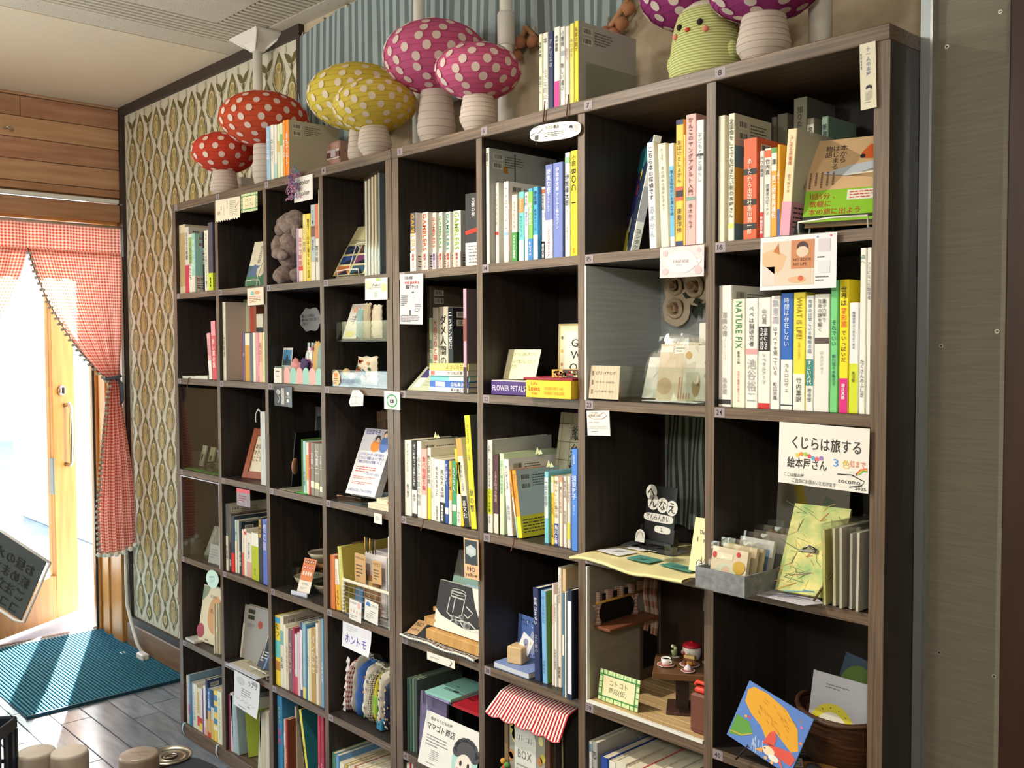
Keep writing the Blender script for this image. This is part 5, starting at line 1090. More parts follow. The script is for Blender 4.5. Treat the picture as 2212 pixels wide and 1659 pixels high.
card('floral_business_card','pale pink card with grey flowers hanging beside the post above the roses','card',(2.1184, 1.538, 0.0988, 0.0559, -0.0129),-.005,'dccdcf',f)
def f(mb,w,h):
    R(mb,w*.03,w*.72,-h*.92,-h*.09,'d8c8b4'); R(mb,w*.42,w*.72,-h*.62,-h*.09,'c4845c',-.0005); R(mb,w*.03,w*.2,-h*.92,-h*.56,'e0cdc6',-.0005)
    mb.poly([(w*.03,-.0005,-h*.3),(w*.2,-.0005,-h*.22),(w*.36,-.0005,-h*.38),(w*.3,-.0005,-h*.62),(w*.2,-.0005,-h*.7),(w*.03,-.0005,-h*.5)][::-1],M('d8b48c',.6)); mb.poly([(w*.18,-.0006,-h*.28),(w*.25,-.0006,-h*.12),(w*.27,-.0006,-h*.34)][::-1],M('b8743e',.6))
    Dc(mb,w*.57,-h*.22,w*.075,h*.1,'4a3230',-.0007); Dc(mb,w*.57,-h*.31,w*.08,h*.1,'dcc6ae',-.0008); Dc(mb,w*.57,-h*.24,w*.05,h*.03,'dcc6ae',-.0009)
    T(mb,'NO BOOK/NO LIFE','h',w*.45,-h*.42,w*.24,h*.15,'5a3a2a',-.0008); Dc(mb,w*.5,-h*.82,w*.12,h*.06,'e0b088',-.0007); Dc(mb,w*.55,-h*.8,w*.035,h*.05,'c8603c',-.0008)
    LN(mb,w*.76,-h*.4,w*.18,h*.06,1,'444'); R(mb,w*.77,w*.92,-h*.33,-h*.1,'d4ccd2'); R(mb,w*.77,w*.92,-h*.72,-h*.5,'dcdce4'); LN(mb,w*.74,-h*.76,w*.2,h*.12,2,'777',4); Dc(mb,w*.76,-h*.06,w*.012,h*.02,'6aa0d8'); Dc(mb,w*.93,-h*.05,w*.014,h*.02,'d85a5a')
card('cat_postcard','white postcard with a cat photograph and orange book hanging above board 24','card',(2.3331, 1.538, 0.1387, 0.0879, -0.0093),-.006,'e6e6ea',f)
def f(mb,w,h):
    bk=lambda p,wd: St(mb,[(w*a,-h*b) for a,b in p],wd,'2c2a2a')
    T(mb,'くじらは旅する','h',w*.13,-h*.15,w*.80,h*.33,'33302e'); T(mb,'絵本屋さん','h',w*.10,-h*.52,w*.46,h*.26,'33302e')
    for i,c in enumerate(('e9c84a','e88a4a','a8c850','d85a5a','6aa8d8','e86a6a','9a7ac0')): Dc(mb,w*(.22+.045*i),-h*(.52-.03*sin(i)),w*.022,h*.035,c,-.0005)
    T(mb,'3','h',w*.62,-h*.5,w*.07,h*.15,'5a9ae0'); T(mb,'色','h',w*.72,-h*.52,w*.08,h*.13,'e0c04a'); T(mb,'虹まで','h',w*.80,-h*.50,w*.17,h*.14,'e08a5a')
    for i,c in enumerate(('e86a5a','f0c84a','8ac86a')): St(mb,[(w*(.87+.012*i),-h*(.72+.005*i)),(w*(.92+.01*i),-h*(.64+.012*i)),(w*.985,-h*(.62+.02*i))],.0022,c)
    T(mb,'ここま','h',w*.8,-h*.70,w*.09,h*.05,'444'); T(mb,'cocomo','h',w*.68,-h*.80,w*.24,h*.09,'2c2a2a'); T(mb,'2025','h',w*.86,-h*.91,w*.12,h*.06,'333'); St(mb,[(w*.67,-h*.75),(w*.82,-h*.74),(w*.96,-h*.82),(w*.93,-h*.89),(w*.8,-h*.93)],.0016,'2c2a2a')
    T(mb,'ここは絵本屋','h',w*.06,-h*.82,w*.24,h*.06,'555'); T(mb,'ご自由にお読みいただけます','h',w*.16,-h*.9,w*.5,h*.07,'555')
card('brush_lettered_sign','large white sign with brush lettering and coloured dots under board 24','sign',(2.3715, 1.2302, 0.1584, 0.1014, -0.0149),-.006,'e9e6df',f)
def f(mb,w,h): T(mb,'仕事の果実','h',w*.15,-h*.06,w*.35,h*.07,'a87a5a'); T(mb,'はねばっは','h',w*.06,-h*.14,w*.56,h*.11,'7a4a3a'); St(mb,[(w*.05,-h*.22),(w*.3,-h*.34),(w*.7,-h*.33),(w*.9,-h*.2),(w*.75,-h*.08),(w*.62,-h*.15)],.0012,'a08070'); T(mb,'10月～11月は','h',w*.05,-h*.44,w*.55,h*.08,'999'); T(mb,'へんなえてんらんかい','h',w*.05,-h*.6,w*.85,h*.09,'888'); R(mb,w*.05,w*.95,-h*.74,-h*.73,'aaa'); LN(mb,w*.2,-h*.8,w*.6,h*.07,1,'888')
card('handwritten_note_card','white handwritten note card hanging under board 23','card',(1.9334, 1.2279, 0.06, 0.0494, 0.0549),-.004,'e9e6dc',f)
def f(mb,w,h):
    T(mb,'十一人の本屋','v',w*.38,-h*.06,w*.32,h*.45,'7f8fb0'); LN(mb,w*.72,-h*.12,w*.0,h*.1,1); mb.lines((w*.16,-.0006,-h*.14),(0,0,-1),X_,h*.5,w*.14,1,ink('555'),seed=4)
    Dc(mb,w*.55,-h*.68,w*.2,h*.04,'2c2626'); Dc(mb,w*.55,-h*.71,w*.13,h*.022,'e6d8c8',-.0007); LN(mb,w*.3,-h*.74,w*.5,h*.13,9,'9a968c',6); LN(mb,w*.25,-h*.89,w*.6,h*.02,1,'555',2)
card('vertical_shop_sign','tall narrow cream sign at the top corner of the last column','sign',(2.5057, 1.8208, 0.0256, 0.1008, 0.0316),-.005,'e0dac2',f)
# ================================================================ columns one to four
clear=glass_mat('clear_acrylic','f7faf8',.10,.03); sheet_=glass_mat('clear_sheet','f7faf8',.14,.02); cello=glass_mat('cellophane','fbfbf8',.22,.08)
def fz(r): return FL[r]
def right_limit(c): return CX[c-1]+CW-.001
# --- top row
def f(mb,w,h):
    R(mb,0,w,-h,-h*.55,'4d6a6e'); mb.poly([(0,-.0006,-h*.72),(w*.25,-.0006,-h*.52),(w*.55,-.0006,-h*.58),(w,-.0006,-h*.42),(w,-.0006,-h*.75),(0,-.0006,-h*.8)][::-1],M('5c6f92',.6)); R(mb,0,w,-h,-h*.78,'4c7a5c',-.0007)
    Dc(mb,w*.55,-h*.68,w*.16,h*.12,'d8ccb0',-.0008); Dc(mb,w*.64,-h*.56,w*.08,h*.05,'dcd0b4',-.0009); T(mb,'方丈の記','v',w*.30,-h*.1,w*.2,h*.4,'444')
lean('picture_book','cream picture book with hills and a sitting figure on a white wire stand',"book",(0.4251,.045,fz(1)+.004),.105,.150,.012,.30,.22,'e2d9bd',f,pages=1)
wire_stand('small white wire book stand under the picture book with hills',0.4885,.03,fz(1),.085)
plm=noise_mat('grey_plush','6f6058','a08e86',(1,1,1),90,4,.98,.7,bdist=.004,ramp=(.25,.75)); px=0.6907
pt=thing('plush_toy','fluffy grey plush toy hugging the books in the third column top cell','plush toy',(px,.052,fz(1)+.001)); pt.scale=(.88,.9,1)
def fuzz(name,parts,parent,seed):
    mb=MB(); rn=random.Random(seed)
    for c,r,sx,sy,sz in parts:
        n0=len(mb.v); mb.ball(c,r,plm,28,18,sx,sy,sz)
        for i in range(n0,len(mb.v)):
            v=Vector(mb.v[i]); d=v-Vector(c); k=1+.05*sin(d.x*170+seed)*sin(d.z*190)+.04*sin(d.y*150+d.z*90)+rn.uniform(-.02,.02); mb.v[i]=tuple(Vector(c)+d*k)
    return mb.build(name,parent)
fuzz('leg',[((-.012,-.012,.027),.03,1.15,1.25,.95),((-.012,.0,.045),.026,1,1,.9)],pt,1); fuzz('leg',[((.038,.02,.027),.029,1,1.3,.9)],pt,2)
fuzz('body',[((-.012,.015,.09),.047,1.05,1,1.0),((-.005,.015,.125),.042,1,1,.9)],pt,3)
fuzz('arm',[((-.038,-.018,.115),.026,.9,1,1.25),((-.01,-.036,.090),.022,1.6,.8,.75),((.025,-.040,.082),.02,1.5,.8,.75)],pt,4)
fuzz('head',[((-.008,.01,.178),.042,1.2,1,.85),((.022,.012,.185),.036,1.25,1,.95),((-.028,-.012,.165),.026,1,.9,.9)],pt,5)
fuzz('ear',[((.045,.0,.158),.024,.8,.6,1.2)],pt,6)
def f(mb,w,h):
    R(mb,0,w,-h,0,'d8d09e',-.0004); T(mb,'光の町','h',w*.5,-h*.06,w*.35,h*.06,'666')
    for i in range(3): R(mb,w*.05,w*.95,-h*(.30+.025*i),-h*(.292+.025*i),'3a3f4c',-.0006)
    for i,c in enumerate(('2c3a5c','5a4038','2f4a8c','7a3a6c','c0703a','3a5a6a')): a=.05+.47*(i%2); b=.40+.21*(i//2); R(mb,w*a,w*(a+.42),-h*(b+.17),-h*b,c,-.0007); mb.poly([(w*a,-.0008,-h*(b+.17)),(w*(a+.42),-.0008,-h*(b+.17)),(w*(a+.3),-.0008,-h*(b+.08))],M('1c2030',.5))
lean('photo_book','photo book showing six dark pictures, leaning on a wire stand in the fourth column','book',(CX[3]+.004,.028,fz(1)+.004),.125,.165,.012,.55,.15,'d9d2a8',f,pages=1)
wire_stand('white wire stand holding the photo book with six pictures',1.0146,.022,fz(1),.10,dp=.13)
for i,(cc,lb) in enumerate((('d8d6c8','palest one next to the photo book'),('cdc6ae','second from the photo book'),('d8c4b8','pinkish one in the middle'),('d8d0a8','yellowish one'),('7f8a90','blue grey one by the post'))):
    x0=1.1311+.0115*i; t_=thing('clear_file','upright clear file sleeve with paper, '+lb,'file',(x0,.02+.002*i,fz(1)+.0006),0,'clear files in the fourth column',(0,0,0))
    MB().box(0,.007 if i<4 else .008,0,.20,0,.246+.004*i,M(cc,.35)).build('sheets',t_)
    sl=MB().box(-.0008,.0078 if i<4 else .0088,-.003,.203,0.0001,.252+.004*i,cello)
    sl.build('sleeve',t_)
# --- second row
def flat(name,label,x0,x1,y0,y1,z,h,col,rz=0,fn=None,cat='book',group=None,spine=None):
    t=thing(name,label,cat,((x0+x1)/2,(y0+y1)/2,z+.0004),rz,group); w=(x1-x0)/2; d=(y1-y0)/2; m=M(col,.5); c=min(.0015,h*.2)
    mb=MB().box(-w,w,-d,d,h-c,h,m).box(-w,w,-d,d,0,c,m).box(-w,w,-d,-d+.0015,c,h-c,M(spine,.5) if spine else m)
    if fn: fn(mb,w,d,h)
    mb.build('cover',t); MB().box(-w+.001,w-.001,-d+.0016,d-.001,c+.0001,h-c-.0001,PAGE).build('page_block',t); return t
flat('booklet','flat white booklet lying in the leftmost column, nearer the wall end',.029,.132,.014,.16,fz(2),.008,'dcdccf')
flat('booklet','flat white booklet lying beside the leaning pale pink book',.136,.225,.012,.16,fz(2),.011,'d9dacb')
o=MB().tube([(0,.004,.004),(0,-.003,.002),(.001,-.006,-.012),(-.002,-.007,-.024),(.002,-.007,-.03)],.0014,M('6a3a34',.8),5).build('bookmark_ribbon'); o.location=(.108,.003,fz(2)); tag(o,'dark bookmark ribbon hanging over the edge in the leftmost column','ribbon')
lean('card','olive green card leaning behind the pale pink book','card',(.17,.10,fz(2)),.06,.075,.0012,.35,.2,'8f9a78')
def cloud(w,h): return [(w*.5+w*.5*(1+.06*cos(7*a))*cos(a)*.96,-h*.5+h*.5*(1+.10*cos(6*a))*sin(a)*.92) for a in [2*pi*i/48 for i in range(48)]]
def f(mb,w,h): T(mb,'箱に入ってる商品は/箱から出してお手に取って/ご覧下さい','h',w*.12,-h*.2,w*.76,h*.6,'d8d8d8' if 0 else '2c2c2c')
q=(0.6777, 0.09, 1.4735)
card('cloud_sign','grey cloud-shaped sign inside the third column, above the pastel scalloped box','sign',(q[0],q[2],.125,.076,.02),.09,'77787a',f,outline=cloud,th=.002)
bx0=0.6708; sb=box_thing('scalloped_box','pastel box with pink and mint scalloped front in the third column','box',(bx0,.008,fz(2)))
pink=M('eab4ac',.7); mint=M('a3d0c4',.7); bw=right_limit(3)-bx0-.004
MB().box(0,bw,.002,.2,0,.003,mint).box(0,.002,.002,.2,0,.05,mint).box(bw-.002,bw,.002,.2,0,.05,mint).box(0,bw,.198,.2,0,.05,mint).build('tray',sb)
for i in range(6):
    a=.055+(bw-.055)*i/6; b=(bw-.055)/6; MB().prism([(a,.001),(a+b,.001)]+[(a+b/2+b/2*cos(t),.030+.018*sin(t)) for t in [pi*k/9 for k in range(10)]],(0,0,0),X_,Z_,Y_,.002,pink if i%2==0 else mint).build('scallop',sb)
mb=MB().box(.004,.05,-.004,.002,.001,.045,M('e9e3d6',.6)); mb.rect((0,-.0046,0),X_,Z_,.017,.037,.034,.037,ink('777')); mb.rect((0,-.0046,0),X_,Z_,.018,.034,.020,.022,ink('999')); mb.build('front_card',sb)
def pouch(name,label,x,y,z,w,h,d,col,rz=0,ry=0,rx=0,group=None,cat='pouch',mat=None,prints=None,puff=1.0,nx=10,nz=10,trim=None):
    """a soft filled cloth bag, puffed in the middle and slightly wrinkled"""
    t=thing(name,label,cat,(x,y,z+.001),0,group,(rx,ry,rz)); rn=random.Random(int(x*1e4)); m=mat or M(col,.9); mb=MB(); rows=[]
    def P(s,u,sd):
        a=s*2-1; b=u*2-1; th=d/2*puff*((1-a*a)**.5)*(1-b**6)**.5*.9+.001
        wob=.0016*sin(u*17+x*99)*(1-abs(a))+.0012*sin(u*31+s*9)
        return (w*(s-.5)*(1-.05*sin(pi*u)*0)+wob,sd*th+wob*.7,h*u+.002*sin(s*13+x*50)*u)
    for sd in (-1,1):
        G=[[P(i/nx,j/nz,sd) for i in range(nx+1)] for j in range(nz+1)]
        if sd==1: G=[r[::-1] for r in G]
        mb.grid(G,m,uv=[((i/nx),(j/nz)) for j in range(nz+1) for i in range(nx+1)])
    if prints: prints(mb,w,h,d)
    mb.build('body',t)
    if trim: MB().tube([P(i/nx,1,1) for i in range(nx+1)],.002,M(trim,.8),5).build('zip_edge',t)
    return t
def packet(name,label,x,y,z,w,h,d,col,rz=0,rx=-.1,fn=None,group=None,cat='packet',sleeve=True):
    """contents inside a clear cellophane sleeve, leaning back"""
    t=thing(name,label,cat,(x,y,z+.001),0,group,(rx,0,rz)); mb=MB().box(-w/2,w/2,0,d,.002,h,M(col,.7)); mb.M=Matrix.Translation((-w/2,0,h))
    if fn: fn(mb,w,h)
    mb.M=None; mb.build('contents',t)
    if sleeve:
        P=[[(-w*.55+w*1.1*i/6,-.003-.0025*sin(i*1.7+j*2.1),h*1.13*j/6) for i in range(7)] for j in range(7)]; Q=[[(p[0],d+.003,p[2]) for p in r[::-1]] for r in P]
        MB().grid(P,cello).grid(Q,cello).build('sleeve',t)
    return t
q=lambda u,v,y: None
def f(mb,w,h): R(mb,w*.06,w*.94,-h*.62,-h*.08,'4a86b0'); R(mb,w*.06,w*.94,-h*.62,-h*.42,'2c4a50',-.0006); Dc(mb,w*.5,-h*.42,w*.14,h*.16,'223a58',-.0007)
lean('photo_card','instant photo style card with a blue picture standing in the scalloped box','card',(max(0.6616,CX[2]+.003),.035,fz(2)+.02),.05,.085,.001,.12,.05,'d8d2cc',f)
pouch('pouch','pink and white cloth bundle at the front of the scalloped box',bx0+.045,.05,fz(2)+.016,.055,.055,.03,'df9a98',ry=.5)
pouch('pouch','lilac cloth bag in the scalloped box',bx0+.075,.07,fz(2)+.006,.04,.085,.026,'8a6f9a',ry=.35)
pouch('pouch','dark violet cloth bag in the scalloped box',bx0+.10,.045,fz(2)+.006,.035,.065,.022,'574a72',ry=.25)
packet('packet','clear bag with magenta and purple felt pieces in the scalloped box',bx0+.125,.05,fz(2)+.006,.03,.10,.01,'a85a86',rx=-.05,fn=lambda mb,w,h:(R(mb,0,w,-h,-h*.6,'6a4a8a'),R(mb,0,w,-h*.35,-h*.1,'d8d4d0')))
pouch('pouch','mustard yellow cloth pouch with a black tab in the scalloped box',bx0+.155,.06,fz(2)+.006,.055,.115,.028,'d8b070',ry=.18,trim='222222')
pouch('pouch','cream and green cloth pouch near the post in the scalloped box',bx0+.182,.055,fz(2)+.006,.04,.10,.024,'d4c9a4',ry=.14)
pouch('pouch','teal quilted cloth pouch by the post in the scalloped box',bx0+.20,.045,fz(2)+.006,.04,.105,.026,'8fa8a4',ry=.12)
# fourth column, second row: two-tier acrylic display
ax=0.9728; aw=right_limit(4)-ax-.004
ar=box_thing('acrylic_rack','two tier clear acrylic rack in the fourth column','rack',(ax,.03,fz(2)))
z2=.125; MB().box(0,aw,0,.19,z2,z2+.003,clear).build('upper_tray',ar); MB().box(0,aw,-.001,.002,z2,z2+.05,clear).box(0,.002,0,.19,z2,z2+.05,clear).box(aw*.38,aw*.38+.0015,0,.15,z2,z2+.045,clear).build('upper_guard',ar)
MB().box(0,.003,.02,.18,0,z2,clear).box(aw-.003,aw,.02,.18,0,z2,clear).box(0,aw,.185,.188,0,z2+.07,clear).build('side_panel',ar)
MB().box(0,aw,-.002,.001,z2-.004,z2,M('1f2022',.2)).build('front_edge',ar)
def f(mb,w,h): Dc(mb,w*.5,-h*.18,w*.3,h*.09,'f0b898'); Dc(mb,w*.45,-h*.87,w*.35,h*.09,'ecdc7c'); St(mb,[(w*.55,-h*.25),(w*.5,-h*.6)],.0015,'666'); LN(mb,w*.3,-h*.35,w*.4,h*.2,3,'888')
lean('leaning_card','tall white watercolour card leaning in the upper acrylic tray','card',(ax+.012,.04,fz(2)+z2+.004),.052,.105,.001,.42,.2,'e9e4d8',f)
for i,(x,c,lb) in enumerate(((.068,'8fb0b0','teal green narrow pouch'),(.085,'7fa6b8','blue green narrow pouch'),(.103,'b9a88a','brown beige pouch'),(.128,'d8ccb4','cream fringed pouch'),(.155,'cfc2aa','cream pouch with zip by the post'))):
    if x<aw-.012: pouch('pouch',lb+' in the upper tray of the acrylic rack',ax+min(x,aw-.024),.06+.01*(i%2),fz(2)+z2+.004,.03 if i<3 else .04,.08+.006*(i%3),.014,c,ry=.12-.03*i,trim='e9e2d0')
tr=box_thing('clear_tray','clear plastic tray with embroidered brooches and an oval label in the acrylic rack','tray',(ax+.01,.012,fz(2)))
tw=aw-.02; MB().box(0,tw,0,.14,0,.002,clear).box(0,tw,-.002,0,0,.045,clear).box(0,tw,.14,.142,0,.045,clear).box(-.002,0,0,.14,0,.045,clear).box(tw,tw+.002,0,.14,0,.045,clear).build('shell',tr)
mb=MB().prism([(.02+.019*cos(2*pi*i/20),.022+.021*sin(2*pi*i/20)) for i in range(20)],(0,-.003,0),X_,Z_,Y_,.0006,M('dcc49a',.6)); mb.rect((0,-.0035,0),X_,Z_,.010,.026,.026,.036,M('d8843c',.6)); mb.lines((.008,-.0035,.024),X_,Z_,.024,.018,3,ink('7a4a3a')); mb.build('oval_label',tr)
rn=random.Random(4)
pouch('pouch','cream pouch with red and green embroidery standing in the clear tray',ax+.085,.075,fz(2)+.003,.09,.075,.03,'ddd2ba',trim='efe6d4',prints=lambda mb,w,h,d:[mb.disc((0,-d*.5,0),X_,Z_,w*rn.uniform(-.4,.4),h*rn.uniform(.25,.9),.006,.005,M(rn.choice(('a8483c','4f7a52','c88a5a','3a5a4a')),.8),8) for _ in range(16)])
for i in range(9):
    c=('8a3a34','3f6a4c','c9a46a','45607a','d8cfb8')[i%5]; b=MB().lathe([(.003,-.002),(.010,0),(.011,.003),(.006,.006),(.001,.0075)],M(c,.8),12).build('felt_brooch'); b.location=(ax+.022+.013*i if ax+.022+.013*i<right_limit(4)-.02 else right_limit(4)-.025,.030+.012*(i%2),fz(2)+.016+.011*(i%3)); b.rotation_euler=(1.2,.2*(i%3),.3*i); tag(b,'small round felt brooch in the clear tray of the acrylic rack','brooch','felt brooches in the clear tray')
# --- third row
pnl=thing('acrylic_sheet','clear acrylic front panel closing the cell with earrings in the leftmost column','panel',(.027,.004,fz(3)+.0005)); MB().box(0,CW-.006,0,.003,0,.283,sheet_).build('sheet',pnl)
bk1=MB().box(.027,.026+CW-.002,.232,.236,fz(3)+.001,fz(3)+.28,M('c6c6c8',.8)).build('backing_board'); tag(bk1,'grey backing board with the acrylic reflection painted in, in the leftmost cell with earrings','board')  # board colour lightened to stand in for the reflection on the acrylic front
for i,u in enumerate((200,255)):
    q=[(-0.3182, 0.22, 1.1447), (-0.2646, 0.22, 1.1469)][i]; e=thing('drop_earring','dangling earring with dark stone, %s of the pair on the grey board'%('nearer the wall' if i==0 else 'nearer the post'),'earring',(q[0],.224,q[2]))
    MB().box(-.012,.012,.001,.002,-.012,.016,M('cfc8b8',.6)).build('backing_card',e); MB().tube([(0,-.002,.004),(0,-.003,-.02)],.0012,M('c9b88a',.3,1),5).build('hook',e); MB().ball((0,-.003,-.03),.007,M('25262c',.2),10,6,1,.7,1.3).build('stone',e); MB().ball((0,-.003,-.052),.004,M('e6e2d6',.3),8,6,1,1,1.8).build('drop',e)
gm2=MB().box(.03,.026+CW-.01,.012,.2,fz(3)+.0008,fz(3)+.003,M('5f9a4a',.95)).build('green_mat'); tag(gm2,'thin green felt mat under the plastic tray in the leftmost column','mat')
tr=box_thing('plastic_tray','clear plastic tray of packed brooches behind the acrylic front','tray',(.045,.03,fz(3)+.003)); tw=.225
MB().box(0,tw,0,.13,0,.002,clear).box(0,tw,-.002,0,0,.055,clear).box(0,tw,.13,.132,0,.055,clear).box(-.002,0,0,.13,0,.055,clear).box(tw,tw+.002,0,.13,0,.055,clear).build('shell',tr)
for i,(c,lb) in enumerate((('d8d4c8','silver foil'),('c9b894','kraft'),('cdbfa4','beige'),('b9a684','brown card'),('d4c8ac','cream'))):
    packet('small_packet',lb+' packet with a brooch in the plastic tray of the leftmost column',.066+.042*i,.055+.012*(i%3),fz(3)+.006,.034,.075-.005*(i%2),.006,c,rz=.1*(i%3-1),rx=-.25,fn=lambda mb,w,h:Dc(mb,w*.5,-h*.55,w*.25,h*.15,'3a3a42'),group='packets in the plastic tray')
o=MB().tube([(.022*cos(t*.9)*(.4+.05*t),.016*sin(t*.9)*(.4+.05*t),.006+.0015*t) for t in range(16)],.004,M('24262e',.4),6).build('coiled_trinket'); o.location=(.165,.045,fz(3)+.006); tag(o,'dark coiled trinket at the front of the plastic tray','trinket')
def f(mb,w,h): T(mb,'あなたの/すきな本を/ここで','h',w*.2,-h*.30,w*.55,h*.36,'6a5a4a')
q=(0.3844, 0.0346, 0.9363)
fr_=thing('framed_print','red brown wooden frame with cream paper leaning in the second column','frame',(q[0],q[1]+.01,fz(3)+.0005),0,None,(-.34,0,.22)); fw,fh=.125,.165; rb_=M('a0583c',.5)
for a,b,c,d in ((0,.022,0,fh),(fw-.022,fw,0,fh),(.022,fw-.022,0,.024),(.022,fw-.022,fh-.024,fh)): MB().box(a,b,0,.014,c,d,rb_,.002).build('frame_bar',fr_)
mb=MB().box(.02,fw-.02,.006,.010,.02,fh-.02,M('e6dbc2',.8)); mb.M=Matrix.Translation((0,.006,fh)); f(mb,fw,fh); mb.M=None; mb.build('print',fr_)
q=(0.5752, -0.0008, 0.9363)
bt=thing('stitched_booklet','white stack of stitched booklets with a white cord beside the brown frame','booklet',(q[0],.012,fz(3)+.0006))
for i in range(5): MB().box(.006*i,.006*i+.0045,0,.14,0,.222+.002*(i%2),M('e3e3e0' if i%2 else 'd6d6d6',.7)).build('leaf_block',bt)
MB().tube([(.004,-.001,.223),(-.006,-.004,.228),(-.016,-.006,.218),(-.018,-.006,.20),(-.016,-.006,.19)],.0013,M('eeeeea',.7),5).tube([(.004,-.001,.222),(-.004,-.004,.232),(-.010,-.006,.226)],.0011,M('eeeeea',.7),5).build('cord',bt)
# third column, third row
def f(mb,w,h): R(mb,w*.14,w,-h*.95,-h*.12,'2f3236'); R(mb,w*.45,w*.6,-h*.9,-h*.5,'c9783a',-.0006); R(mb,w*.72,w*.86,-h*.9,-h*.5,'d88a4a',-.0006); R(mb,w*.44,w*.61,-h*.5,-h*.4,'3a2a20',-.0007)
q=(0.6512, 0.135, 1.0824)
lean('framed_poster','grey framed print with amber bottles at the back of the third column','frame',(q[0],.145,fz(3)),.075,.235,.010,.06,0,'77787a',f)
for nm,u0,v0,u1,v1,c,lb in (('flat_card',845,900,1110,890,'a5a08c','small grey card lying at the front edge in the third column'),):
    q=(0.6966, -0.0228, 0.9363); o=MB().box(0,.085,0,.075,0,.0012,M(c,.6)); o.lines((.008,.065,.0014),X_,Y_,.07,.05,5,ink('6a6658'),seed=3); o=o.build(nm); o.location=(q[0],.004,fz(3)+.0008); tag(o,lb,'card')
MB_=MB().box(0,.055,0,.07,0,.002,M('5fb04a',.6)).build('green_tray'); MB_.location=(0.7886,.005,fz(3)+.0006); tag(MB_,'bright green flat stand foot in front of the thin green book','stand')
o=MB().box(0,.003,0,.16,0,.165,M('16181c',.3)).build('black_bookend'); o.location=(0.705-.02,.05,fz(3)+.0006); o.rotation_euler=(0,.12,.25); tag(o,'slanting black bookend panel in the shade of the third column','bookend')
o=MB().lathe([(.001,0),(.024,.0),(.024,.003),(.001,.003)],M('c88a78',.6),22).build('round_coaster'); o.location=(0.7431-.004,.035,fz(3)+.07); o.rotation_euler=(pi/2,0,-.9); tag(o,'round pink card peeking out beside the thin green book','card')
# fourth column, third row
def f(mb,w,h):
    T(mb,'花田菜々子','h',w*.06,-h*.02,w*.5,h*.07,'4a4a9a'); R(mb,w*.62,w,-h*.33,-h*.02,'c9b8c0'); Dc(mb,w*.52,-h*.26,w*.16,h*.09,'e08a3c',-.0006); Dc(mb,w*.54,-h*.15,w*.09,h*.055,'3c3434',-.0007); Dc(mb,w*.55,-h*.17,w*.06,h*.035,'ecc8a8',-.0008); Dc(mb,w*.80,-h*.22,w*.16,h*.13,'5a78b8',-.0007); Dc(mb,w*.78,-h*.07,w*.09,h*.055,'4a3838',-.0008); Dc(mb,w*.77,-h*.09,w*.06,h*.035,'ecc8a8',-.0009)
    R(mb,0,w,-h,-h*.34,'dcdce2'); T(mb,'シングルファーザーの年下彼氏の/子ども2人と格闘しまくって考えた/「家族とは何なのか問題」のこと','h',w*.06,-h*.36,w*.88,h*.18,'4648a0',-.0007); LN(mb,w*.1,-h*.57,w*.8,h*.10,3,'c8604c',3,-.0007); T(mb,'ブレイディみかこ','h',w*.5,-h*.66,w*.45,h*.04,'4648a0',-.0007); LN(mb,w*.1,-h*.72,w*.8,h*.05,2,'c8604c',5,-.0007); LN(mb,w*.1,-h*.8,w*.8,h*.05,2,'c8604c',8,-.0007); T(mb,'お母さんになってもいいのかな','h',w*.06,-h*.91,w*.8,h*.05,'4648a0',-.0007)
q=(1.0086,.02,0)
lean('book','lavender grey book with two drawn people on its cover, on a clear stand','book',(q[0],q[1]+.01,fz(3)+.012),.125,.188,.022,.40,.08,'c4c4cc',f,pages=1)
st_=thing('acrylic_stand','clear acrylic stand under the book with two drawn people','display stand',(q[0]-.004,q[1]-.01,fz(3)+.0006),.08); MB().box(0,.10,-.002,.02,0,.003,clear).box(0,.10,-.005,-.002,0,.018,clear).box(0,.10,.09,.093,0,.09,clear).box(.001,.004,.02,.093,0,.003,clear).box(.096,.099,.02,.093,0,.003,clear).build('frame',st_)
for i,(c,u) in enumerate((('6a5646','far'),('7a6450','mid'),('5a4034','near'))):
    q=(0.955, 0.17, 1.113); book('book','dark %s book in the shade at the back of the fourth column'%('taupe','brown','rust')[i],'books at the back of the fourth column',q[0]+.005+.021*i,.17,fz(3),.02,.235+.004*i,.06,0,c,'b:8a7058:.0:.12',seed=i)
q=(1.1516, -0.0315, 0.9363)
flat('book','cream paperback lying flat at the end of the fourth column, lower one',q[0],right_limit(4)-.003,.006,.11,fz(3),.014,'e3dabf',spine='d8cfb2'); flat('book','cream paperback lying flat with red corner, upper one',q[0]+.03,right_limit(4)-.004,.012,.11,fz(3)+.0148,.013,'ddd6b8',fn=lambda mb,w,d,h:mb.box(w*.55,w*.9,-d-.0004,-d,h*.2,h*.8,M('b84a3c',.6)))
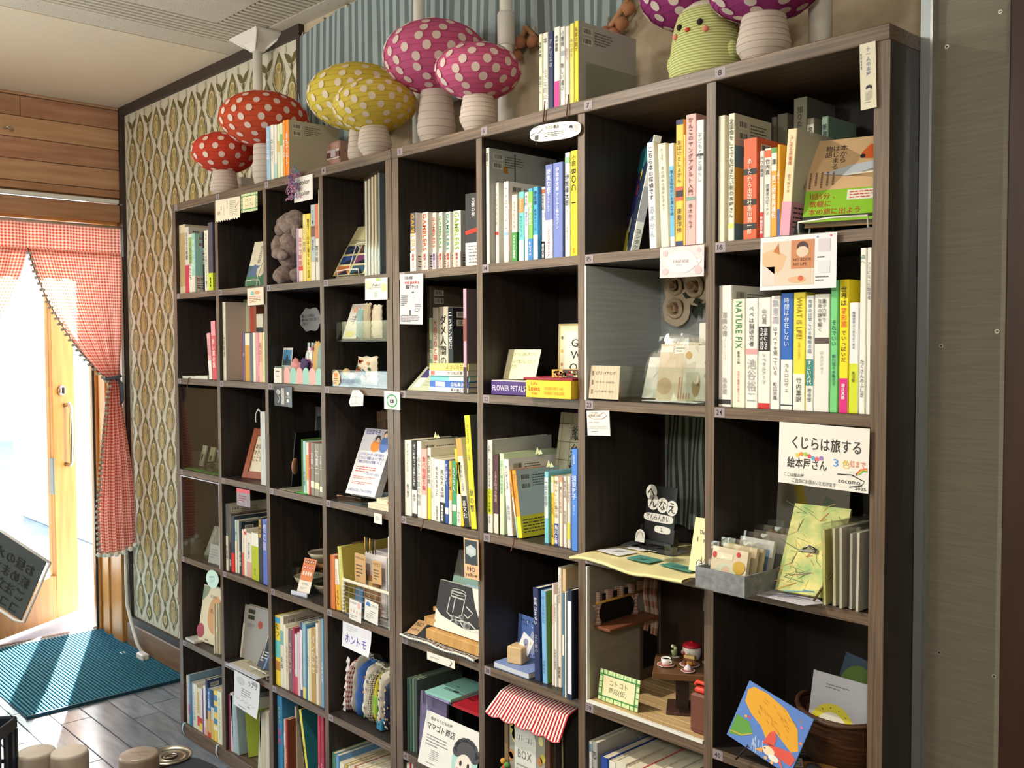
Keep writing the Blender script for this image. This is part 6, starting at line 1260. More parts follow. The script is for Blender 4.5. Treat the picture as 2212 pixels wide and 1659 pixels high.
# --- fourth row
fp=thing('acrylic_case','clear acrylic case front with white edges in the leftmost column, fourth row','case',(.027,.002,fz(4)+.0005)); W0=CW-.004
MB().box(0,W0,0,.003,0,.278,sheet_).build('front_sheet',fp); ed=M('e6e9ec',.3)
MB().box(0,W0,-.001,.004,.278,.2805,ed).box(W0-.0025,W0,-.001,.004,0,.278,ed).box(0,.0015,-.001,.004,0,.278,ed).build('edge_strip',fp)
bk2=MB().box(.027,.026+CW-.002,.232,.236,fz(4)+.001,fz(4)+.28,M('bfc0c6',.8)).build('backing_board'); tag(bk2,'grey backing board with the acrylic reflection painted in, in the leftmost cell with gift cards','board')  # lightened like the board above, painting in the acrylic's reflection
q=(0.011, 0.0343, 0.6335)
lean('gift_card','large grey gift card packet leaning in the acrylic case','card',(.075,.06,fz(4)),.12,.105,.004,.5,.3,'bdbab4',lambda mb,w,h:(LN(mb,w*.55,-h*.35,w*.3,h*.2,3,'777'),R(mb,w*.08,w*.14,-h*.9,-h*.1,'d8d6d0')))
lean('gift_card','smaller grey gift card leaning behind the white note','card',(.20,.045,fz(4)),.07,.085,.004,.35,.2,'b4b2ae',lambda mb,w,h:LN(mb,w*.2,-h*.35,w*.5,h*.2,2,'666'))
lean('note_card','white note card at the front of the acrylic case','card',(.185,.022,fz(4)),.085,.062,.001,.18,.05,'dcd6d8',lambda mb,w,h:LN(mb,w*.12,-h*.2,w*.6,h*.55,4,'b0a8ac',4))
tb_=box_thing('acrylic_box','low clear acrylic box in the leftmost column, fourth row','box',(.04,.02,fz(4))); MB().box(0,.1,0,.1,0,.002,clear).box(0,.1,-.002,0,0,.05,clear).box(-.002,0,0,.1,0,.05,clear).box(.1,.102,0,.1,0,.05,clear).build('shell',tb_)
# third column, fourth row: bowls, jar, card on stand
z4=fz(4); wood_s=noise_mat('wood_slice','7a4f30','9a6a42',(8,8,8),4,4,.6)
rs=thing('acrylic_riser','clear acrylic riser shelf in the third column','riser',(0.6631,.06,z4+.0005)); rw=right_limit(3)-0.6631-.004
MB().box(0,rw,0,.15,.068,.071,clear).build('top_sheet',rs); MB().box(0,.003,0,.15,0,.068,clear).build('side_sheet',rs); MB().box(rw-.003,rw,0,.15,0,.068,clear).build('side_sheet',rs)
rx_=0.6631
ws=MB().lathe([(.05,0),(.052,.004),(.05,.012)],wood_s,24).build('wood_slice'); ws.location=(rx_+.10,.115,z4+.0722); tag(ws,'round brown wood slice on the clear riser','coaster')
bowl_m=noise_mat('glaze_grey','8f8672','b5ab94',(1,1,1),14,4,.3,.05)
def bowl(label,x,y,z,r,h,col,inner):
    t=thing('bowl',label,'bowl',(x,y,z+.0006)); MB().lathe([(r*.45,0),(r*.5,.003),(r*.85,h*.55),(r,h),(r*.97,h*1.01),(r*.9,h*.9),(r*.6,h*.35),(.001,h*.22)],col,32).build('body',t)
    MB().lathe([(r*.55,h*.32),(r*.88,h*.86),(r*.86,h*.87),(r*.5,h*.34)],inner,32).build('glaze',t)
    fl_=MB()
    for k in range(10): a=2*pi*k/10; fl_.add([(r*.18*cos(a),r*.18*sin(a),h*.30),(r*.5*cos(a-.22),r*.5*sin(a-.22),h*.42),(r*.56*cos(a),r*.56*sin(a),h*.48),(r*.5*cos(a+.22),r*.5*sin(a+.22),h*.42)],[(0,1,2,3)],M('5a5444',.6))
    fl_.build('flower_relief',t); return t
bowl('shallow glazed bowl on the wood slice of the clear riser',rx_+.115,.105,z4+.085,.048,.03,M('a39a86',.3),M('6a5a4c',.35))
q=(0.6843, 0.0632, 0.6335)
bowl('grey green glazed bowl with flower relief standing on the shelf',q[0]+.03,q[1]+.03,z4,.047,.034,bowl_m,M('9aa28c',.35))
bowl('small dark bowl behind the card stand in the third column',q[0]+.13,.09,z4,.04,.03,M('8c8270',.4),M('4a4438',.4))
jr=thing('glass_jar','small glass jar with gold lid at the back of the third column','jar',(rx_+.12,.165,z4+.072)); MB().lathe([(.022,0),(.024,.004),(.024,.035),(.02,.04)],M('6f5a3c',.15),20).build('body',jr); MB().lathe([(.022,.04),(.023,.042),(.023,.054),(.021,.056),(.001,.056)],M('b09a5a',.25,.9),20).build('lid',jr)
def f(mb,w,h):
    R(mb,0,w,-h*.66,0,'d8804c')
    for i in range(12): Dc(mb,w*(.2+.2*(i%4)),-h*(.1+.17*(i//4)),w*.07,h*.06,('4a2a30','b8404a','e8d8d0')[i//4],-.0006); Dc(mb,w*(.2+.2*(i%4)),-h*(.1+.17*(i//4)),w*.035,h*.03,'ecd8c8',-.0007)
    T(mb,'おすすめ','h',w*.25,-h*.72,w*.5,h*.07,'777'); LN(mb,w*.2,-h*.84,w*.6,h*.08,2,'999')
q=(0.76, 0.0277, 0.6335)
lean('postcard','orange postcard with rows of small portraits on a clear stand','card',(q[0],.022,z4+.008),.055,.098,.001,.32,.15,'e6dccb',f)
cs=thing('clear_card_stand','clear acrylic card stand at the front of the third column','display stand',(q[0]-.006,.006,z4+.0006),.15); MB().box(0,.07,0,.004,0,.012,M('d4d8ea',.15)).box(0,.07,0,.03,0,.003,clear).build('front_lip',cs); MB().box(0,.003,.02,.05,.003,.075,clear).build('back_rest',cs); MB().box(.067,.07,.02,.05,.003,.075,clear).build('back_rest',cs)
# fourth column, fourth row: yarn wrapped wire basket with goods
q=(1.0246, 0.0208, 0.6335)
wbx=q[0]; wb_=thing('wire_basket','wire basket with white yarn wrapped rim full of small handmade goods','basket',(wbx,.012,z4+.0006)); ww=right_limit(4)-wbx-.006; yarn=M('dcd4c0',.95); wr=M('c8c8c4',.3,.7)
MB().tube([(0,0,.003),(0,0,.082),(.006,0,.09),(ww-.006,0,.09),(ww,0,.082),(ww,0,.003)],[.0045]*6,yarn,7).build('yarn_rim',wb_)
for i in range(26): 
    t=i/25; p=(0,0,.005+.25*t) if t<.32 else ((ww)*(t-.32)/.36,0,.09) if t<.68 else (ww,0,.09-.25*(t-.68)); 
    MB().ball(p,.0058,yarn,6,4).build('yarn_wrap',wb_)
mb=MB()
for i in range(1,9): mb.tube([(ww*i/9,0,.003),(ww*i/9,0,.09)],.0008,wr,4)
for i in range(1,6): mb.tube([(0,0,.015*i),(ww,0,.015*i)],.0008,wr,4)
for s in (0,ww):
    for i in range(1,6): mb.tube([(s,.01,.015*i),(s,.12,.015*i)],.0008,wr,4)
mb.tube([(0,.12,.09),(ww,.12,.09)],.0014,wr,5); o=mb.build('wire_mesh',wb_); o['kind']='stuff'
MB().box(0,ww,.0,.12,.0,.0015,wr).build('base',wb_)
pb=box_thing('white_box','white paper box standing in the yarn rimmed basket','box',(wbx+.045,.05,z4+.003)); MB().box(0,.10,0,.08,0,.165,M('d6cfd0',.6),.002).build('body',pb); MB().box(.002,.098,-.0006,.0,.10,.102,M('b9b0b2',.6)).build('seam',pb)
def tagc(label,x,y,z,w,h,col,txt,rz=0,rx=0,group=None):
    mb=MB().prism([(0,0),(w,0),(w,h*.92),(w*.9,h),(w*.1,h),(0,h*.92)],(0,0,0),X_,Z_,Y_,.0006,M(col,.7)); mb.M=Matrix.Translation((0,0,h)); T(mb,txt,'h',w*.1,-h*.08,w*.8,h*.16,'3a3430'); LN(mb,w*.15,-h*.35,w*.7,h*.5,4,'6a5a4c'); mb.M=None
    o=mb.build('paper_tag'); o.location=(x,y,z); o.rotation_euler=(rx,0,rz); return tag(o,label,'tag',group)
q=[(1.0499, 0.03, 0.7224), (1.1262, 0.03, 0.7294), (1.0728, -0.004, 0.6298), (1.1459, -0.004, 0.64)]
tagc('kraft paper tag with handwriting above the basket rim, nearer the olive book',q[0][0],.03,q[0][2],.052,.078,'c9a070','アロマキャンドル')
tagc('kraft paper tag with handwriting above the basket rim, nearer the post',q[1][0],.035,q[1][2],.042,.062,'c9a070','ヘアピン')
def f(mb,w,h): T(mb,'キーホルダー','h',w*.06,-h*.06,w*.6,h*.16,'4a4a4a'); Dc(mb,w*.8,-h*.2,w*.12,h*.15,'eab0b4'); [Dc(mb,w*(.15+.25*i),-h*.55,w*.05,h*.08,'d8b0a0') for i in range(4)]; LN(mb,w*.1,-h*.72,w*.7,h*.2,2,'999')
card('label_card','white label card with pink doodles on the front of the wire basket','card',(q[2][0],q[2][2]+.055,.056,.055,-.05),-.002,'e6e2dc',f)
def f(mb,w,h): mb.disc((0,-.0006,0),X_,Z_,w*.25,-h*.28,w*.16,h*.2,M('4a7ac8',.6),10,0,pi); T(mb,'アンブレラ','h',w*.42,-h*.1,w*.5,h*.18,'4a4a4a'); LN(mb,w*.4,-h*.42,w*.5,h*.2,2,'999'); LN(mb,w*.12,-h*.62,w*.7,h*.25,3,'aaa')
card('label_card','white label card with a blue umbrella doodle on the front of the wire basket','card',(q[3][0],q[3][2]+.058,.060,.056,-.08),-.002,'e6e2dc',f)
packet('packet','kraft paper packet in crinkled cellophane in the wire basket',wbx+.085,.035,z4+.003,.07,.105,.015,'9a7048',rx=-.08,fn=lambda mb,w,h:(R(mb,w*.1,w*.6,-h*.3,-h*.12,'d8c8a8'),Dc(mb,w*.5,-h*.2,w*.08,h*.06,'e0b840')))
packet('packet','blue beads in a clear packet in the wire basket',wbx+.042,.03,z4+.003,.035,.065,.008,'5f8fc0',rx=-.05)
mb=MB()
for k in range(5): mb.tube([(.012*k,0,.0),(.012*k+.004,-.004,.02),(.012*k-.002,0,.04)],.002,M(('cfa85a','4a4038','cfa85a','3a3430','6a5848')[k],.4),6)
o=mb.build('hair_pins'); o.location=(wbx+.055,.045,z4+.17); tag(o,'dark and golden hair pins on the white box in the basket','hair pin')
ap=MB().box(0,.004,0,.2,0,.24,M('d9dcd6',.25)).build('acrylic_divider'); ap.location=(right_limit(4)-.005,.002,z4+.0006); tag(ap,'white edged clear divider sheet by the post beside the wire basket','divider')
mm_=MB().box(.0,.0006,.02,.095,.085,.155,M('7a6048',.8)).lines((.0009,.03,.145),Y_,Z_,.055,.05,5,ink('3a2c22')).build('brown_memo'); mm_.location=(1.0305-.005,.03,z4+.03); mm_.rotation_euler=(0,-.12,.0); tag(mm_,'brown handwritten memo stuck on the olive green picture book','memo')
# --- fifth row
def f(mb,w,h):
    Dc(mb,w*.60,-h*.48,w*.30,h*.34,'cf9c6c',-.0005,24); mb.poly([(0,-.0006,-h*.02),(w*.3,-.0006,-h*.0),(w*.2,-.0006,-h*.16),(0,-.0006,-h*.3)][::-1],M('8a9a80',.6)); Dc(mb,w*.08,-h*.82,w*.16,h*.13,'a8505c',-.0006); Dc(mb,w*.82,-h*.58,w*.22,h*.10,'a84858',-.0007,20)
    T(mb,'えほん','h',w*.3,-h*.14,w*.3,h*.06,'6a5a4a',-.0007); Dc(mb,w*.82,-h*.15,w*.14,h*.05,'e6dcc6',-.0007); T(mb,'オムライス','h',w*.38,-h*.38,w*.5,h*.09,'3a322c',-.0009); LN(mb,w*.3,-h*.93,w*.3,h*.04,1,'555')
q=(0.0679, 0.0245, 0.339)
lean('picture_book','cream picture book with brown and plum shapes facing out in the leftmost column','book',(q[0],q[1]+.01,fz(5)),.150,.19,.016,.16,.10,'dfd3b4',f,pages=1)
flat('booklet','flat pale booklet lying beside the cream picture book',.03,.10,.008,.14,fz(5),.007,'d5d5d0')
for i in range(4): book('booklet',('pale','second','third','last')[i]+' thin cream booklet at the post beside the cream picture book','thin booklets in the leftmost column',0.2473+.010*i-.004,.010+.004*i,fz(5),.006,.165+.003*i,.15,0,('d8cdb0','dcd2b8','d2c8ac','e0d8c2')[i],'',seed=i)
def f(mb,w,h):
    for k in (0,1): R(mb,w*.16,w*.42,-h*(.14+.11*k),-h*(.06+.11*k),'55554f'); mb.barcode((w*.17,-.0007,-h*(.065+.11*k)),X_,Z_,w*.24,h*.07,ink('1c1c1c'),k)
    Dc(mb,w*.66,-h*.3,w*.09,h*.075,'a84a34'); LN(mb,w*.16,-h*.32,w*.35,h*.08,3,'666'); R(mb,0,w*.07,-h*.99,-h*.36,'d9d2c4',-.0005)
q=(0.3459, 0.0675, 0.339)
lean('book','grey book showing its barcode back in the second column','book',(q[0],.05,fz(5)),.14,.172,.02,.14,.12,'9c9995',f,pages=1)
def f(mb,w,h): R(mb,w*.42,w*.5,-h,-h*.2,'6f90c8'); LN(mb,w*.06,-h*.62,w*.4,h*.25,4,'d8d8d8',3); LN(mb,w*.55,-h*.3,w*.35,h*.3,4,'9ab0d0',5)
lean('book','black book with blue stripe leaning on a wire stand in the second column','book',(0.4852,.035,fz(5)+.004),.085,.14,.012,.5,.1,'2f2f33',f,pages=1)
wire_stand('white wire book stand in front of the black book with blue stripe',0.4963,.022,fz(5),.10,dp=.10)
q=(0.3729, 0.0104, 0.339)
o=MB().box(0,.20,0,.075,0,.0012,M('c9c0a4',.7)); o.text('わらしべ文庫','h',(.03,.058,.0016),X_,Y_,.12,.026,ink('5a5248')); o.lines((.06,.068,.0016),X_,Y_,.1,.008,1,ink('8a8270')); o.box(0,.20,-.018,0,-.001,.0008,M('d2d4dc',.5)); o.rect((.165,.02,.0017),X_,Y_,.0,.02,0,.02,ink('8a8474'))
o=o.build('flat_sign'); o.location=(q[0],.004,fz(5)+.0012); o.rotation_euler=(.0,0,.0); tag(o,'cream handwritten sign lying flat at the edge of the second column','sign')
# fabric pouches in the fourth column
ck=cloth_mat('red_gingham','ging','e6dcd6','8a2c34',9,11,.1); bw_ck=cloth_mat('check_black','ging','efe6d4','2a2624',8,30,.1)
PZ=fz(5); x=CX[3]+.032
specs=[('red gingham pouch with white lace edge in the fabric row',.018,.155,ck,'8a2c34',.16),('light grey linen pouch in the fabric row',.026,.175,None,'a9a49a',.17),('bright blue cloth pouch in the fabric row',.024,.165,None,'3c66b0',.14),('white cloth pouch with green print in the fabric row',.028,.16,None,'d8d2c4',.13),('black and cream checked pouch in the fabric row',.02,.15,bw_ck,'3a3632',.12),('yellow and green cloth pouch in the fabric row',.02,.15,None,'c9b83a',.10),('cream pouch with black dots and teal foot in the fabric row',.024,.16,None,'d4cdbd',.07),('navy floral cloth pouch by the post in the fabric row',.02,.14,None,'2b3050',.04)]
for i,(lb,w_,h_,mt_,c,ry) in enumerate(specs):
    def pr(mb,w,h,d,i=i):
        rn=random.Random(i+3)
        if i in (3,6,7):
            for _ in range(34 if i!=3 else 16):
                a=rn.uniform(-.45,.45); u=rn.uniform(.06,.96); th=d/2*((1-(2*a)**2)**.5)*(1-(u*2-1)**6)**.5*.9+.0022; r=.003 if i!=3 else rn.uniform(.003,.006)
                mb.disc((0,-th-.0005,0),X_,Z_,w*a,h*u,r*.8,r,M({3:rn.choice(('4a8a4a','6a6a6a','d88a3a')),6:'2c2e44',7:rn.choice(('d8d0b8','c8a860'))}[i],.9),8)
        if i==6: mb.box(-w*.42,w*.42,-d*.42,d*.42,0,h*.2,M('2f7a9a',.9),.003)
        if i==5: mb.box(-w*.42,w*.42,-d*.46,d*.46,h*.25,h*.6,M('7aa83a',.9),.003)
    rt=pouch('fabric_pouch',lb,x+w_*.5,.07+.004*(i%2),PZ+.002,w_*1.25,h_,.10,c,rz=0,ry=ry,mat=mt_,prints=pr,group='fabric pouches in the fourth column',cat='pouch',trim='cfc8b8',nx=12,nz=14); x+=w_+.0035
    if i==0:
        lc=MB(); P=[[(-w_*.6-.012-.006*abs(sin(j*1.3))*k,-.03+.03*k*0+.02*k,h_*j/24) for k in (0,1,2)] for j in range(25)]; 
        P=[[(-w_*.55-.007*k*(1+.5*sin(j*1.6)),-.034+.004*sin(j*1.6)*k,h_*j/24) for k in range(3)] for j in range(25)]
        lc.grid(P,M('d8d4d6',.9)).build('lace_edge',rt)
# green folded booklet in the second column bottom cell
q=(0.5063, -0.0045, 0.043)
gb=thing('booklet','open lime green booklet leaning in the second column bottom cell','booklet',(0.4376,.03,.0440),0,None,(0,-.30,-.25)); MB().box(0,.004,0,.15,0,.175,M('d8d4c4',.7)).build('page_block',gb); MB().box(.0042,.0055,-.002,.15,.0,.14,M('9fb23a',.6)).build('cover',gb); MB().box(-.001,-.0002,-.002,.15,0,.19,M('8f8a86',.7)).build('back_cover',gb)
for i,(x,z) in enumerate(((0.0294,0),(0.2847,0))):
    o=MB(); P=[[(-.004+.008*k+ .003*sin(j*.7),-.004-.004*sin(j*.5),.0-.0042*j) for k in (0,1)] for j in range(10)]; o.grid(P,M('9fd0e4' if i==0 else 'cfe0ec',.5)).tube([(0,.006,.002),(0,-.002,.002),(0,-.004,-.004)],.003,M('9fd0e4' if i==0 else 'cfe0ec',.5),5)
    o=o.build('bookmark_ribbon'); o.location=(x,-.002,.043); tag(o,('light blue','white')[i]+' ribbon hanging over the bottom board of the leftmost column','ribbon')
# ================================================================ columns five to eight
# fifth column, second row: flat stack, pale box
q=(1.344, -0.0105, 1.2488)
def f(mb,w,d,h): pass
sb2=thing('book','pale green book leaning low with a purple label in the fifth column','book',(1.3152,.012,fz(2)+.0006),0,None,(-.85,0,.02)); mb=MB().box(0,.095,0,.012,.0,.095,M('b9c0a4',.5)); mb.M=Matrix.Translation((0,0,.095)); R(mb,.012,.040,-.085,-.015,'e0dcd0'); R(mb,.012,.040,-.05,-.015,'4a4274',-.0006); T(mb,'お知ら/せ','h',.05,-.02,.035,.03,'8a9070'); LN(mb,.048,-.06,.04,.02,2,'a8ac90'); mb.M=None; mb.build('cover',sb2)
cols=(('f0efe8','lowest white'),('3f6cc0','blue'),('7cc8c8','turquoise and white'),('f0e8d8','cream with red dot'),('cfd47a','yellow and lime topmost'))
hs=(.0105,.0135,.0125,.0115,.0165); z=fz(2)+.0005; x0=1.4062
for i,((c,lb),h_) in enumerate(zip(cols,hs)):
    def pr(mb,w,d,h,i=i):
        if i==2: mb.box(0,w*.96,-d-.0003,-d,h*.1,h*.9,M('ece9e0',.5))
        if i==4: mb.box(-w*.3,w*.99,-d-.0003,-d,h*.1,h*.9,M('e8d274',.5)); mb.text('よつばの花','h',(-w*.15,-d-.0007,h*.85),X_,Z_,w*.9,h*.7,ink('8a7a3a'))
        if i==3: mb.box(-w*.9,-w*.7,-d-.0003,-d,h*.1,h*.9,M('d06a5a',.5)); mb.text('きつねの夜','h',(-w*.1,-d-.0007,h*.85),X_,Z_,w*.9,h*.7,ink('6a6058'))
        if i==1: mb.box(-w*.7,-w*.2,-d-.0003,-d,h*.1,h*.9,M('e4e8ec',.5)); mb.text('自転車泥','h',(w*.1,-d-.0007,h*.85),X_,Z_,w*.7,h*.7,ink('e8ecf4'))
        if i==0: mb.text('夏の猫と本','h',(w*.1,-d-.0007,h*.85),X_,Z_,w*.8,h*.7,ink('444444'))
    flat('book',lb+' paperback in the flat stack of five in the fifth column',x0-.002+.001*(i%2),x0+.143,.012+.002*(i%3),.117+.002*(i%3),z,h_,c,0,pr,group='flat stack of paperbacks',spine=c); z+=h_+.0006
# sixth column, second row: oracle card boxes and note
q0=1.6255; q1=1.7482; q2=1.7701
bxp=box_thing('card_box','purple card box lettered FLOWER PETALS in the sixth column','box',(q0,.015,fz(2))); mb=MB().box(0,q1-q0-.004,0,.10,0,.030,M('4c3278',.5),.001); mb.text('FLOWER PETALS','h',(.006,-.0008,.025),X_,Z_,q1-q0-.016,.019,ink('e8e0f0')); mb.build('body',bxp); MB().box(.001,q1-q0-.005,.001,.099,.0302,.032,M('d9cfc4',.5)).build('lid',bxp)
lyw=CX[5]+CW-.004-q2
bxy=box_thing('card_box','yellow card box with red lettering in front of the sixth column','box',(q2,-.016,fz(2))); mb=MB().box(0,lyw,0,.11,0,.0365,M('f0c638',.5),.001); mb.text('Life','h',(lyw*.12,-.0008,.034),X_,Z_,lyw*.16,.008,ink('d8783c')); mb.text('Loves','h',(lyw*.07,-.0008,.027),X_,Z_,lyw*.26,.014,ink('c8402c')); mb.text('YOU','h',(lyw*.13,-.0008,.012),X_,Z_,lyw*.14,.006,ink('c8402c')); mb.text('LOUISE HAY and/ROBERT HOLDEN','h',(lyw*.42,-.0008,.026),X_,Z_,lyw*.44,.02,ink('c8943a')); mb.build('body',bxy)
lid=MB().box(-.012,lyw,.004,.112,.0367,.0425,M('8f2838',.5),.001); lid.build('lid',bxy)
cd=box_thing('card_deck','stack of oracle cards with red and gold floral edges on the yellow box','card deck',(q2+.05,.012,fz(2)+.043)); MB().box(0,lyw-.055,0,.08,0,.016,M('c8a050',.5)).build('cards',cd)
mb=MB(); rn=random.Random(8)
for k in range(46): x=rn.uniform(.003,lyw-.06); mb.disc((0,-.0006,0),X_,Z_,x,rn.uniform(.003,.013),.003,.0025,M(rn.choice(('8a2c30','d8b040','b84a40','5a3a2c','e0c890')),.5),7)
mb.box(lyw-.10,lyw-.055,-.0004,0,.0,.016,M('3a3432',.5)); mb.build('floral_edge',cd)
def f(mb,w,h):
    R(mb,w*.04,w*.96,-h*.97,-h*.03,'d4d0b0'); R(mb,w*.13,w*.88,-h*.92,-h*.1,'e4e2d4',-.0005)
    for i,t in enumerate(('Green','Witch','Oracle')): T(mb,t,'h',w*.22,-h*(.2+.17*i),w*.62,h*.14,'2a2a2a',-.0008)
    for i in range(4): x=w*(.3+.15*i); z=-h*.78; St(mb,[(x-.006,z),(x,z+.011),(x+.006,z),(x-.006,z)],.0008,'555',-.0009)
    for i in range(9): Dc(mb,w*(.08 if i%2 else .92),-h*(.1+.095*i),.004,.004,('c8a850','5a6a5a','a87a50')[i%3],-.0007,7)
    T(mb,'Danielle','h',w*.4,-h*.87,w*.25,h*.03,'444',-.0009)
oq=1.7454
lean('oracle_box','large cream oracle card box with black lettering behind the yellow box','box',(oq,.105,fz(2)),CX[5]+CW-.004-oq,.155,.045,.03,0,'a89a6a',f)
def f(mb,w,h): T(mb,'カードはご自由に見て下さい','h',w*.2,-h*.1,w*.72,h*.12,'9aa880'); T(mb,'ひらいた後は元にもどして/ください','h',w*.12,-h*.34,w*.8,h*.3,'a0aa88'); R(mb,0,w*.18,-h,0,'8a8468')
lean('note_card','pale yellow handwritten note card leaning behind the purple box','card',(1.6335-.012,.055,fz(2)+.032+.002),.12,.068,.001,.25,-.12,'dfe0b8',f)
# sixth column, third row: manuscript paper paperback at the back
def f(mb,w,h):
    for i in range(5): R(mb,0,w,-h*(.1+.16*i)-.0006,-h*(.1+.16*i)+.0006,'3a3a38')
    for i in range(4): R(mb,w*(.08+.26*i),w*(.08+.26*i)+.001,-h*.74,0,'6a6a60')
    for i,t in enumerate('縦糸横糸'): T(mb,t,'h',w*.36,-h*(.11+.16*i),w*.24,h*.14,'222',-.0008)
    T(mb,'たて/いと/よこ/いと','h',w*.66,-h*.12,w*.1,h*.5,'444',-.0008)
    R(mb,0,w,-h,-h*.76,'efe9dc',-.0006); R(mb,w*.14,w,-h*.95,-h*.76,'d8402c',-.0008); T(mb,'あなたのことばが/生きる','h',w*.25,-h*.78,w*.6,h*.12,'f0d8c8',-.001); T(mb,'新潮文庫','h',w*.01,-h*.93,w*.4,h*.06,'222',-.001)
lean('book','book with manuscript paper cover and red band behind the row on board 30','book',(1.6925,.13,fz(3)+.01),.115,.258,.02,.16,0,'b9b69c',f,pages=1)
for i,(x,z,y) in enumerate(((1.70,.178,.08),(1.735,.152,.08),(1.835,.152,.09),(1.44,.158,.09),(1.36,.192,.06))):
    o=MB().add([(0,0,0),(.012,.002,.004),(.006,.001,.018)],[(0,1,2),(2,1,0)],M('c8d0a0',.7)).add([(.008,.002,0),(.02,.004,.003),(.013,.003,.012)],[(0,1,2),(2,1,0)],M('d4dab0',.7)).build('paper_leaf'); o.location=(x,y,fz(3)+z); tag(o,'pale green paper leaf bookmark sticking out of the books on board '+('30' if x>1.6 else '29'),'bookmark','paper leaf bookmarks')
for x,y,z,lb in ((1.40,-.004,fz(3),'29'),(1.72,-.004,fz(3),'30')):
    o=MB().tube([(0,.012,.0015),(0,-.001,.002),(.002,-.004,-.008),(-.004,-.006,-.024)],.0014,M('6a3e34',.8),5).build('bookmark_ribbon'); o.location=(x,y,z); tag(o,'brown bookmark ribbon hanging over the edge below the '+('black book with white foot' if lb=='29' else 'leaning white book with barcode'),'ribbon')
# fifth column, fourth row: sketch canvas on a wooden bar, tulip picture, striped cloth
z4=fz(4)
cl=thing('striped_cloth','folded black and white striped cloth lying under the sketch in the fifth column','cloth',(CX[4]+.003,-.004,z4+.0005)); stp=cloth_mat('bw_stripe','stripe','e4e2da','2c2c30',34,.5,0)
rows=[]
for j in range(13):
    rows.append([(.284*i/24,.0+.15*j/12-.004*sin(i*.55)*(1-j/12),.0012+.0022*abs(sin(i*.8+j))*(1-j/14)+(.004 if j<2 else .002)) for i in range(25)])
front=[[(p[0],p[1]-.002*(k)+.0,p[2]*(1-k/2)+.0002) for p in rows[0]] for k in (2,1,0)]
MB().grid(front+rows,stp,uv=True).build('upper_fold',cl); MB().tube([(p[0],p[1]-.003,p[2]*.6+.002) for p in rows[0]],.0028,M('dcdad2',.9),5).tube([(p[0],p[1]-.0036,.0012) for p in rows[0]],.0012,M('26262a',.9),4).build('hem',cl)
oak=noise_mat('oak','b98a4c','d0a468',(12,2,2),5,4,.5)
wbr=MB().box(0,.205,0,.06,0,.026,oak,.002).build('wooden_ledge'); wx=1.3845; wbr.location=(wx,.012,z4+.0082); wbr.scale=((CX[4]+CW-.003-wx)/.205,1,1); tag(wbr,'oak wood ledge holding the charcoal sketch','ledge')
def f(mb,w,h):
    mb.poly([(0,-.0005,0),(w*.62,-.0005,0),(w*.72,-.0005,-h*.35),(w*.9,-.0005,-h*.75),(w*.6,-.0005,-h*.86),(w*.12,-.0005,-h*.72),(0,-.0005,-h*.6)][::-1],M('3a3a3c',.9))
    g='c9c9c4'
    for p in ([(.24,.3),(.22,.62),(.3,.68),(.5,.66),(.52,.3)],[(.26,.16),(.26,.27),(.52,.28),(.53,.17)],[(.34,.3),(.33,.6)],[(.3,.66),(.42,.74),(.55,.7)],[(.5,.75),(.6,.86),(.85,.84),(.95,.8)],[(.52,.72),(.66,.7),(.8,.8)],[(.56,.4),(.7,.5),(.62,.62),(.54,.56)],[(.3,.78),(.4,.7),(.46,.78)]): St(mb,[(w*a,-h*b) for a,b in p],.003,g)
    for z in (.14,.19): mb.tube([(w*(.39+.13*cos(t)),-.0008,-h*(z+.035*sin(t))) for t in [2*pi*k/14 for k in range(14)]],.0013,M(g,.8),3,closed=True)
    for cx_,cz_,r in ((.36,.7,.05),(.5,.64,.05),(.62,.78,.07),(.44,.76,.04)): Dc(mb,w*cx_,-h*cz_,w*r,h*r,'8f8f8c',-.0007); Dc(mb,w*cx_+.003,-h*cz_,w*r*.6,h*r*.6,'4a4a4c',-.0008)
q=1.3943
cw_=CX[4]+CW-.004-q
lean('sketch_canvas','square canvas with a charcoal sketch of a glass jar and bottles','picture',(q,.028,z4+.0345),cw_-.002,.115,.012,.20,0,'e0dcd0',f)
def f(mb,w,h):
    R(mb,0,w,-h,-h*.42,'7c988c'); R(mb,0,w,-h*.45,0,'4a463e',-.0003)
    for i in range(5): St(mb,[(w*(.45+.03*i),-h*.95),(w*(.35+.09*i),-h*.6)],.003,'8aa05a'); Dc(mb,w*(.33+.09*i),-h*.55,w*.06,h*.04,'9ab4cc',-.0008)
q2=1.401
lean('painting','small painting of pale blue tulips leaning behind the sketch','picture',(q2,.065,z4+.07),CX[4]+CW-.004-q2,.15,.008,.28,0,'5a5a50',f)
es=thing('wooden_easel','small light wood easel behind the sketch canvas','easel',(1.3791,.06,z4+.0085)); MB().box(0,.008,0,.008,0,.12,oak).build('leg',es); MB().box(-.02,.10,-.004,.004,.055,.066,oak).build('crossbar',es); MB().box(.085,.093,0,.008,0,.12,oak).build('leg',es); MB().box(-.022,.02,-.03,.02,.028,.046,oak).build('peg',es)
def f(mb,w,h): R(mb,0,w*.45,-h,0,'c09a70'); T(mb,'NO','h',w*.06,-h*.12,w*.3,h*.34,'33302c'); T(mb,'yellow','h',w*.04,-h*.5,w*.36,h*.3,'4a4038')
lean('art_card','black and kraft card lying tilted at the edge of the striped cloth','card',(CX[4]+.012,.004,z4+.008),.085,.05,.0012,1.1,.12,'33363a',f)
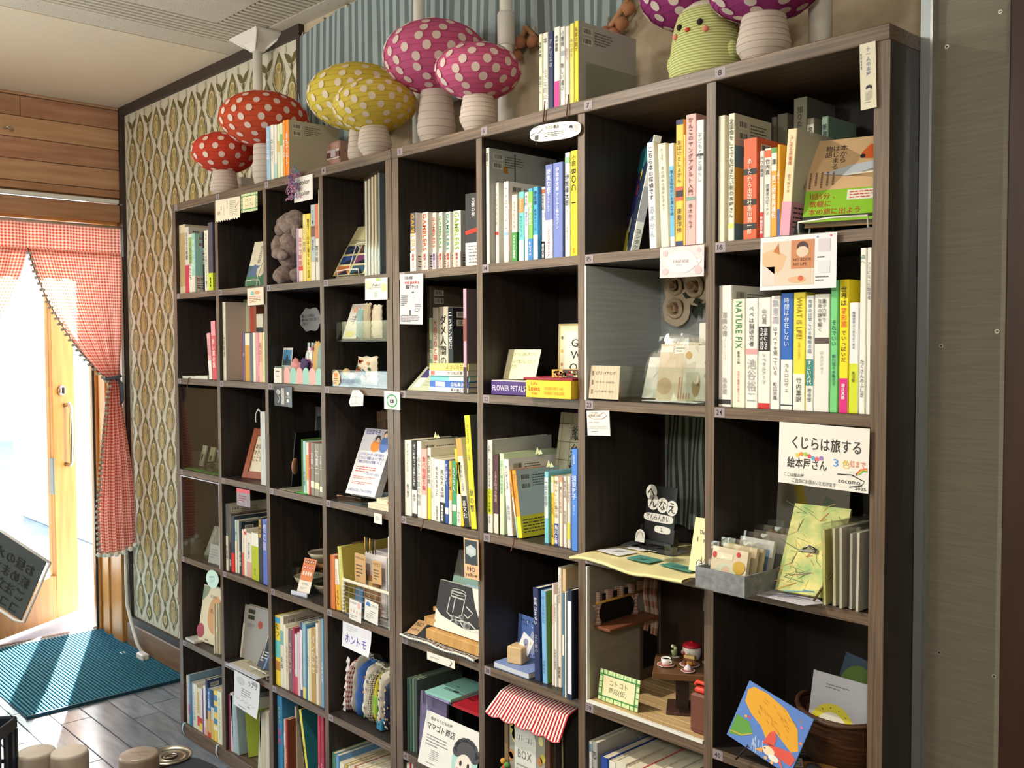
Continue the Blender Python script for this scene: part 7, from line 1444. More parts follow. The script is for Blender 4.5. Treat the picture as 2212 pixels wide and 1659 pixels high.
# sixth column, fourth row: blue card set with wooden block
q=(1.6334, 0.0278, 0.6335); q3=(1.5937, 0.0872, 0.6335)
flat('picture_book','thin pale blue picture book lying flat under the wooden block','book' and q[0]+.006,1.757,.008,.10,z4,.013,'7f93c4',spine='cfd4d8') if 0 else flat('booklet','pale blue square booklet lying flat under the wooden block',q[0]+.006,1.752,.008,.095,z4,.013,'7f93c4',spine='c9ced6')
def f(mb,w,h):
    T(mb,'Snow of Talisman','h',w*.06,-h*.06,w*.56,h*.09,'2c3a70'); T(mb,'いつか 雪','h',w*.12,-h*.17,w*.2,h*.06,'2c3a70'); rn=random.Random(2)
    for _ in range(26): Dc(mb,w*rn.uniform(.3,.95),-h*rn.uniform(.1,.95),.0016,.0016,'dfe6f4')
    LN(mb,w*.06,-h*.7,w*.2,h*.18,3,'dfe4f0',3); mb.poly([(w*.5,-.0006,-h*.3),(w*.75,-.0006,-h*.4),(w*.9,-.0006,-h*.75),(w*.5,-.0006,-h*.85),(w*.42,-.0006,-h*.5)][::-1],M('aebbd8',.6))
lean('picture_card','blue card with snow dots standing behind the wooden block','card',(max(q3[0]+.004,CX[5]+.003),.10,z4+.002),.108,.098,.0015,.06,-.12,'5f7fc4',f)
wk=MB().box(-.019,.019,-.019,.019,0,.038,noise_mat('block_wood','c9a878','dcbf92',(3,14,14),4,4,.5),.002).build('wooden_block'); wk.location=(1.6927-.012,.045,z4+.0140); wk.rotation_euler=(0,0,.25); tag(wk,'small light wooden cube card holder on the pale blue booklet','block')
def f(mb,w,h): Dc(mb,w*.45,-h*.4,w*.2,h*.2,'8a94b4'); Dc(mb,w*.55,-h*.6,w*.14,h*.16,'b4a8bc'); Dc(mb,w*.8,-h*.25,w*.08,h*.1,'e0c890')
lean('mini_card','tiny white card with a drawing stuck tilted in the wooden block','card',(wk.location[0]-.008,.05,z4+.045),.036,.042,.001,.05,0,'e6e8ee',f).rotation_euler=(-.05,.45,0)
# seventh column, second row: grey wood lined cell with roses and packs
z2=fz(2); lin_m=noise_mat('grey_wood_print','bcc5c7','d2dada',(1.2,1.2,40),4,4,.7,.05); x7=CX[6]
ln_=thing('cell_liner','pale grey wood print boards lining the cell with the roses','board',(x7,.0,z2+.0005)); MB().box(.0008,.0035,.001,.242,0,.268,lin_m).build('side_board',ln_); MB().box(.0036,CW-.001,.239,.242,0,.268,lin_m).build('back_board',ln_); MB().box(.0006,.0037,-.0005,.0012,0,.268,M('dfe4e4',.5)).build('edge_strip',ln_)
ros=M('dccab0',.8); lf=M('3c4a3c',.8)
def rose(label,p,r):
    t=thing('artificial_rose',label,'flower',p,group=None)
    for k in range(3):
        n=5+k
        for i in range(n):
            a=2*pi*i/n+k*.6; R0=r*(.35+.3*k); P=[]
            for v in range(5):
                row=[]
                for u in range(5):
                    b=a+(u-2)*.42*(1.15-.1*k); rr=R0*(.5+.5*sin(v/4*1.5))*(1+.22*(v/4)**4*k-.05*abs(u-2)); row.append((rr*cos(b),-.004-r*(1.1-.36*k)*(1-((v-2.6)/2.6)**2)*(1-.10*abs(u-2))-.002*sin(b*3+k),rr*sin(b)))
                P.append(row)
            MB().grid(P,(M('dcc2a0',.8),M('e0cbac',.8),M('e6d6bd',.8))[k]).build('petal',t)
    MB().ball((0,-r*.3,0),r*.3,ros,10,6,1,1.1,1).build('bud',t); return t
rp=[(1.9889, 0.2, 1.4886), (2.0403, 0.2, 1.4847), (1.9891, 0.2, 1.4411)]
for p,r,lb in zip(rp,(.026,.03,.028),('cream artificial rose on the grey board, nearest the corner','cream artificial rose on the grey board, beside the post','cream artificial rose on the grey board, lowest of the three')): rose(lb,(p[0],.225,p[2]-.006),r)
sprig=thing('leaf_sprig','dark green artificial leaves between the three cream roses','leaves',((rp[0][0]+rp[1][0])/2,.232,(rp[0][2]+rp[2][2])/2)); rn=random.Random(6)
for i in range(15):
    a=rn.uniform(0,6.28); l=rn.uniform(.02,.034); c=Vector((rn.uniform(-.02,.045),-.006-.008*(i%3),rn.uniform(-.035,.02))); d=Vector((cos(a),-.15,sin(a))); s=Vector((-sin(a),0,cos(a)))*l*.3
    MB().add([c,c+d*l*.45+s,c+d*l,c+d*l*.45-s],[(0,1,2),(0,2,3)],lf).build('leaf',sprig)
for i in range(3): MB().tube([(0,0,-.01),(-.03-.01*i,-.01,-.03+.012*i),(-.06,-.012,-.035-.012*i+.02*i)],.0012,lf,5).build('stem',sprig)
tx=2.013; at=box_thing('acrylic_tray','clear acrylic tray of gift packs in the grey lined cell','tray',(tx,.004,z2)); tw=x7+CW-.003-tx
MB().box(0,tw,0,.17,.0,.0025,clear).box(0,tw,-.0022,0,0,.068,clear).box(-.0022,0,0,.17,0,.068,clear).box(tw*.80,tw*.80+.002,-.0022,.04,0,.06,clear).box(0,tw,.17,.172,0,.11,clear).build('shell',at)
def f(mb,w,h):
    for i in range(3): T(mb,('ピアス・イヤリング','ポストカード・くるみボタン','バッグ・ポーチ・てぬぐい')[i],'h',w*.2,-h*(.16+.28*i),w*.66,h*.12,'5a5044'); R(mb,w*.08,w*.13,-h*(.3+.28*i),-h*(.16+.28*i),'7a6a58')
    for i in range(9): R(mb,w*(.05+.105*i),w*(.05+.105*i)+.0012,-h*.98,-h*.02,'c0ae90',-.0002)
nt_=lean('price_card','kraft striped handwritten price card in a clear stand in the grey lined cell','card',(x7+.0065,.004,z2+.003),tx-x7-.010,.066,.0012,.10,0,'cbbba0',f)
def pk(txts): 
    def f(mb,w,h):
        for i,(a,b,c,d,col) in enumerate(txts): R(mb,w*a,w*b,-h*d,-h*c,col,-.0005-.0001*i)
    return f
packet('gift_pack','grey card pack with white price stickers at the wall side of the acrylic tray',tx+.055,.09,z2+.004,.055,.115,.006,'8f8580',rx=-.25,rz=.1,fn=pk(((.05,.7,.03,.14,'e0ddd4'),(.05,.6,.2,.29,'e0ddd4'))))
packet('gift_pack','white pack with bird line drawing in the acrylic tray',tx+.052,.045,z2+.004,.065,.085,.006,'d9d8d4',rx=-.3,rz=-.05,fn=lambda mb,w,h:(St(mb,[(w*.3,-h*.5),(w*.5,-h*.3),(w*.7,-h*.5),(w*.5,-h*.8)],.001,'7a6a60'),Dc(mb,w*.55,-h*.32,w*.06,h*.05,'b08a6a')))
packet('gift_pack','glossy cream patterned bag pack with elephants in the middle of the acrylic tray',tx+.112,.03,z2+.004,.088,.108,.014,'cfc0a8',rx=-.16,fn=lambda mb,w,h:(R(mb,0,w,-h,-h*.5,'d8c8ae',-.0004),mb.poly([(w*(.2+.2*cos(t)),-.0006,-h*(.75+.15*sin(t))) for t in [2*pi*k/14 for k in range(14)]][::-1],M('c4a888',.6)),[R(mb,w*(.58+.07*i),w*(.61+.07*i),-h*.96,-h*.58,'b07a6a',-.0006) for i in range(5)],R(mb,w*.02,w*.35,-h*.15,-h*.04,'e6e4da',-.0007),R(mb,w*.4,w*.78,-h*.17,-h*.03,'e6e4da',-.0007),LN(mb,w*.42,-h*.05,w*.32,h*.1,2,'777',3,-.0009)))
packet('gift_pack','white pack with owl and blue leaves beside the post in the acrylic tray',tx+tw-.038,.03,z2+.004,.07,.105,.012,'dcd8cc',rx=-.12,fn=lambda mb,w,h:(Dc(mb,w*.45,-h*.72,w*.13,h*.2,'a8824c'),Dc(mb,w*.44,-h*.6,w*.10,h*.09,'e6dcc8',-.0007),[Dc(mb,w*(.75+.1*(i%2)),-h*(.3+.12*i),w*.07,h*.04,'8a9cb0') for i in range(4)],Dc(mb,w*.15,-h*.18,w*.1,h*.07,'c0a064'),R(mb,w*.48,w*.56,-h*.72,-h*.68,'4a3a2c',-.0009)))
pq=(2.0956, 0.06, 1.339)
MB_=MB().tube([(0,0,0),(.09,.0,-.004)],.0045,M('e0dcc8',.5),8).tube([(-.002,0,0),(.002,0,0)],.006,M('d0ccb8',.4),8).build('rolled_paper'); MB_.location=(pq[0],.085,z2+.112); tag(MB_,'rolled white paper on top of the packs by the post','paper roll')
def f(mb,w,h): R(mb,w*.1,w*.9,-h*.85,-h*.15,'5c5a54'); R(mb,w*.05,w*.35,-h*.28,-h*.02,'8a8a88',-.0006); R(mb,w*.05,w*.3,-h*.5,-h*.3,'8a8a88',-.0006)
lean('framed_photo','small grey wood frame at the back of the grey lined cell','frame',(1.9601,.20,z2+.015),.08,.07,.008,.1,0,'8a8272',f)
def f(mb,w,h): rn=random.Random(3); [Dc(mb,w*rn.uniform(.08,.92),-h*rn.uniform(.05,.95),.003,.003,rn.choice(('c4c2b4','b0ae9e'))) for _ in range(22)]
lean('tall_packet','tall white dotted packet by the post in the grey lined cell','packet',(2.1064,.13,z2+.002),x7+CW-.004-2.1064,.15,.006,.03,0,'d8d6ca',f)
ws_=MB().box(0,.13,0,.02,0,.0014,M('e4e6ea',.5)).build('paper_slip'); ws_.location=(tx+.05,.010,z2+.0036); tag(ws_,'white paper slip lying at the front of the acrylic tray','paper')
# seventh column, third row: striped cloth, black sign, cream cloth with cards
z3=fz(3); st3=cloth_mat('green_stripe','stripe','7f8a84','3c4540',19,.5,0)
hg=thing('striped_fabric','dark green striped fabric hanging behind the black sign','fabric',(0,0,0)); xa=1.9535; xb=x7+CW-.002
P=[[(xa+(xb-xa)*i/30+.0008*sin(j*.7),.222+.006*sin(i*.9+j*.2)-.02*(j/16 if j<4 else .25),z3+.279-.24*j/16+.003*sin(i*.5)) for i in range(31)] for j in range(17)]
MB().grid(P[::-1],st3,uv=[(i/30,j/16) for j in range(17) for i in range(31)]).build('cloth',hg); MB().tube([P[0][i] for i in range(31)],.008,M('5c6660',.9),7).build('rolled_top',hg)
cm_=M('e0d49c',.9); cc_=thing('cream_cloth','cream cloth folded over the board edge under the drawing cards','cloth',(0,0,0))
ya=-.0; P=[]
for j in range(15):
    y=-.046+.27*j/14; z=.003 if j>2 else .003
    P.append([(x7+.002+.285*i/24,max(y+(.012*sin(i*.35)-.022*(i/24))*(1 if j<4 else 0)*(1-j/4) if j<4 else y,-.06),z3+z+.0014*sin(i*.8+j*.5)+(.004*abs(sin(i*.2)) if j<2 else 0)) for i in range(25)])
MB().grid(P,cm_).build('sheet',cc_)
lo=[[(p[0],p[1]+.002+.010*k,p[2]-.0065+.0008*k) for p in P[0]] for k in range(4)]; fr0=[[(p[0],p[1]-.003*sin(pi*t),p[2]-.0065*t) for p in P[0]] for t in (1,.66,.33,0)]
MB().grid(lo[::-1]+fr0,cm_).build('folded_hem',cc_)
for i,(u,v,w_,d_,rz,c,lb) in enumerate(((1110,1235,.066,.05,-.12,'dfe0e2','white drawing card at the wall side of the cream cloth'),(1390,1200,.05,.04,-.05,'e4e4e4','small white drawing card in the middle of the cream cloth'),(1570,1225,.075,.05,.06,'dadde2','white drawing card under the black sign on the cream cloth'),(1430,1300,.06,.042,-.05,'4f8f82','teal green handwritten card on the cream cloth, nearer the middle'),(1740,1370,.075,.032,-.10,'4a8a7c','teal green handwritten card on the cream cloth, nearer the post'),(1330,1165,.06,.05,.2,'8f9096','grey card in the shade at the back of the cream cloth'))):
    q=[(1.9742, 0.0429, 0.942), (1.9845, 0.1022, 0.942), (2.0352, 0.1221, 0.942), (2.0559, 0.0279, 0.942), (2.1463, 0.0219, 0.942), (1.9435, 0.1271, 0.942)][i]
    o=MB().box(-w_/2,w_/2,-d_/2,d_/2,0,.0008,M(c,.7)); rn=random.Random(i)
    for k in range(4): a=[(rn.uniform(-.3,.3)*w_,rn.uniform(-.3,.3)*d_) for _ in range(4)]; o.stroke((0,0,.0011),X_,Y_,a,.0009,ink('2c4a44' if i in (3,4) else '5a5a5e'))
    o=o.build('drawing_card'); o.location=(min(max(q[0],x7+w_/2+.006),xb-w_/2-.004),q[1],z3+.0066); o.rotation_euler=(0,0,rz); tag(o,lb,'card')
q=(1.9191, 0.1776, 0.94)
bs=thing('black_sign_stand','black sign board on a folding stand with white cut-out lettering','sign',(1.9862,.105,z3+.0052),0,None,(-.14,0,-.10)); blk=M('191a1c',.4); sw,sh=.082,.115
MB().box(0,sw,0,.003,.018,.018+sh,blk).build('board',bs); MB().box(-.006,.0,-.004,.01,0,.05,blk).box(sw,sw+.006,-.004,.01,0,.05,blk).box(-.006,sw+.006,-.004,.002,.0,.008,blk).box(-.004,sw+.004,-.008,-.004,.016,.022,blk).build('stand_leg',bs); MB().box(sw*.3,sw*.7,.003,.05,.0,.006,blk).build('rear_foot',bs)
wt=M('cfcfca',.7)
for i,(ch,cx_,cz_) in enumerate((('へ',.012,.118),('ん',.020,.098),('な',.046,.095),('え',.072,.092))):
    mb=MB().disc((0,-.0008,0),X_,Z_,cx_,cz_,.0155,.0155,wt,18); mb.text(ch,'h',(cx_-.011,-.0014,cz_+.011),X_,Z_,.022,.022,ink('222')); mb.build('letter_sticker',bs)
mb=MB().prism([(.0+.038+.041*math.copysign(abs(cos(t))**.5,cos(t)),.068+.0085*math.copysign(abs(sin(t))**.6,sin(t))) for t in [2*pi*k/28 for k in range(28)]],(0,-.0008,0),X_,Z_,Y_,.0006,wt); mb.text('てんらんかい','h',(.004,-.0014,.0755),X_,Z_,.066,.014,ink('555')); mb.build('letter_sticker',bs)
mb=MB().prism([(.052+.022*math.copysign(abs(cos(t))**.5,cos(t)),.046+.007*math.copysign(abs(sin(t))**.6,sin(t))) for t in [2*pi*k/24 for k in range(24)]],(0,-.0008,0),X_,Z_,Y_,.0006,wt); mb.text('11/18~','h',(.034,-.0014,.051),X_,Z_,.037,.0095,ink('222')); mb.build('date_sticker',bs)
mb=MB().prism([(-.012,.014),(.014,.014),(.014,.026)]+[(.001+.013*cos(t),.027+.013*sin(t)) for t in [pi*k/8 for k in range(9)]]+[(-.012,.026)],(0,-.0095,0),X_,Z_,Y_,.0006,wt); mb.stroke((0,-.011,0),X_,Z_,[(.001+.009*cos(t),.022+.013*sin(t)) for t in [pi*k/10 for k in range(11)]],.0009,ink('333')); mb.disc((0,-.0112,0),X_,Z_,.0,.03,.0008,.0008,ink('333'),6); mb.build('doodle_sticker',bs)
st2=thing('clear_stand','small clear acrylic stand in front of the black sign','display stand',(2.0871,.05,z3+.0062)); MB().box(0,.03,-.01,.03,0,.002,clear).box(0,.03,.0,.002,.002,.03,clear).build('body',st2)
def f(mb,w,h): T(mb,'Thank','h',w*.35,-h*.2,w*.6,h*.12,'333'); T(mb,'you','h',w*.62,-h*.34,w*.36,h*.12,'333'); St(mb,[(w*.3,-h*.36),(w*.32,-h*.45)],.001,'333'); [St(mb,[(w*a,-h*b) for a,b in p],.0013,'444') for p in (((.4,.92),(.42,.82),(.5,.78),(.62,.8),(.66,.7),(.7,.8),(.72,.92)),((.55,.92),(.6,.84),(.8,.82),(.85,.74),(.9,.84),(.95,.92)))]; [Dc(mb,w*x,-h*.86,w*.14,h*.07,'eee9dc',-.0003) for x in (.55,.8)]
tq=2.1709
lean('thank_you_card','cream card with Thank you handwriting standing by the post on the cream cloth','card',(tq+.002,.012,z3+.0072),xb-tq-.006,.098,.0012,.22,0,'e2d8a8',f)
# eighth column, third row: grey felt tray, packs, clipboard, leaflets
x8=CX[7]; xr=x8+CW-.001
tr=thing('felt_tray','grey felt tray of packed badges standing over the board edge in the last column','tray',(2.2547,-.052,z3+.0006),.0); felt=noise_mat('felt_grey','6f7274','8a8d90',(1,1,1),80,3,.95,.3); fw,fd,fh=.105,.19,.036
tr.location=(x8-.012,-.052,z3+.0006); tr.rotation_euler=(0,0,-.06); tr.location=(x8+.0015,-.055,z3+.0006)
MB().box(0,fw,0,fd,0,.003,felt).build('base',tr); MB().box(0,fw,0,.003,.003,fh,felt).build('front_wall',tr); MB().box(0,fw,fd-.003,fd,.003,fh,felt).build('back_wall',tr); MB().box(0,.003,.003,fd-.003,.003,fh,felt).build('side_wall',tr); MB().box(fw-.003,fw,.003,fd-.003,.003,fh,felt).build('side_wall',tr)
tl=tr.location
def f1(mb,w,h): Dc(mb,w*.45,-h*.66,w*.30,h*.26,'cfd8c4',-.0008,24); Dc(mb,w*.45,-h*.6,w*.12,h*.14,'dcc0a8',-.001); R(mb,w*.15,w*.6,-h*.3,-h*.14,'ece6d0',-.0006); Dc(mb,w*.08,-h*.22,w*.06,h*.08,'c83a3a',-.0007); Dc(mb,w*.75,-h*.12,w*.06,h*.07,'c83a3a',-.0007); mb.lathe([(.001,.0),(.012,.001),(.0125,.003),(.001,.0035)],M('c9a23c',.3,.8),16,c=(0,0,0)) if 0 else Dc(mb,w*.8,-h*.45,w*.17,h*.17,'cfa83c',-.0012,20)
packet('badge_pack','front cellophane pack with round badge and gold medal in the felt tray',tl[0]+.05,tl[1]+.018,tl[2]+.004,.075,.066,.008,'e0d2bc',rz=-.06,rx=-.22,fn=f1)
for i,(dy,h_,c,lb) in enumerate(((.036,.07,'d8c9ac','second cellophane pack in the felt tray'),(.05,.068,'cfc0a4','third cellophane pack in the felt tray'),(.075,.078,'c4c6c8','grey cellophane pack with a blue screen picture in the felt tray'),(.11,.085,'8a8680','fifth cellophane pack in the felt tray'),(.14,.09,'6f6a62','rear cellophane pack with gold seal in the felt tray'))):
    packet('badge_pack',lb,tl[0]+.055+.004*i,tl[1]+dy,tl[2]+.004,.072,h_,.007,c,rz=-.06,rx=-.25,fn=(lambda mb,w,h:R(mb,w*.3,w*.9,-h*.7,-h*.2,'5f88b8')) if i==2 else (lambda mb,w,h:Dc(mb,w*.2,-h*.2,w*.14,h*.13,'b0903a')) if i==4 else None)
def f(mb,w,h):
    rn=random.Random(4); R(mb,0,w,-h,0,'a9a89c'); 
    for c,p in (('b8a83c',[(.25,.1),(.4,.45)]),('7a8a3c',[(.4,.5),(.55,.62)]),('8aa08a',[(.75,.3),(.6,.6)])): St(mb,[(w*a,-h*b) for a,b in p],.02,c)
    for i,c in enumerate(('2f5a80','3a6a90','8a4a40','c8a040','2f5070','5a8090')): Dc(mb,w*(.3+.1*i),-h*(.66+.05*sin(i*2)),w*.06,h*.05,c,-.0008)
q=2.2342
lean('watercolour_picture','watercolour picture with a banana shape in the shade at the back of the last column','picture',(q,.20,z3+.004),.15,.19,.004,.08,0,'a8a498',f)
scm=noise_mat('abstract_print','8fae6a','d8cf8a',(1,1,1),28,4,.7,ramp=(.35,.65))
def f(mb,w,h):
    rn=random.Random(12)
    for i in range(26): x,z=rn.uniform(.06,.9)*w,-rn.uniform(.05,.93)*h; St(mb,[(x,z),(x+rn.uniform(-.02,.02),z+rn.uniform(-.015,.015)),(x+rn.uniform(-.03,.03),z+rn.uniform(-.02,.02))],rn.choice((.0006,.0009,.002)),rn.choice(('3f5a3a','b87a4a','6fa0b4','5a7a4a','c8a050')))
q=(2.348, 0.0897, 0.9363)
lean('printed_board','tall abstract green and yellow printed board leaning in the last column','panel',(x8+.118,.012,z3+.0006),-.0+.10,.16,.006,.52,.12,scm,f)
cb_=lean('clip_pad','small memo pad with the same abstract print and a metal clip','pad',(x8+.130,.002,z3+.004),.072,.082,.006,.60,.15,noise_mat('abstract_print_2','9ab878','e0d68c',(1,1,1),36,4,.7,ramp=(.35,.65)),f)
MB().tube([(.026,-.002,.078),(.036,-.006,.084),(.05,-.002,.08),(.046,-.006,.074)],.0022,M('8a8a88',.2,1),6).box(.022,.052,-.003,.0,.074,.079,M('9a9a98',.2,1)).build('metal_clip',cb_)
pn=MB().tube([(0,0,0),(.03,.012,.055)],.0022,M('6a5a34',.3,.5),6).build('pen'); pn.location=(x8+.20,-.004,z3+.004); tag(pn,'slim dark golden pen leaning against the memo pad','pen')
for i,(c,lb) in enumerate((('c9c27a','olive tinted clear bag of cards, first of the row at the end post'),('cfc8a8','cream card bag, second of the row at the end post'),('c9c2b2','beige card bag, third of the row at the end post'),('bdb8ae','grey card bag, fourth of the row at the end post'),('d2cec2','white card bag, last of the row at the end post'))):
    t_=thing('card_bag',lb,'packet',(xr-.072+.0138*i,-.006+.006*(i%2),z3+.0008),0,'card bags at the end post',(0,-.03+.01*i,0)); MB().box(0,.004,0,.10,0.001,.122+.004*(i%3),M(c,.6)).build('cards',t_); MB().box(-.001,.0052,-.002,.103,0,.132+.004*(i%3),cello).build('sleeve',t_)
o=MB().prism([(0,0),(.10,-.004),(.115,.03),(.09,.055),(.01,.05)],(0,0,0),X_,Y_,Z_,.001,M('c9c6d4',.6)); rn=random.Random(3)
for k in range(9): o.stroke((0,0,.0014),X_,Y_,[(.012+.01*k,.006+.002*k),(.03+.008*k,.02+.002*k),(.05+.006*k,.038)],.002,ink(rn.choice(('5a5a80','8a86a4','a8a4b8'))))
o=o.build('art_leaflet'); o.location=(x8+.10,-.03,z3+.0012); tag(o,'curved leaflet with violet brush strokes lying over the edge in the last column','leaflet')
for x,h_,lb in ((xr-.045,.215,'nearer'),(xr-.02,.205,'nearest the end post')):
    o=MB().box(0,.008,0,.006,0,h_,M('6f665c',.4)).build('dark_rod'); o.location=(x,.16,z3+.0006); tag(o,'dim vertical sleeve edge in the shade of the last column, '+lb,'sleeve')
gp=MB().box(0,.04,0,.002,0,.06,M('3c4044',.4)).build('grey_tag'); gp.location=(x8+.125,.10,z3+.225); tag(gp,'dark grey tag hanging behind the brush lettered sign','tag')
# ---- seventh column, fourth row: miniature dining room
zd=fz(4); dr_=thing('miniature_room','miniature dining room diorama with plank floor and grey walls','diorama',(x7,0,zd+.0006))
pl_m=noise_mat('mini_floor','b99a68','cdb080',(2,20,2),4,4,.5); wl_m=noise_mat('mini_wall','8a8272','9a9282',(2,2,14),4,4,.8); whe=M('e9e7df',.5)
MB().box(.003,CW-.002,-.0005,.006,0,.0055,whe).build('white_edge',dr_); MB().box(.003,.0065,-.0005,.008,.0056,.278,whe).build('white_edge',dr_)
for i in range(16): MB().box(.007,CW-.002,.0065+.0146*i,.0065+.0146*i+.0142,0,.005+.0004*(i%2),pl_m,.0006).build('floor_plank',dr_)
MB().box(.003,.0068,.008,.24,.0056,.278,wl_m).build('side_wall',dr_); bkm=noise_mat('mini_back','2c2018','3a2a20',(14,2,2),4,4,.6)
MB().box(.007,CW-.002,.236,.24,.0056,.278,bkm).build('back_wall',dr_)
wn=MB().box(.0068,.0085,.03,.15,.155,.215,M('1c1a18',.3)).build('window',dr_); brown=M('7a4a30',.5)
MB().box(.0068,.05,.02,.175,.148,.154,brown,.001).build('window_sill',dr_)
mg=cloth_mat('mini_gingham','ging','d8c8b8','a8705a',10,6,.1)
P=[[(.010+.004*sin(i*1.3),.022+.145*i/20,.222-.022*j/4) for i in range(21)] for j in range(5)]; MB().grid(P,mg,uv=True).build('mini_valance',dr_)
MB().tube([(.012,.02,.200),(.012,.17,.200)],.0028,M('c8943c',.6),6).build('gold_braid',dr_)
for y in (.026,.145):
    P=[[(.011+.003*sin(i*1.6+j*.2),y+(.016*(1-.7*sin(pi*min(1,j/7))))*(i/6-.5)*2,.198-.044*j/8) for i in range(7)] for j in range(9)]; MB().grid(P,mg,uv=True).build('mini_curtain',dr_)
P=[[(.014+.006*sin(i*1.1),.17+.055*i/10+.004*sin(j),.272-.17*(j/10)*(1 if 1 else 0)-.03*(i/10-.5)*(j/10)) for i in range(11)] for j in range(11)]; MB().grid(P,mg,uv=True).build('mini_drape',dr_)
dw=MB().box(.0068,.010,.165,.228,.0056,.12,M('5a4a3a',.6)).box(.010,.0105,.172,.22,.03,.112,M('1e1d1c',.3)); dw.build('mini_door',dr_)
for i in range(8):
    x=.12+.045*(i%4); z=.215-.05*(i//4); MB().box(x,x+.018+.004*(i%2),.2345,.236,z,z+.028,M('8f8a80',.7)).build('wall_note',dr_)
MB().box(.125,.15,.2345,.236,.09,.125,M('b4aea4',.6)).box(.13,.146,.234,.2346,.094,.112,M('2c2826',.5)).build('wall_photo',dr_)
mtx=2.0247-x7; mt_=thing('miniature_table','miniature brown pedestal table with a tea set in the diorama','table',(x7+.170,.098,zd+.0062),.62); tb_m=M('6b4a30',.45); tdk=M('4a3128',.5)
MB().box(-.055,.070,-.058,.058,.076,.089,tb_m,.0012).build('table_top',mt_); MB().box(-.012,.013,-.016,.016,.006,.076,M('2f1f1a',.5)).build('pedestal',mt_); MB().box(-.03,.034,-.036,.036,0,.006,tdk,.001).build('foot',mt_)
tt=zd+.0062+.0893; cx0,cy0=x7+.170,.098
def tl_(dx,dy): dx*=1.2; dy*=1.15; c,s=cos(.62),sin(.62); return (cx0+c*dx-s*dy,cy0+s*dx+c*dy,tt)
chi=M('e9e7e2',.25); red=M('b8202a',.3)
def plate(label,p,r,name='plate'):
    t=thing(name,label,'plate',p,group='miniature plates'); MB().lathe([(r*.55,0),(r*.7,.0008),(r,.003),(r*.98,.0036),(r*.65,.0016),(.0001,.0014)],chi,24).build('body',t); MB().lathe([(r*.82,.0029),(r*.88,.0033),(r*.87,.0036),(r*.81,.0032)],M('b86a60',.4),24).build('rim_line',t); return t
p=tl_(-.026,-.012); plate('miniature saucer under the tea cup on the small table',p,.0175); cu=thing('teacup','miniature white tea cup on its saucer on the small table','cup',(p[0],p[1],p[2]+.002)); MB().lathe([(.006,0),(.0085,.001),(.0098,.014),(.0092,.014),(.008,.003),(.0001,.003)],chi,20).build('body',cu); MB().tube([(.009,0,.011),(.0135,0,.010),(.0135,0,.006),(.009,0,.004)],.0013,chi,6).build('handle',cu); MB().lathe([(.0001,.011),(.0088,.011)],M('7a3a20',.2),16).build('tea',cu)
p=tl_(.012,-.004); plate('miniature scalloped plate with a cake slice on the small table',p,.020); ck_=thing('cake_slice','miniature sponge cake slice with cream on the plate','cake',(p[0],p[1],p[2]+.0038),.3); MB().box(-.011,.011,-.004,.006,0,.017,M('e0c080',.8),.001).build('sponge',ck_); MB().box(-.0112,.0112,-.0046,-.004,.006,.011,M('8a5a3c',.7)).build('filling',ck_); [MB().ball((-.006+.006*i,-.008,.004),.0042,M(('7a4a2c','d8a050','c88a40')[i],.7),8,6).build('topping',ck_) for i in range(3)]
p=tl_(.010,-.036); plate('miniature saucer with a cream dessert at the front corner of the small table',p,.0135); de=MB().lathe([(.0075,0),(.008,.003),(.0055,.007),(.0025,.010),(.0001,.0115)],M('d8ccd4',.5),16).build('dessert'); de.location=(p[0],p[1],p[2]+.0036); tag(de,'miniature whipped dessert on the small saucer','dessert')
p=tl_(.042,.012); plate('miniature plate with a biscuit at the far side of the small table',p,.012); bi=MB().lathe([(.006,0),(.0065,.002),(.004,.004),(.0001,.0045)],M('c8a060',.8),12).build('biscuit'); bi.location=(p[0],p[1],p[2]+.0036); tag(bi,'miniature biscuit on the plate beside the cake','biscuit')
p=tl_(.015,.032); po=thing('miniature_pot','miniature white pot with red lid and flower print on the small table','pot',p); MB().lathe([(.013,0),(.0165,.004),(.0185,.014),(.0185,.022),(.0165,.027)],chi,28).build('body',po); MB().lathe([(.0188,.0262),(.0192,.028),(.016,.032),(.008,.0345),(.003,.035),(.003,.037),(.0001,.0375)],red,28).build('lid',po)
for a in (-1.9,-1.3,-2.5): po_=MB().ball((.0184*cos(a),.0184*sin(a),.014),.003,red if a==-1.9 else M('e8c8b0',.5),8,6,1,1,1.5).build('flower_print',po)
p=tl_(-.014,.022); gl_=thing('parfait_glass','miniature green parfait glass beside the red lidded pot','glass',p); MB().lathe([(.006,0),(.0035,.002),(.0045,.006),(.0075,.02),(.007,.02),(.004,.007)],clear,16).build('glass',gl_); MB().lathe([(.004,.008),(.0068,.019),(.0001,.02)],M('b8c888',.5),14).build('drink',gl_); [MB().ball((.003*cos(k*2),.003*sin(k*2),.024+.002*k),.0035,M(('cfe0b0','8ab060','e8f0d8')[k],.6),8,6).build('topping',gl_) for k in range(3)]
p=tl_(-.012,.040); pm=MB().lathe([(.008,0),(.0085,.001),(.0001,.0012)],chi,16).build('coaster'); pm.location=p; tag(pm,'miniature white coaster at the back of the small table','coaster')
cb2=thing('miniature_cabinet','miniature red brown cabinet by the post in the diorama','cabinet',(x7+CW-.044,.018,zd+.0062)); MB().box(0,.041,0,.055,0,.075,M('6f4233',.5),.004).build('body',cb2); MB().box(-.0004,.04,-.0006,0,.008,.0085,M('4a2a20',.5)).build('base_line',cb2)
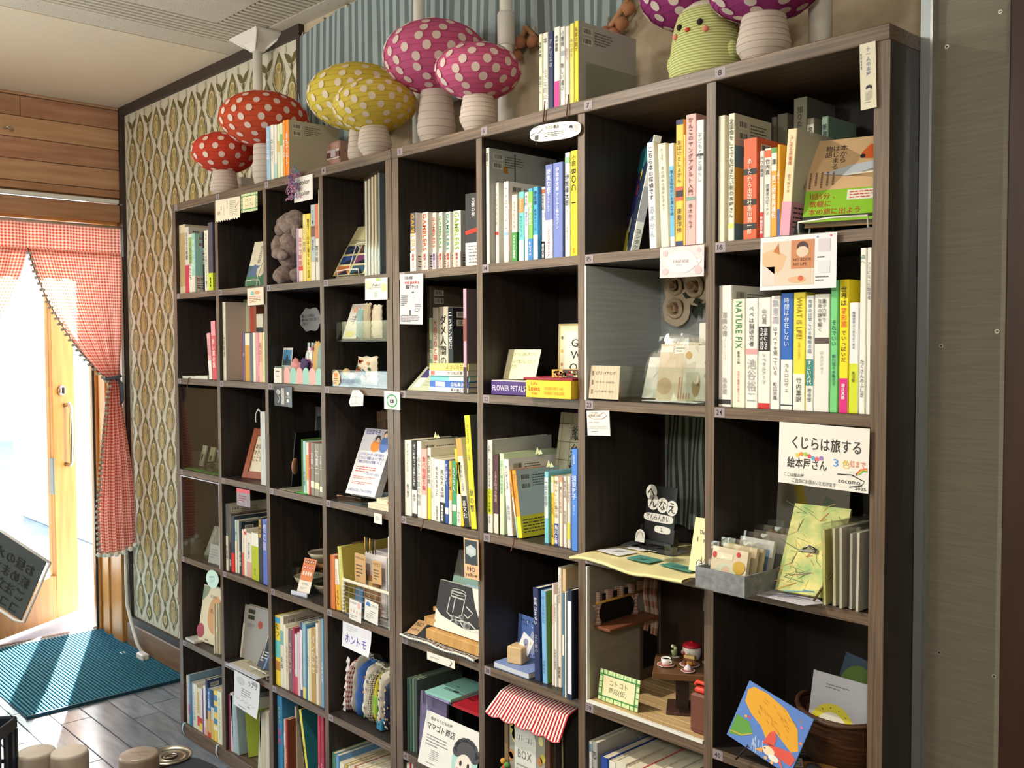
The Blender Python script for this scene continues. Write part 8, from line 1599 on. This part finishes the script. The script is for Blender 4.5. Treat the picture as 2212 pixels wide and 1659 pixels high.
ph=thing('miniature_telephone','miniature red telephone on the red brown cabinet','telephone',(x7+CW-.026,.03,zd+.0818)); MB().box(-.012,.012,-.008,.01,0,.010,M('d8402c',.4),.003).build('body',ph); MB().tube([(-.014,0,.012),(-.01,0,.018),(.01,0,.018),(.014,0,.012)],.004,M('d8402c',.4),8).build('handset',ph)
kq=[(1.9425, 0.6956, 0.1049, 0.0601, 0.0454)][0]
lean('framed_sign','cream card sign with green tile border standing at the front of the diorama','sign',(kq[0]+.001,.018,zd+.0068),kq[2]*.99,kq[3]*1.02,.001,.14,0,'cfe4a8',green_frame('コトコト/商店(仮)'))
# ---- sixth column, fifth row: wooden shop box with awning
z5=fz(5); x6=CX[5]; kb=thing('shop_box','wooden play shop box with painted sign panel under the striped awning','box',(x6+.035,.03,z5+.0006)); bw_=.145; bh=.20; wbr_=noise_mat('shop_wood','5a3a2a','7a5240',(10,10,1.5),4,4,.5); wpl=M('8a7458',.7)
MB().box(0,.012,0,.012,0,bh,wpl).box(0,.012,.012,.17,0,bh,M('4a4038',.7)).build('side_post',kb); MB().box(bw_-.014,bw_,0,.012,0,bh,wbr_).build('side_post',kb); MB().box(bw_-.006,bw_+.006,.012,.17,0,bh,M('4c4640',.8)).build('side_panel',kb); MB().box(.0,bw_,.165,.17,0,bh,wpl).build('back_panel',kb); MB().box(0,bw_,.0,.17,bh,bh+.004,wpl).build('roof_board',kb)
pan=MB().box(.016,bw_-.016,.001,.004,.0,bh-.01,M('9c9a8c',.7)); rn=random.Random(21)
for i in range(22): x=rn.choice((rn.uniform(.02,.035),rn.uniform(bw_-.04,bw_-.022),rn.uniform(.02,bw_-.022))); z=rn.uniform(.02,bh-.02) if x<.036 or x>bw_-.041 else rn.uniform(bh-.035,bh-.015); c=rn.choice(('c8b84a','d8a050','5a8a4a','e0d890','b87a40')); pan.disc((0,.0005,0),X_,Z_,x,z,.008,.011,M(c,.7),8)
pan.disc((0,.0002,0),X_,Z_,bw_*.56,bh-.018,.012,.008,ink('2a241e'),14)
pan.prism([(.034,.01),(bw_-.044,.01),(bw_-.044,bh-.05),(bw_-.05,bh-.03),(.04,bh-.03),(.034,bh-.045)],(0,.0,0),X_,Z_,Y_,.0008,M('dcdcd4',.7)); pan.text('コトコト','h1',(.038,-.0006,bh-.036),X_,Z_,.060,.038,ink('8f8f88')); pan.text('コトコト','h1',(.0365,-.0011,bh-.0345),X_,Z_,.060,.038,ink('f2f2ee')); pan.text('BOX','h',(.044,-.0006,bh-.078),X_,Z_,.046,.026,ink('7a7a74')); pan.lines((.040,-.0006,bh-.112),X_,Z_,.055,.03,3,ink('9a9a94')); pan.build('sign_panel',kb)
for i in range(4): MB().ball((.002+.006*(i%3),-.006,.06+.006*i),.007,M(('4a8a4a','c8402c','5a9a50','d8a040')[i],.8),8,6).build('felt_ornament',kb)
MB().tube([(bw_+.018,.02,bh+.01),(bw_+.024,.016,.12),(bw_+.022,.016,.0)],.0022,M('8a7a5c',.8),6).build('hanging_cord',kb)
aw_=thing('striped_awning','red and white striped scalloped awning over the wooden shop box','awning',(x6+.006,.0,z5)); am=cloth_mat('awning_stripe','stripe','f0ece4','b8242c',25,.5,.1); L_=.245
P=[]; UV=[]
for j in range(15):
    t=j/14
    for_row=[]
    for i in range(41):
        s=i/40; 
        if t<.55: q_=t/.55; y=.17-.15*q_; z=.272-.028*q_
        else: q_=(t-.55)/.45; y=.02-.028*q_; z=.244-.050*q_-.006*abs(sin(s*pi*5))*q_
        for_row.append((.03+L_*.86*s-.024*q_*(1-s)*(t>.55) ,y,z)); UV.append((s,t))
    P.append(for_row)
MB().grid(P,am,uv=UV).build('cloth',aw_); MB().tube([P[-1][i] for i in range(41)],.0012,M('c8606a',.9),4).build('scalloped_hem',aw_)
MB().tube([(.03,.17,.268),(.03+L_*.86,.17,.268)],.003,M('6a4a38',.6),6).tube([(.05,.16,.268),(.05,.16,.202)],.003,M('6a4a38',.6),6).tube([(.2,.16,.268),(.2,.16,.202)],.003,M('6a4a38',.6),6).build('awning_frame',aw_)
# ---- fifth column, fifth row: folders, notebooks on a clear shelf, shop card
x5=CX[4]; cr5=thing('clear_shelf','small clear acrylic shelf carrying the mint and red notebooks','shelf',(x5+.085,.01,z5+.0005)); MB().box(0,CW-.09,.0,.17,.163,.166,M('3a3c40',.2)).build('top_sheet',cr5); MB().box(0,.002,.0,.17,0,.163,clear).build('side_sheet',cr5); MB().box(CW-.092,CW-.09,0,.17,0,.163,clear).build('side_sheet',cr5)
for i,(c,lb) in enumerate((('3f5a50','dark green notebook, first by the centre post'),('4a6a5c','dark green notebook, second by the centre post'),('6f8a78','grey green notebook, third by the centre post'),('4c5a54','dark slate notebook, fourth by the centre post'))):
    book('notebook',lb+' in the fifth column','dark green notebooks',x5+.002+.0085*i,.012+.002*i,z5,.0075,.185,.15,0,c,'',seed=i)
def f(mb,w,h): [Dc(mb,w*(.42+.14*(i%2)),-h*(.36),w*.045,h*.03,'3f3a58') for i in range(2)]; R(mb,w*.385,w*.45,-h*.52,-h*.38,'3f3a58'); R(mb,w*.53,w*.6,-h*.5,-h*.38,'5a5478'); R(mb,w*.39,w*.405,-h*.57,-h*.52,'3f3a58'); R(mb,w*.43,w*.445,-h*.57,-h*.52,'3f3a58')
t_=lean('notebook','purple notebook with two small printed figures and a paper clip','notebook',(x5+.042,.018,z5),.098,.16,.006,.05,.05,'6f6488',f)
MB().tube([(.012,-.001,.166),(.012,-.002,.13),(.018,-.002,.13),(.018,-.002,.165),(.014,-.002,.166),(.014,-.002,.135)],.0009,M('c0c0c0',.2,1),5).build('paper_clip',t_)
zz=z5+.0668+.1 
for i,(c,x0,x1,y0,lb,rz) in enumerate((('9a92c0',.088,.18,.006,'lavender notebook under the mint notebook',.0),('8fc8bc',.088,.182,.004,'mint notebook with a small printed figure on the clear shelf',.05),('a8202c',.192,.288,.004,'red notebook on the clear shelf by the post',.03))):
    b=flat('notebook',lb,x5+x0,x5+x1-.002,y0,y0+.13,z5+.1668+(.006 if i==1 else 0),.0055 if i<2 else .007,c,rz,(lambda mb,w,d,h:(mb.disc((0,0,h+.0004),X_,Y_,w*.35,-d*.3,.010,.006,ink('3a4a4a'),12),mb.disc((0,0,h+.0004),X_,Y_,-w*.1,d*.1,.006,.002,ink('3a5a58'),8))) if i==1 else None)
def f(mb,w,h):
    T(mb,'街まちくだもの屋','h',w*.1,-h*.08,w*.4,h*.06,'444'); T(mb,'ママゴト商店','h1',w*.05,-h*.18,w*.52,h*.16,'2c2c2c'); LN(mb,w*.08,-h*.4,w*.44,h*.22,4,'888',3); LN(mb,w*.2,-h*.66,w*.16,h*.2,6,'8a8a8a',5); LN(mb,w*.15,-h*.9,w*.3,h*.04,1,'777')
    Dc(mb,w*.8,-h*.62,w*.22,h*.40,'a8d0c8',-.0005,24); 
    for a in range(9): Dc(mb,w*(.8+.155*cos(pi*a/8)),-h*(.48-.2*sin(pi*a/8)),w*.075,h*.10,'4a484c',-.0007)
    Dc(mb,w*.8,-h*.42,w*.16,h*.16,'4a484c',-.0008); Dc(mb,w*.8,-h*.70,w*.14,h*.22,'ecdcd2',-.0009,22); Dc(mb,w*.74,-h*.66,w*.022,h*.05,'33302f',-.001); Dc(mb,w*.87,-h*.66,w*.022,h*.05,'33302f',-.001); Dc(mb,w*.7,-h*.78,w*.03,h*.04,'e8a8a4',-.001); Dc(mb,w*.91,-h*.78,w*.03,h*.04,'e8a8a4',-.001); Dc(mb,w*.805,-h*.78,w*.012,h*.02,'c8504a',-.001)
sq=1.3789
lean('shop_card','large white shop card with a drawn child face in the fifth column','card',(sq,-.012,z5+.0005),x5+CW-.010-sq,.125,.0014,.25,0,'e2e0da',f)
# ---- eighth column, fourth row: crayon picture, basket, tray of badges
xo=x8+.03; ctl=[(2.2895, 0.02, 0.7629), (2.2665, 0.0, 0.6659)]
def f(mb,w,h):
    R(mb,0,w,-h,0,'5a80c8'); mb.poly([(w*.03,-.0006,-h*.14),(w*.1,-.0006,-h*.05),(w*.3,-.0006,-h*.03),(w*.62,-.0006,-h*.1),(w*.86,-.0006,-h*.28),(w*.98,-.0006,-h*.58),(w*.9,-.0006,-h*.66),(w*.62,-.0006,-h*.52),(w*.55,-.0006,-h*.72),(w*.4,-.0006,-h*.56),(w*.2,-.0006,-h*.46),(w*.06,-.0006,-h*.34)][::-1],M('e0a430',.7))
    mb.poly([(w*.02,-.0007,-h*.6),(w*.22,-.0007,-h*.6),(w*.33,-.0007,-h*.74),(w*.2,-.0007,-h*.88),(w*.02,-.0007,-h*.96)][::-1],M('5f9a44',.7)); St(mb,[(w*.02,-h*.9),(w*.2,-h*.86),(w*.33,-h*.74)],.002,'c8b040',-.0009)
    for p in ([(.5,.78),(.54,.56),(.6,.5),(.66,.6),(.66,.74)],[(.56,.74),(.9,.66),(.99,.72),(.96,.86),(.7,.84)],[(.8,.84),(.9,.98),(.78,.9)]): mb.poly([(w*a,-.0009,-h*b) for a,b in p][::-1],M('d8584a',.7))
    Dc(mb,w*.62,-h*.84,w*.09,h*.07,'ecd8b8',-.0011); Dc(mb,w*.56,-h*.83,w*.012,h*.012,'333',-.0013); mb.poly([(w*.44,-.0011,-h*.93),(w*.53,-.0011,-h*.84),(w*.55,-.0011,-h*.92)][::-1],M('e0a050',.7)); Dc(mb,w*.72,-h*.9,w*.08,h*.05,'f0e8dc',-.0012)
    for x,z in ((.62,.96),(.72,.975)): Dc(mb,w*x,-h*z,w*.025,h*.025,'e8b070',-.0011)
    for i,(x,z) in enumerate(((.2,.53),(.9,.22),(.97,.45),(.15,.55))): Dc(mb,w*x,-h*z,w*.022,h*.022,('d84a6a','d86aa8','e8805a','e8a04a')[i],-.0008)
    rn=random.Random(7)
    for i in range(40): x,z=rn.uniform(.25,.85)*w,-rn.uniform(.08,.5)*h; St(mb,[(x,z),(x+.006,z-.003)],.0009,'b8802a',-.001)
    for i in range(16): x,z=rn.uniform(.36,.5)*w,-rn.uniform(.72,.92)*h; St(mb,[(x,z),(x+.004,z-.010)],.0012,'b8d0ec',-.0008)
pc=lean('crayon_picture','bright crayon picture of an orange animal and red bird tilted on board 40','picture',(2.2747, -0.012, 0.6717),.128,.104,.003,.30,-.0,'5a80c8',f)
pc.rotation_euler=Euler((-.28,.28,0.02)); 
ca=thing('picture_stand','black wire stand under the tilted crayon picture','display stand',(x8+.06,.01,z4+.0006)); MB().tube([(0,-.025,.002),(.02,-.02,.03),(.10,.0,.0),(.10,.05,.002)],.002,M('1c1a1a',.4),6).tube([(.02,-.02,.03),(.03,.04,.10),(.05,.08,.002)],.002,M('1c1a1a',.4),6).build('wire',ca)
bk3=thing('wicker_basket','dark brown oval wicker basket in the shade behind the crayon picture','basket',(xr-.10,.125,z4+.0006)); wk_=noise_mat('wicker','2f1a0e','54341e',(4,4,40),6,3,.5,.5,bdist=.003)
pr_=[(.062,0),(.07,.005)]
for i in range(9): pr_+=[(.072+.0016*i,.01+.0085*i),(.0745+.0016*i,.014+.0085*i)]
MB().lathe(pr_+[(.085,.09),(.08,.09),(.066,.012),(.0001,.01)],wk_,36,sy=.85).build('body',bk3); MB().tube([(.085*cos(2*pi*i/24),.072*sin(2*pi*i/24),.09+.006*cos(4*pi*i/24)) for i in range(24)],.005,wk_,6,closed=True).build('rim',bk3)
def f(mb,w,h): Dc(mb,w*.42,-h*1.0,w*.42,h*.52,'d8cc3a',-.0005,26); Dc(mb,w*.42,-h*1.0,w*.3,h*.38,'e4e0d0',-.0007,22); LN(mb,w*.25,-h*.15,w*.5,h*.1,2,'777'); [Dc(mb,w*(.42+.36*cos(t)),-h*(1-.45*sin(t)),w*.012,h*.012,'333',-.0009,6) for t in (.5,.9,1.3,1.7,2.1)]
lean('printed_sheet','white sheet with a yellow round face print standing in the wicker basket','sheet',(xr-.155,.09,z4+.052),.11,.10,.003,.2,-.05,'b9bac2',f)
def f(mb,w,h): Dc(mb,w*.72,-h*.62,w*.22,h*.42,'b87a2c',-.0006,20); Dc(mb,w*.3,-h*.4,w*.28,h*.3,'5f7a34',-.0005,20)
lean('crayon_picture','crayon picture with orange shape in the dark behind the wicker basket sheet','picture',(xr-.15,.15,z4+.05),.12,.13,.003,.15,-.05,'3a5068',f).rotation_euler=(-.15,.2,0)
wt_=thing('wooden_tray','round light wooden tray with badges and tags at the end of board 40','tray',(xr-.078,.005,z4+.0006)); MB().lathe([(.068,0),(.074,.004),(.077,.012),(.074,.012),(.068,.006),(.0001,.005)],noise_mat('tray_wood','7a5228','a87a40',(3,12,3),4,4,.5),40,sy=.75).build('body',wt_)
rn=random.Random(17)
for i,(x,y,r,c,lb) in enumerate(((-.045,-.012,.013,'8f9a84','pale green'),(-.018,.004,.0165,'7a4030','rust red'),(.010,.008,.0165,'5a6460','dark marbled'),(.03,-.018,.014,'b8b4a8','grey white'),(-.03,.026,.013,'4a4a50','charcoal'))):
    b=MB().lathe([(r*.6,-.001),(r,.0),(r,.002),(r*.8,.0045),(.0001,.006)],M(c,.15),22); b=b.build('round_badge'); b.location=(xr-.078+x,.005+y,z4+.0075+.001*i); b.rotation_euler=(rn.uniform(-.2,.2),.2,0); tag(b,lb+' glossy round badge on the wooden tray','badge')
for i,(x,y,c,lb) in enumerate(((-.002,-.028,'e0c850','yellow card with red dots'),(-.038,-.03,'c8ccd0','white printed card'),(-.055,.008,'a8a49a','grey paper tag'),(.04,.002,'c9c4b4','cream paper tag'))):
    o=MB().box(-.013,.013,-.011,.011,0,.001,M(c,.6)); [o.disc((0,0,.0013),X_,Y_,rn.uniform(-.01,.01),rn.uniform(-.008,.008),.0018,.0018,M('c8604c' if i==0 else '6a6a70',.6),7) for _ in range(7)]; o=o.build('small_card'); o.location=(xr-.078+x,.005+y,z4+.0155+.0015*i); o.rotation_euler=(.3,-.1,.5*i-.4); tag(o,lb+' lying on the wooden tray of badges','card')
o=MB().tube([(0,0,0),(.002,0,.010),(.004,.001,.018)],.004,M('c84040',.4),7).build('charm'); o.location=(xr-.046,.008,z4+.018); tag(o,'tiny red and white charm on the wooden tray','charm')

# ---- eighth column, top row: faced paperback on a white stand, grey bookend
z1=fz(1)
def f(mb,w,h):
    R(mb,0,w,-h,-h*.62,'8fc832'); R(mb,0,w,-h*.97,-h*.93,'33402a',-.0006); T(mb,'本から/はじまる/物語','v',w*.10,-h*.08,w*.44,h*.30,'4a4038'); mb.poly([(w*.62,-.0006,-h*.2),(w*.72,-.0006,-h*.1),(w*.86,-.0006,-h*.12),(w*.84,-.0006,-h*.28),(w*.66,-.0006,-h*.27)][::-1],M('d8622c',.6)); Dc(mb,w*.92,-h*.12,w*.09,h*.08,'d8622c',-.0007); Dc(mb,w*.64,-h*.24,w*.03,h*.025,'222',-.0008)
    mb.poly([(w*.18,-.0006,-h*.42),(w*.5,-.0006,-h*.34),(w*.82,-.0006,-h*.30),(w*.86,-.0006,-h*.38),(w*.5,-.0006,-h*.46)][::-1],M('c3cdd8',.6)); mb.lines((w*.35,-.0007,-h*.40),(0,0,-1),X_,h*.2,w*.55,8,ink('8a6a5a'),seed=4); St(mb,[(w*.2,-h*.43),(w*.5,-h*.47),(w*.86,-h*.38)],.001,'7a8a9c',-.0008)
    T(mb,'1話5分、/気軽に/本の旅に出よう','h',w*.06,-h*.66,w*.62,h*.26,'b8402c',-.0008); R(mb,w*.5,w*.98,-h*.76,-h*.64,'efeada',-.0009); LN(mb,w*.53,-h*.65,w*.42,h*.10,3,'c84a3c',3,-.0011)
fq=2.3902
lean('book','tan book with an orange fox and bright green band on a white stand','book',(fq+.006,.018,z1+.012),.135,.158,.018,.42,.30,'dcb98c',f,pages=1)
wire_stand('white wire stand holding the tan fox book',fq+.006,.02,z1,.12,dp=.11)
be=MB().prism([(0,0),(.075,0),(.075,.125),(.05,.155)],(0,0,0),Y_,Z_,X_,.0015,M('66757a',.45)).build('metal_bookend'); be.location=(fq-.012,.02,z1+.0006); tag(be,'grey blue metal bookend between the leaning cream book and the fox book','bookend')
bs2=thing('black_comic','dark comic facing out at the end of the comic row in the fifth column','book',(1.4868,.06,z1+.0006),.16); cw2=CX[4]+CW-.012-bs2.location[0]
mb=MB().box(0,cw2,0,.016,0,.176,M('2f3032',.5)); mb.M=Matrix.Translation((0,0,.176)); R(mb,0,cw2,-.176,-.115,'e6e3da'); T(mb,'古書の夜','v',cw2*.18,-.01,.014,.045,'e6e6e6'); St(mb,[(0,-.092),(cw2,-.076)],.010,'c83a2c'); LN(mb,.01,-.12,cw2*.8,.045,6,'7a7a78',4); mb.M=None; mb.build('cover',bs2)

q=(2.0098, 0.045, 1.5421); rbk=book('picture_book','dark picture book with bright rooster cover leaning on board 15','books on the board marked 15',q[0]-.004,.045,z1,.016,.232,.17,.20,'d4d8d0','v:c8282c:.1:.3:カタグン|b:9ca0a4:.44:.74|v:444:.8:.98:ヨシタケ',rot=(0,.20,.85))
mb=MB(); mb.box(-.0012,-.0002,.004,.168,.002,.230,M('22304a',.45)); rn=random.Random(5); U_=(0,-1,0)
for c,p in (('2f7a86',[(.1,.98),(.9,.98),(.9,.8),(.5,.72),(.1,.82)]),('d8c83c',[(.05,.02),(.75,.02),(.55,.18),(.2,.3),(.05,.25)]),('33307a',[(.3,.3),(.55,.25),(.7,.5),(.6,.75),(.4,.7)]),('e6e2da',[(.45,.18),(.62,.2),(.6,.36),(.48,.34)]),('c83a34',[(.5,.55),(.62,.52),(.66,.6),(.54,.64)]),('e8d048',[(.6,.62),(.72,.7),(.66,.8),(.56,.72)])):
    mb.add([(-.0016-.0001*rn.random(),.168-.164*a,.002+.228*b) for a,b in p],[tuple(range(len(p)))],M(c,.45))
mb.build('front_cover',rbk)
# ================================================================ foreground: counter top with small things (mostly below the frame)
CT=.70; ctm=noise_mat('counter_wood','6a4a32','866244',(3,20,3),4,4,.4)
co=thing('counter','wooden counter just below the frame carrying the caps, tin and crate in front','counter',(2.1,-1.15,0)); 
ex,ey=CAMF.x,CAMF.y; fwd=Vector((ex,ey,0)).normalized(); sd=Vector((-fwd.y,fwd.x,0)); co.rotation_euler=(0,0,math.atan2(fwd.y,fwd.x)); co.location=(2.02,-.98,0)
MB().box(-.30,.05,-.35,.75,CT-.035,CT,ctm,.003).build('counter_top',co)
for a in (-.28,.01):
    for b in (-.33,.69): MB().box(a,a+.04,b,b+.04,0,CT-.0352,ctm,.002).build('leg',co)
beige=M('a89f94',.55); 
def cap(label,p,r,h,name='jar_cap',mat=None,fn=None):
    t=thing(name,label,'jar',(p[0],p[1],CT+.0008)); H=p[2]-CT
    MB().lathe([(r*.8,0),(r*.86,.003),(r*.86,H-h)],M('d8d2c4',.3),24).build('jar_body',t)
    mb=MB().lathe([(r*.98,H-h),(r,H-h+.002),(r*.99,H-.005),(r*.94,H-.0012),(r*.85,H),(.0001,H)],mat or beige,32)
    if fn: fn(mb,r,H)
    mb.build('cap',t); return t
cap('beige round jar cap at the lower edge, nearer the dark crate',(1.855, -1.023, 0.8101),.025,.03)
cap('beige round jar cap at the lower edge, nearer the tin',(1.8859, -0.9898, 0.8099),.0245,.03)
def wr_(mb,r,H):
    u=Vector((fwd.y,-fwd.x,0)); 
    mb.stroke((0,0,H+.0006),u,fwd,[(r*(-.5+.09*i),r*(.12*sin(i*2.3)+.02*i)) for i in range(12)],.0012,ink('6a6258')); mb.stroke((0,0,H+.0006),u,fwd,[(r*(.1+.06*i),r*(-.28+.05*(i%2))) for i in range(7)],.001,ink('7a7268'))
cap('grey brown round lid with a handwritten signature at the lower edge',(1.9702, -0.9286, 0.8142),.026,.035,'signed_lid',M('7d7166',.35),wr_)
tp=(1.9405, -0.874, 0.7863); tn=thing('tin_can','upturned metal tin with ringed lid beside the signed lid','tin',(tp[0],tp[1],CT+.0008)); H=tp[2]-CT; tin=M('8f897c',.28,.95)
MB().lathe([(.029,0),(.030,.003),(.030,H-.004)],tin,32).build('body',tn); MB().lathe([(.0305,H-.004),(.0315,H-.001),(.0305,H+.001),(.0285,H-.002),(.024,H-.003),(.023,H-.0015),(.021,H-.003),(.012,H-.003),(.011,H-.0012),(.0095,H-.003),(.0001,H-.003)],tin,40).build('lid',tn); MB().tube([(.006*cos(2*pi*i/14)+.004,.009*sin(2*pi*i/14),H-.0005) for i in range(14)],.0013,tin,6,closed=True).build('ring_pull',tn)
dp=(1.9752, -0.867, 0.7716); dk=MB().box(-.045,.022,-.03,.03,0,dp[2]+.012-CT,M('1b2430',.3),.008).build('dark_case'); dk.location=(dp[0]+.005,dp[1],CT+.0008); dk.rotation_euler=(0,0,math.atan2(fwd.y,fwd.x)+.9); tag(dk,'dark blue rounded case at the lower edge beside the tin','case')
# dark slotted plastic crate
cp=(1.8579, -1.046, 0.8644); cr_=thing('plastic_crate','dark navy slotted plastic crate cut by the lower left corner','crate',(cp[0],cp[1],CT+.0008),math.atan2(fwd.y,fwd.x)-pi/2); H=cp[2]-CT; nv=M('17202e',.4)
for a,b,c,d in ((-.16,0,-.12,-.116),(-.16,0,-.004,0)):
    MB().box(a,b,c,d,0,.02,nv,.001).box(a,b,c,d,H-.016,H,nv,.002).box(b-.012,b,c,d,.02,H-.016,nv).box(a,a+.012,c,d,.02,H-.016,nv).build('side_frame',cr_)
    for row in range(3):
        z0=.024+(H-.044)*row/3
        for i in range(8): MB().box(a+.012+.017*i+.011,a+.012+.017*i+.017,c+.0005,d-.0005,z0,z0+(H-.044)/3,nv).build('slat',cr_)
        MB().box(a+.012,b-.012,c+.0004,d-.0004,z0-.003,z0+.002,nv).build('rail',cr_)
for x in (-.16,-.004):
    MB().box(x,x+.004,-.116,-.004,0,.02,nv).box(x,x+.004,-.116,-.004,H-.016,H,nv,.001).build('side_frame',cr_)
    for i in range(7): MB().box(x+.0005,x+.0035,-.116+.017*i,-.116+.017*i+.006,.02,H-.016,nv).build('slat',cr_)
MB().box(-.157,-.003,-.117,-.003,0,.003,nv).build('base',cr_)
# menu sheet in a clear stand, seen from behind
A=Vector((2.1762, -1.0996, 1.1326)); B_=Vector((2.1593, -1.1215, 1.0704)); Lt=Vector((2.1129, -1.1305, 1.1397)); uy=(A-B_); hgt=uy.length; uy.normalize(); ux=(A-Lt); ux=(ux-uy*ux.dot(uy)).normalized(); un=ux.cross(uy); wid=.20
ms=thing('menu_stand','dark translucent menu sheet in a clear stand seen from behind, at the left edge','menu stand',(A.x,A.y,CT+.0008)); O_=A-Vector((A.x,A.y,CT+.0008))
mb=MB().prism([(-wid,-hgt),(-.004,-hgt),(-.004,0),(-wid,0)][::1],O_,ux,uy,un,.0012,M('3f4a50',.5)); rv=-ux
P0=O_+un*(.0020)
mb.text('お昼のメニュー/頼めます/ご注文は/ココナラ','h',P0-ux*.012-uy*.012,rv,uy,.105,hgt*.80,ink('14181c')); mb.rect(P0-ux*.135-uy*.03,ux,uy,0,.035,-.05,-.01,ink('12161a')); mb.build('menu_sheet',ms)
rim=M('e8ecee',.2)
MB().tube([O_+ux*0-uy*0,O_-uy*hgt,O_-ux*.012-uy*(hgt+.004),O_-ux*wid-uy*(hgt+.004)],.0016,rim,6).tube([O_,O_-ux*wid],.0016,rim,6).build('clear_rim',ms)
cO=O_-ux*.1-uy*hgt; MB().tube([cO,Vector((cO.x,cO.y,.012))],.006,clear,10).lathe([(.04,0),(.04,.008),(.012,.012)],clear,24,c=(cO.x,cO.y,0)).build('stand_foot',ms)
bpy.data.objects.remove(_fo)
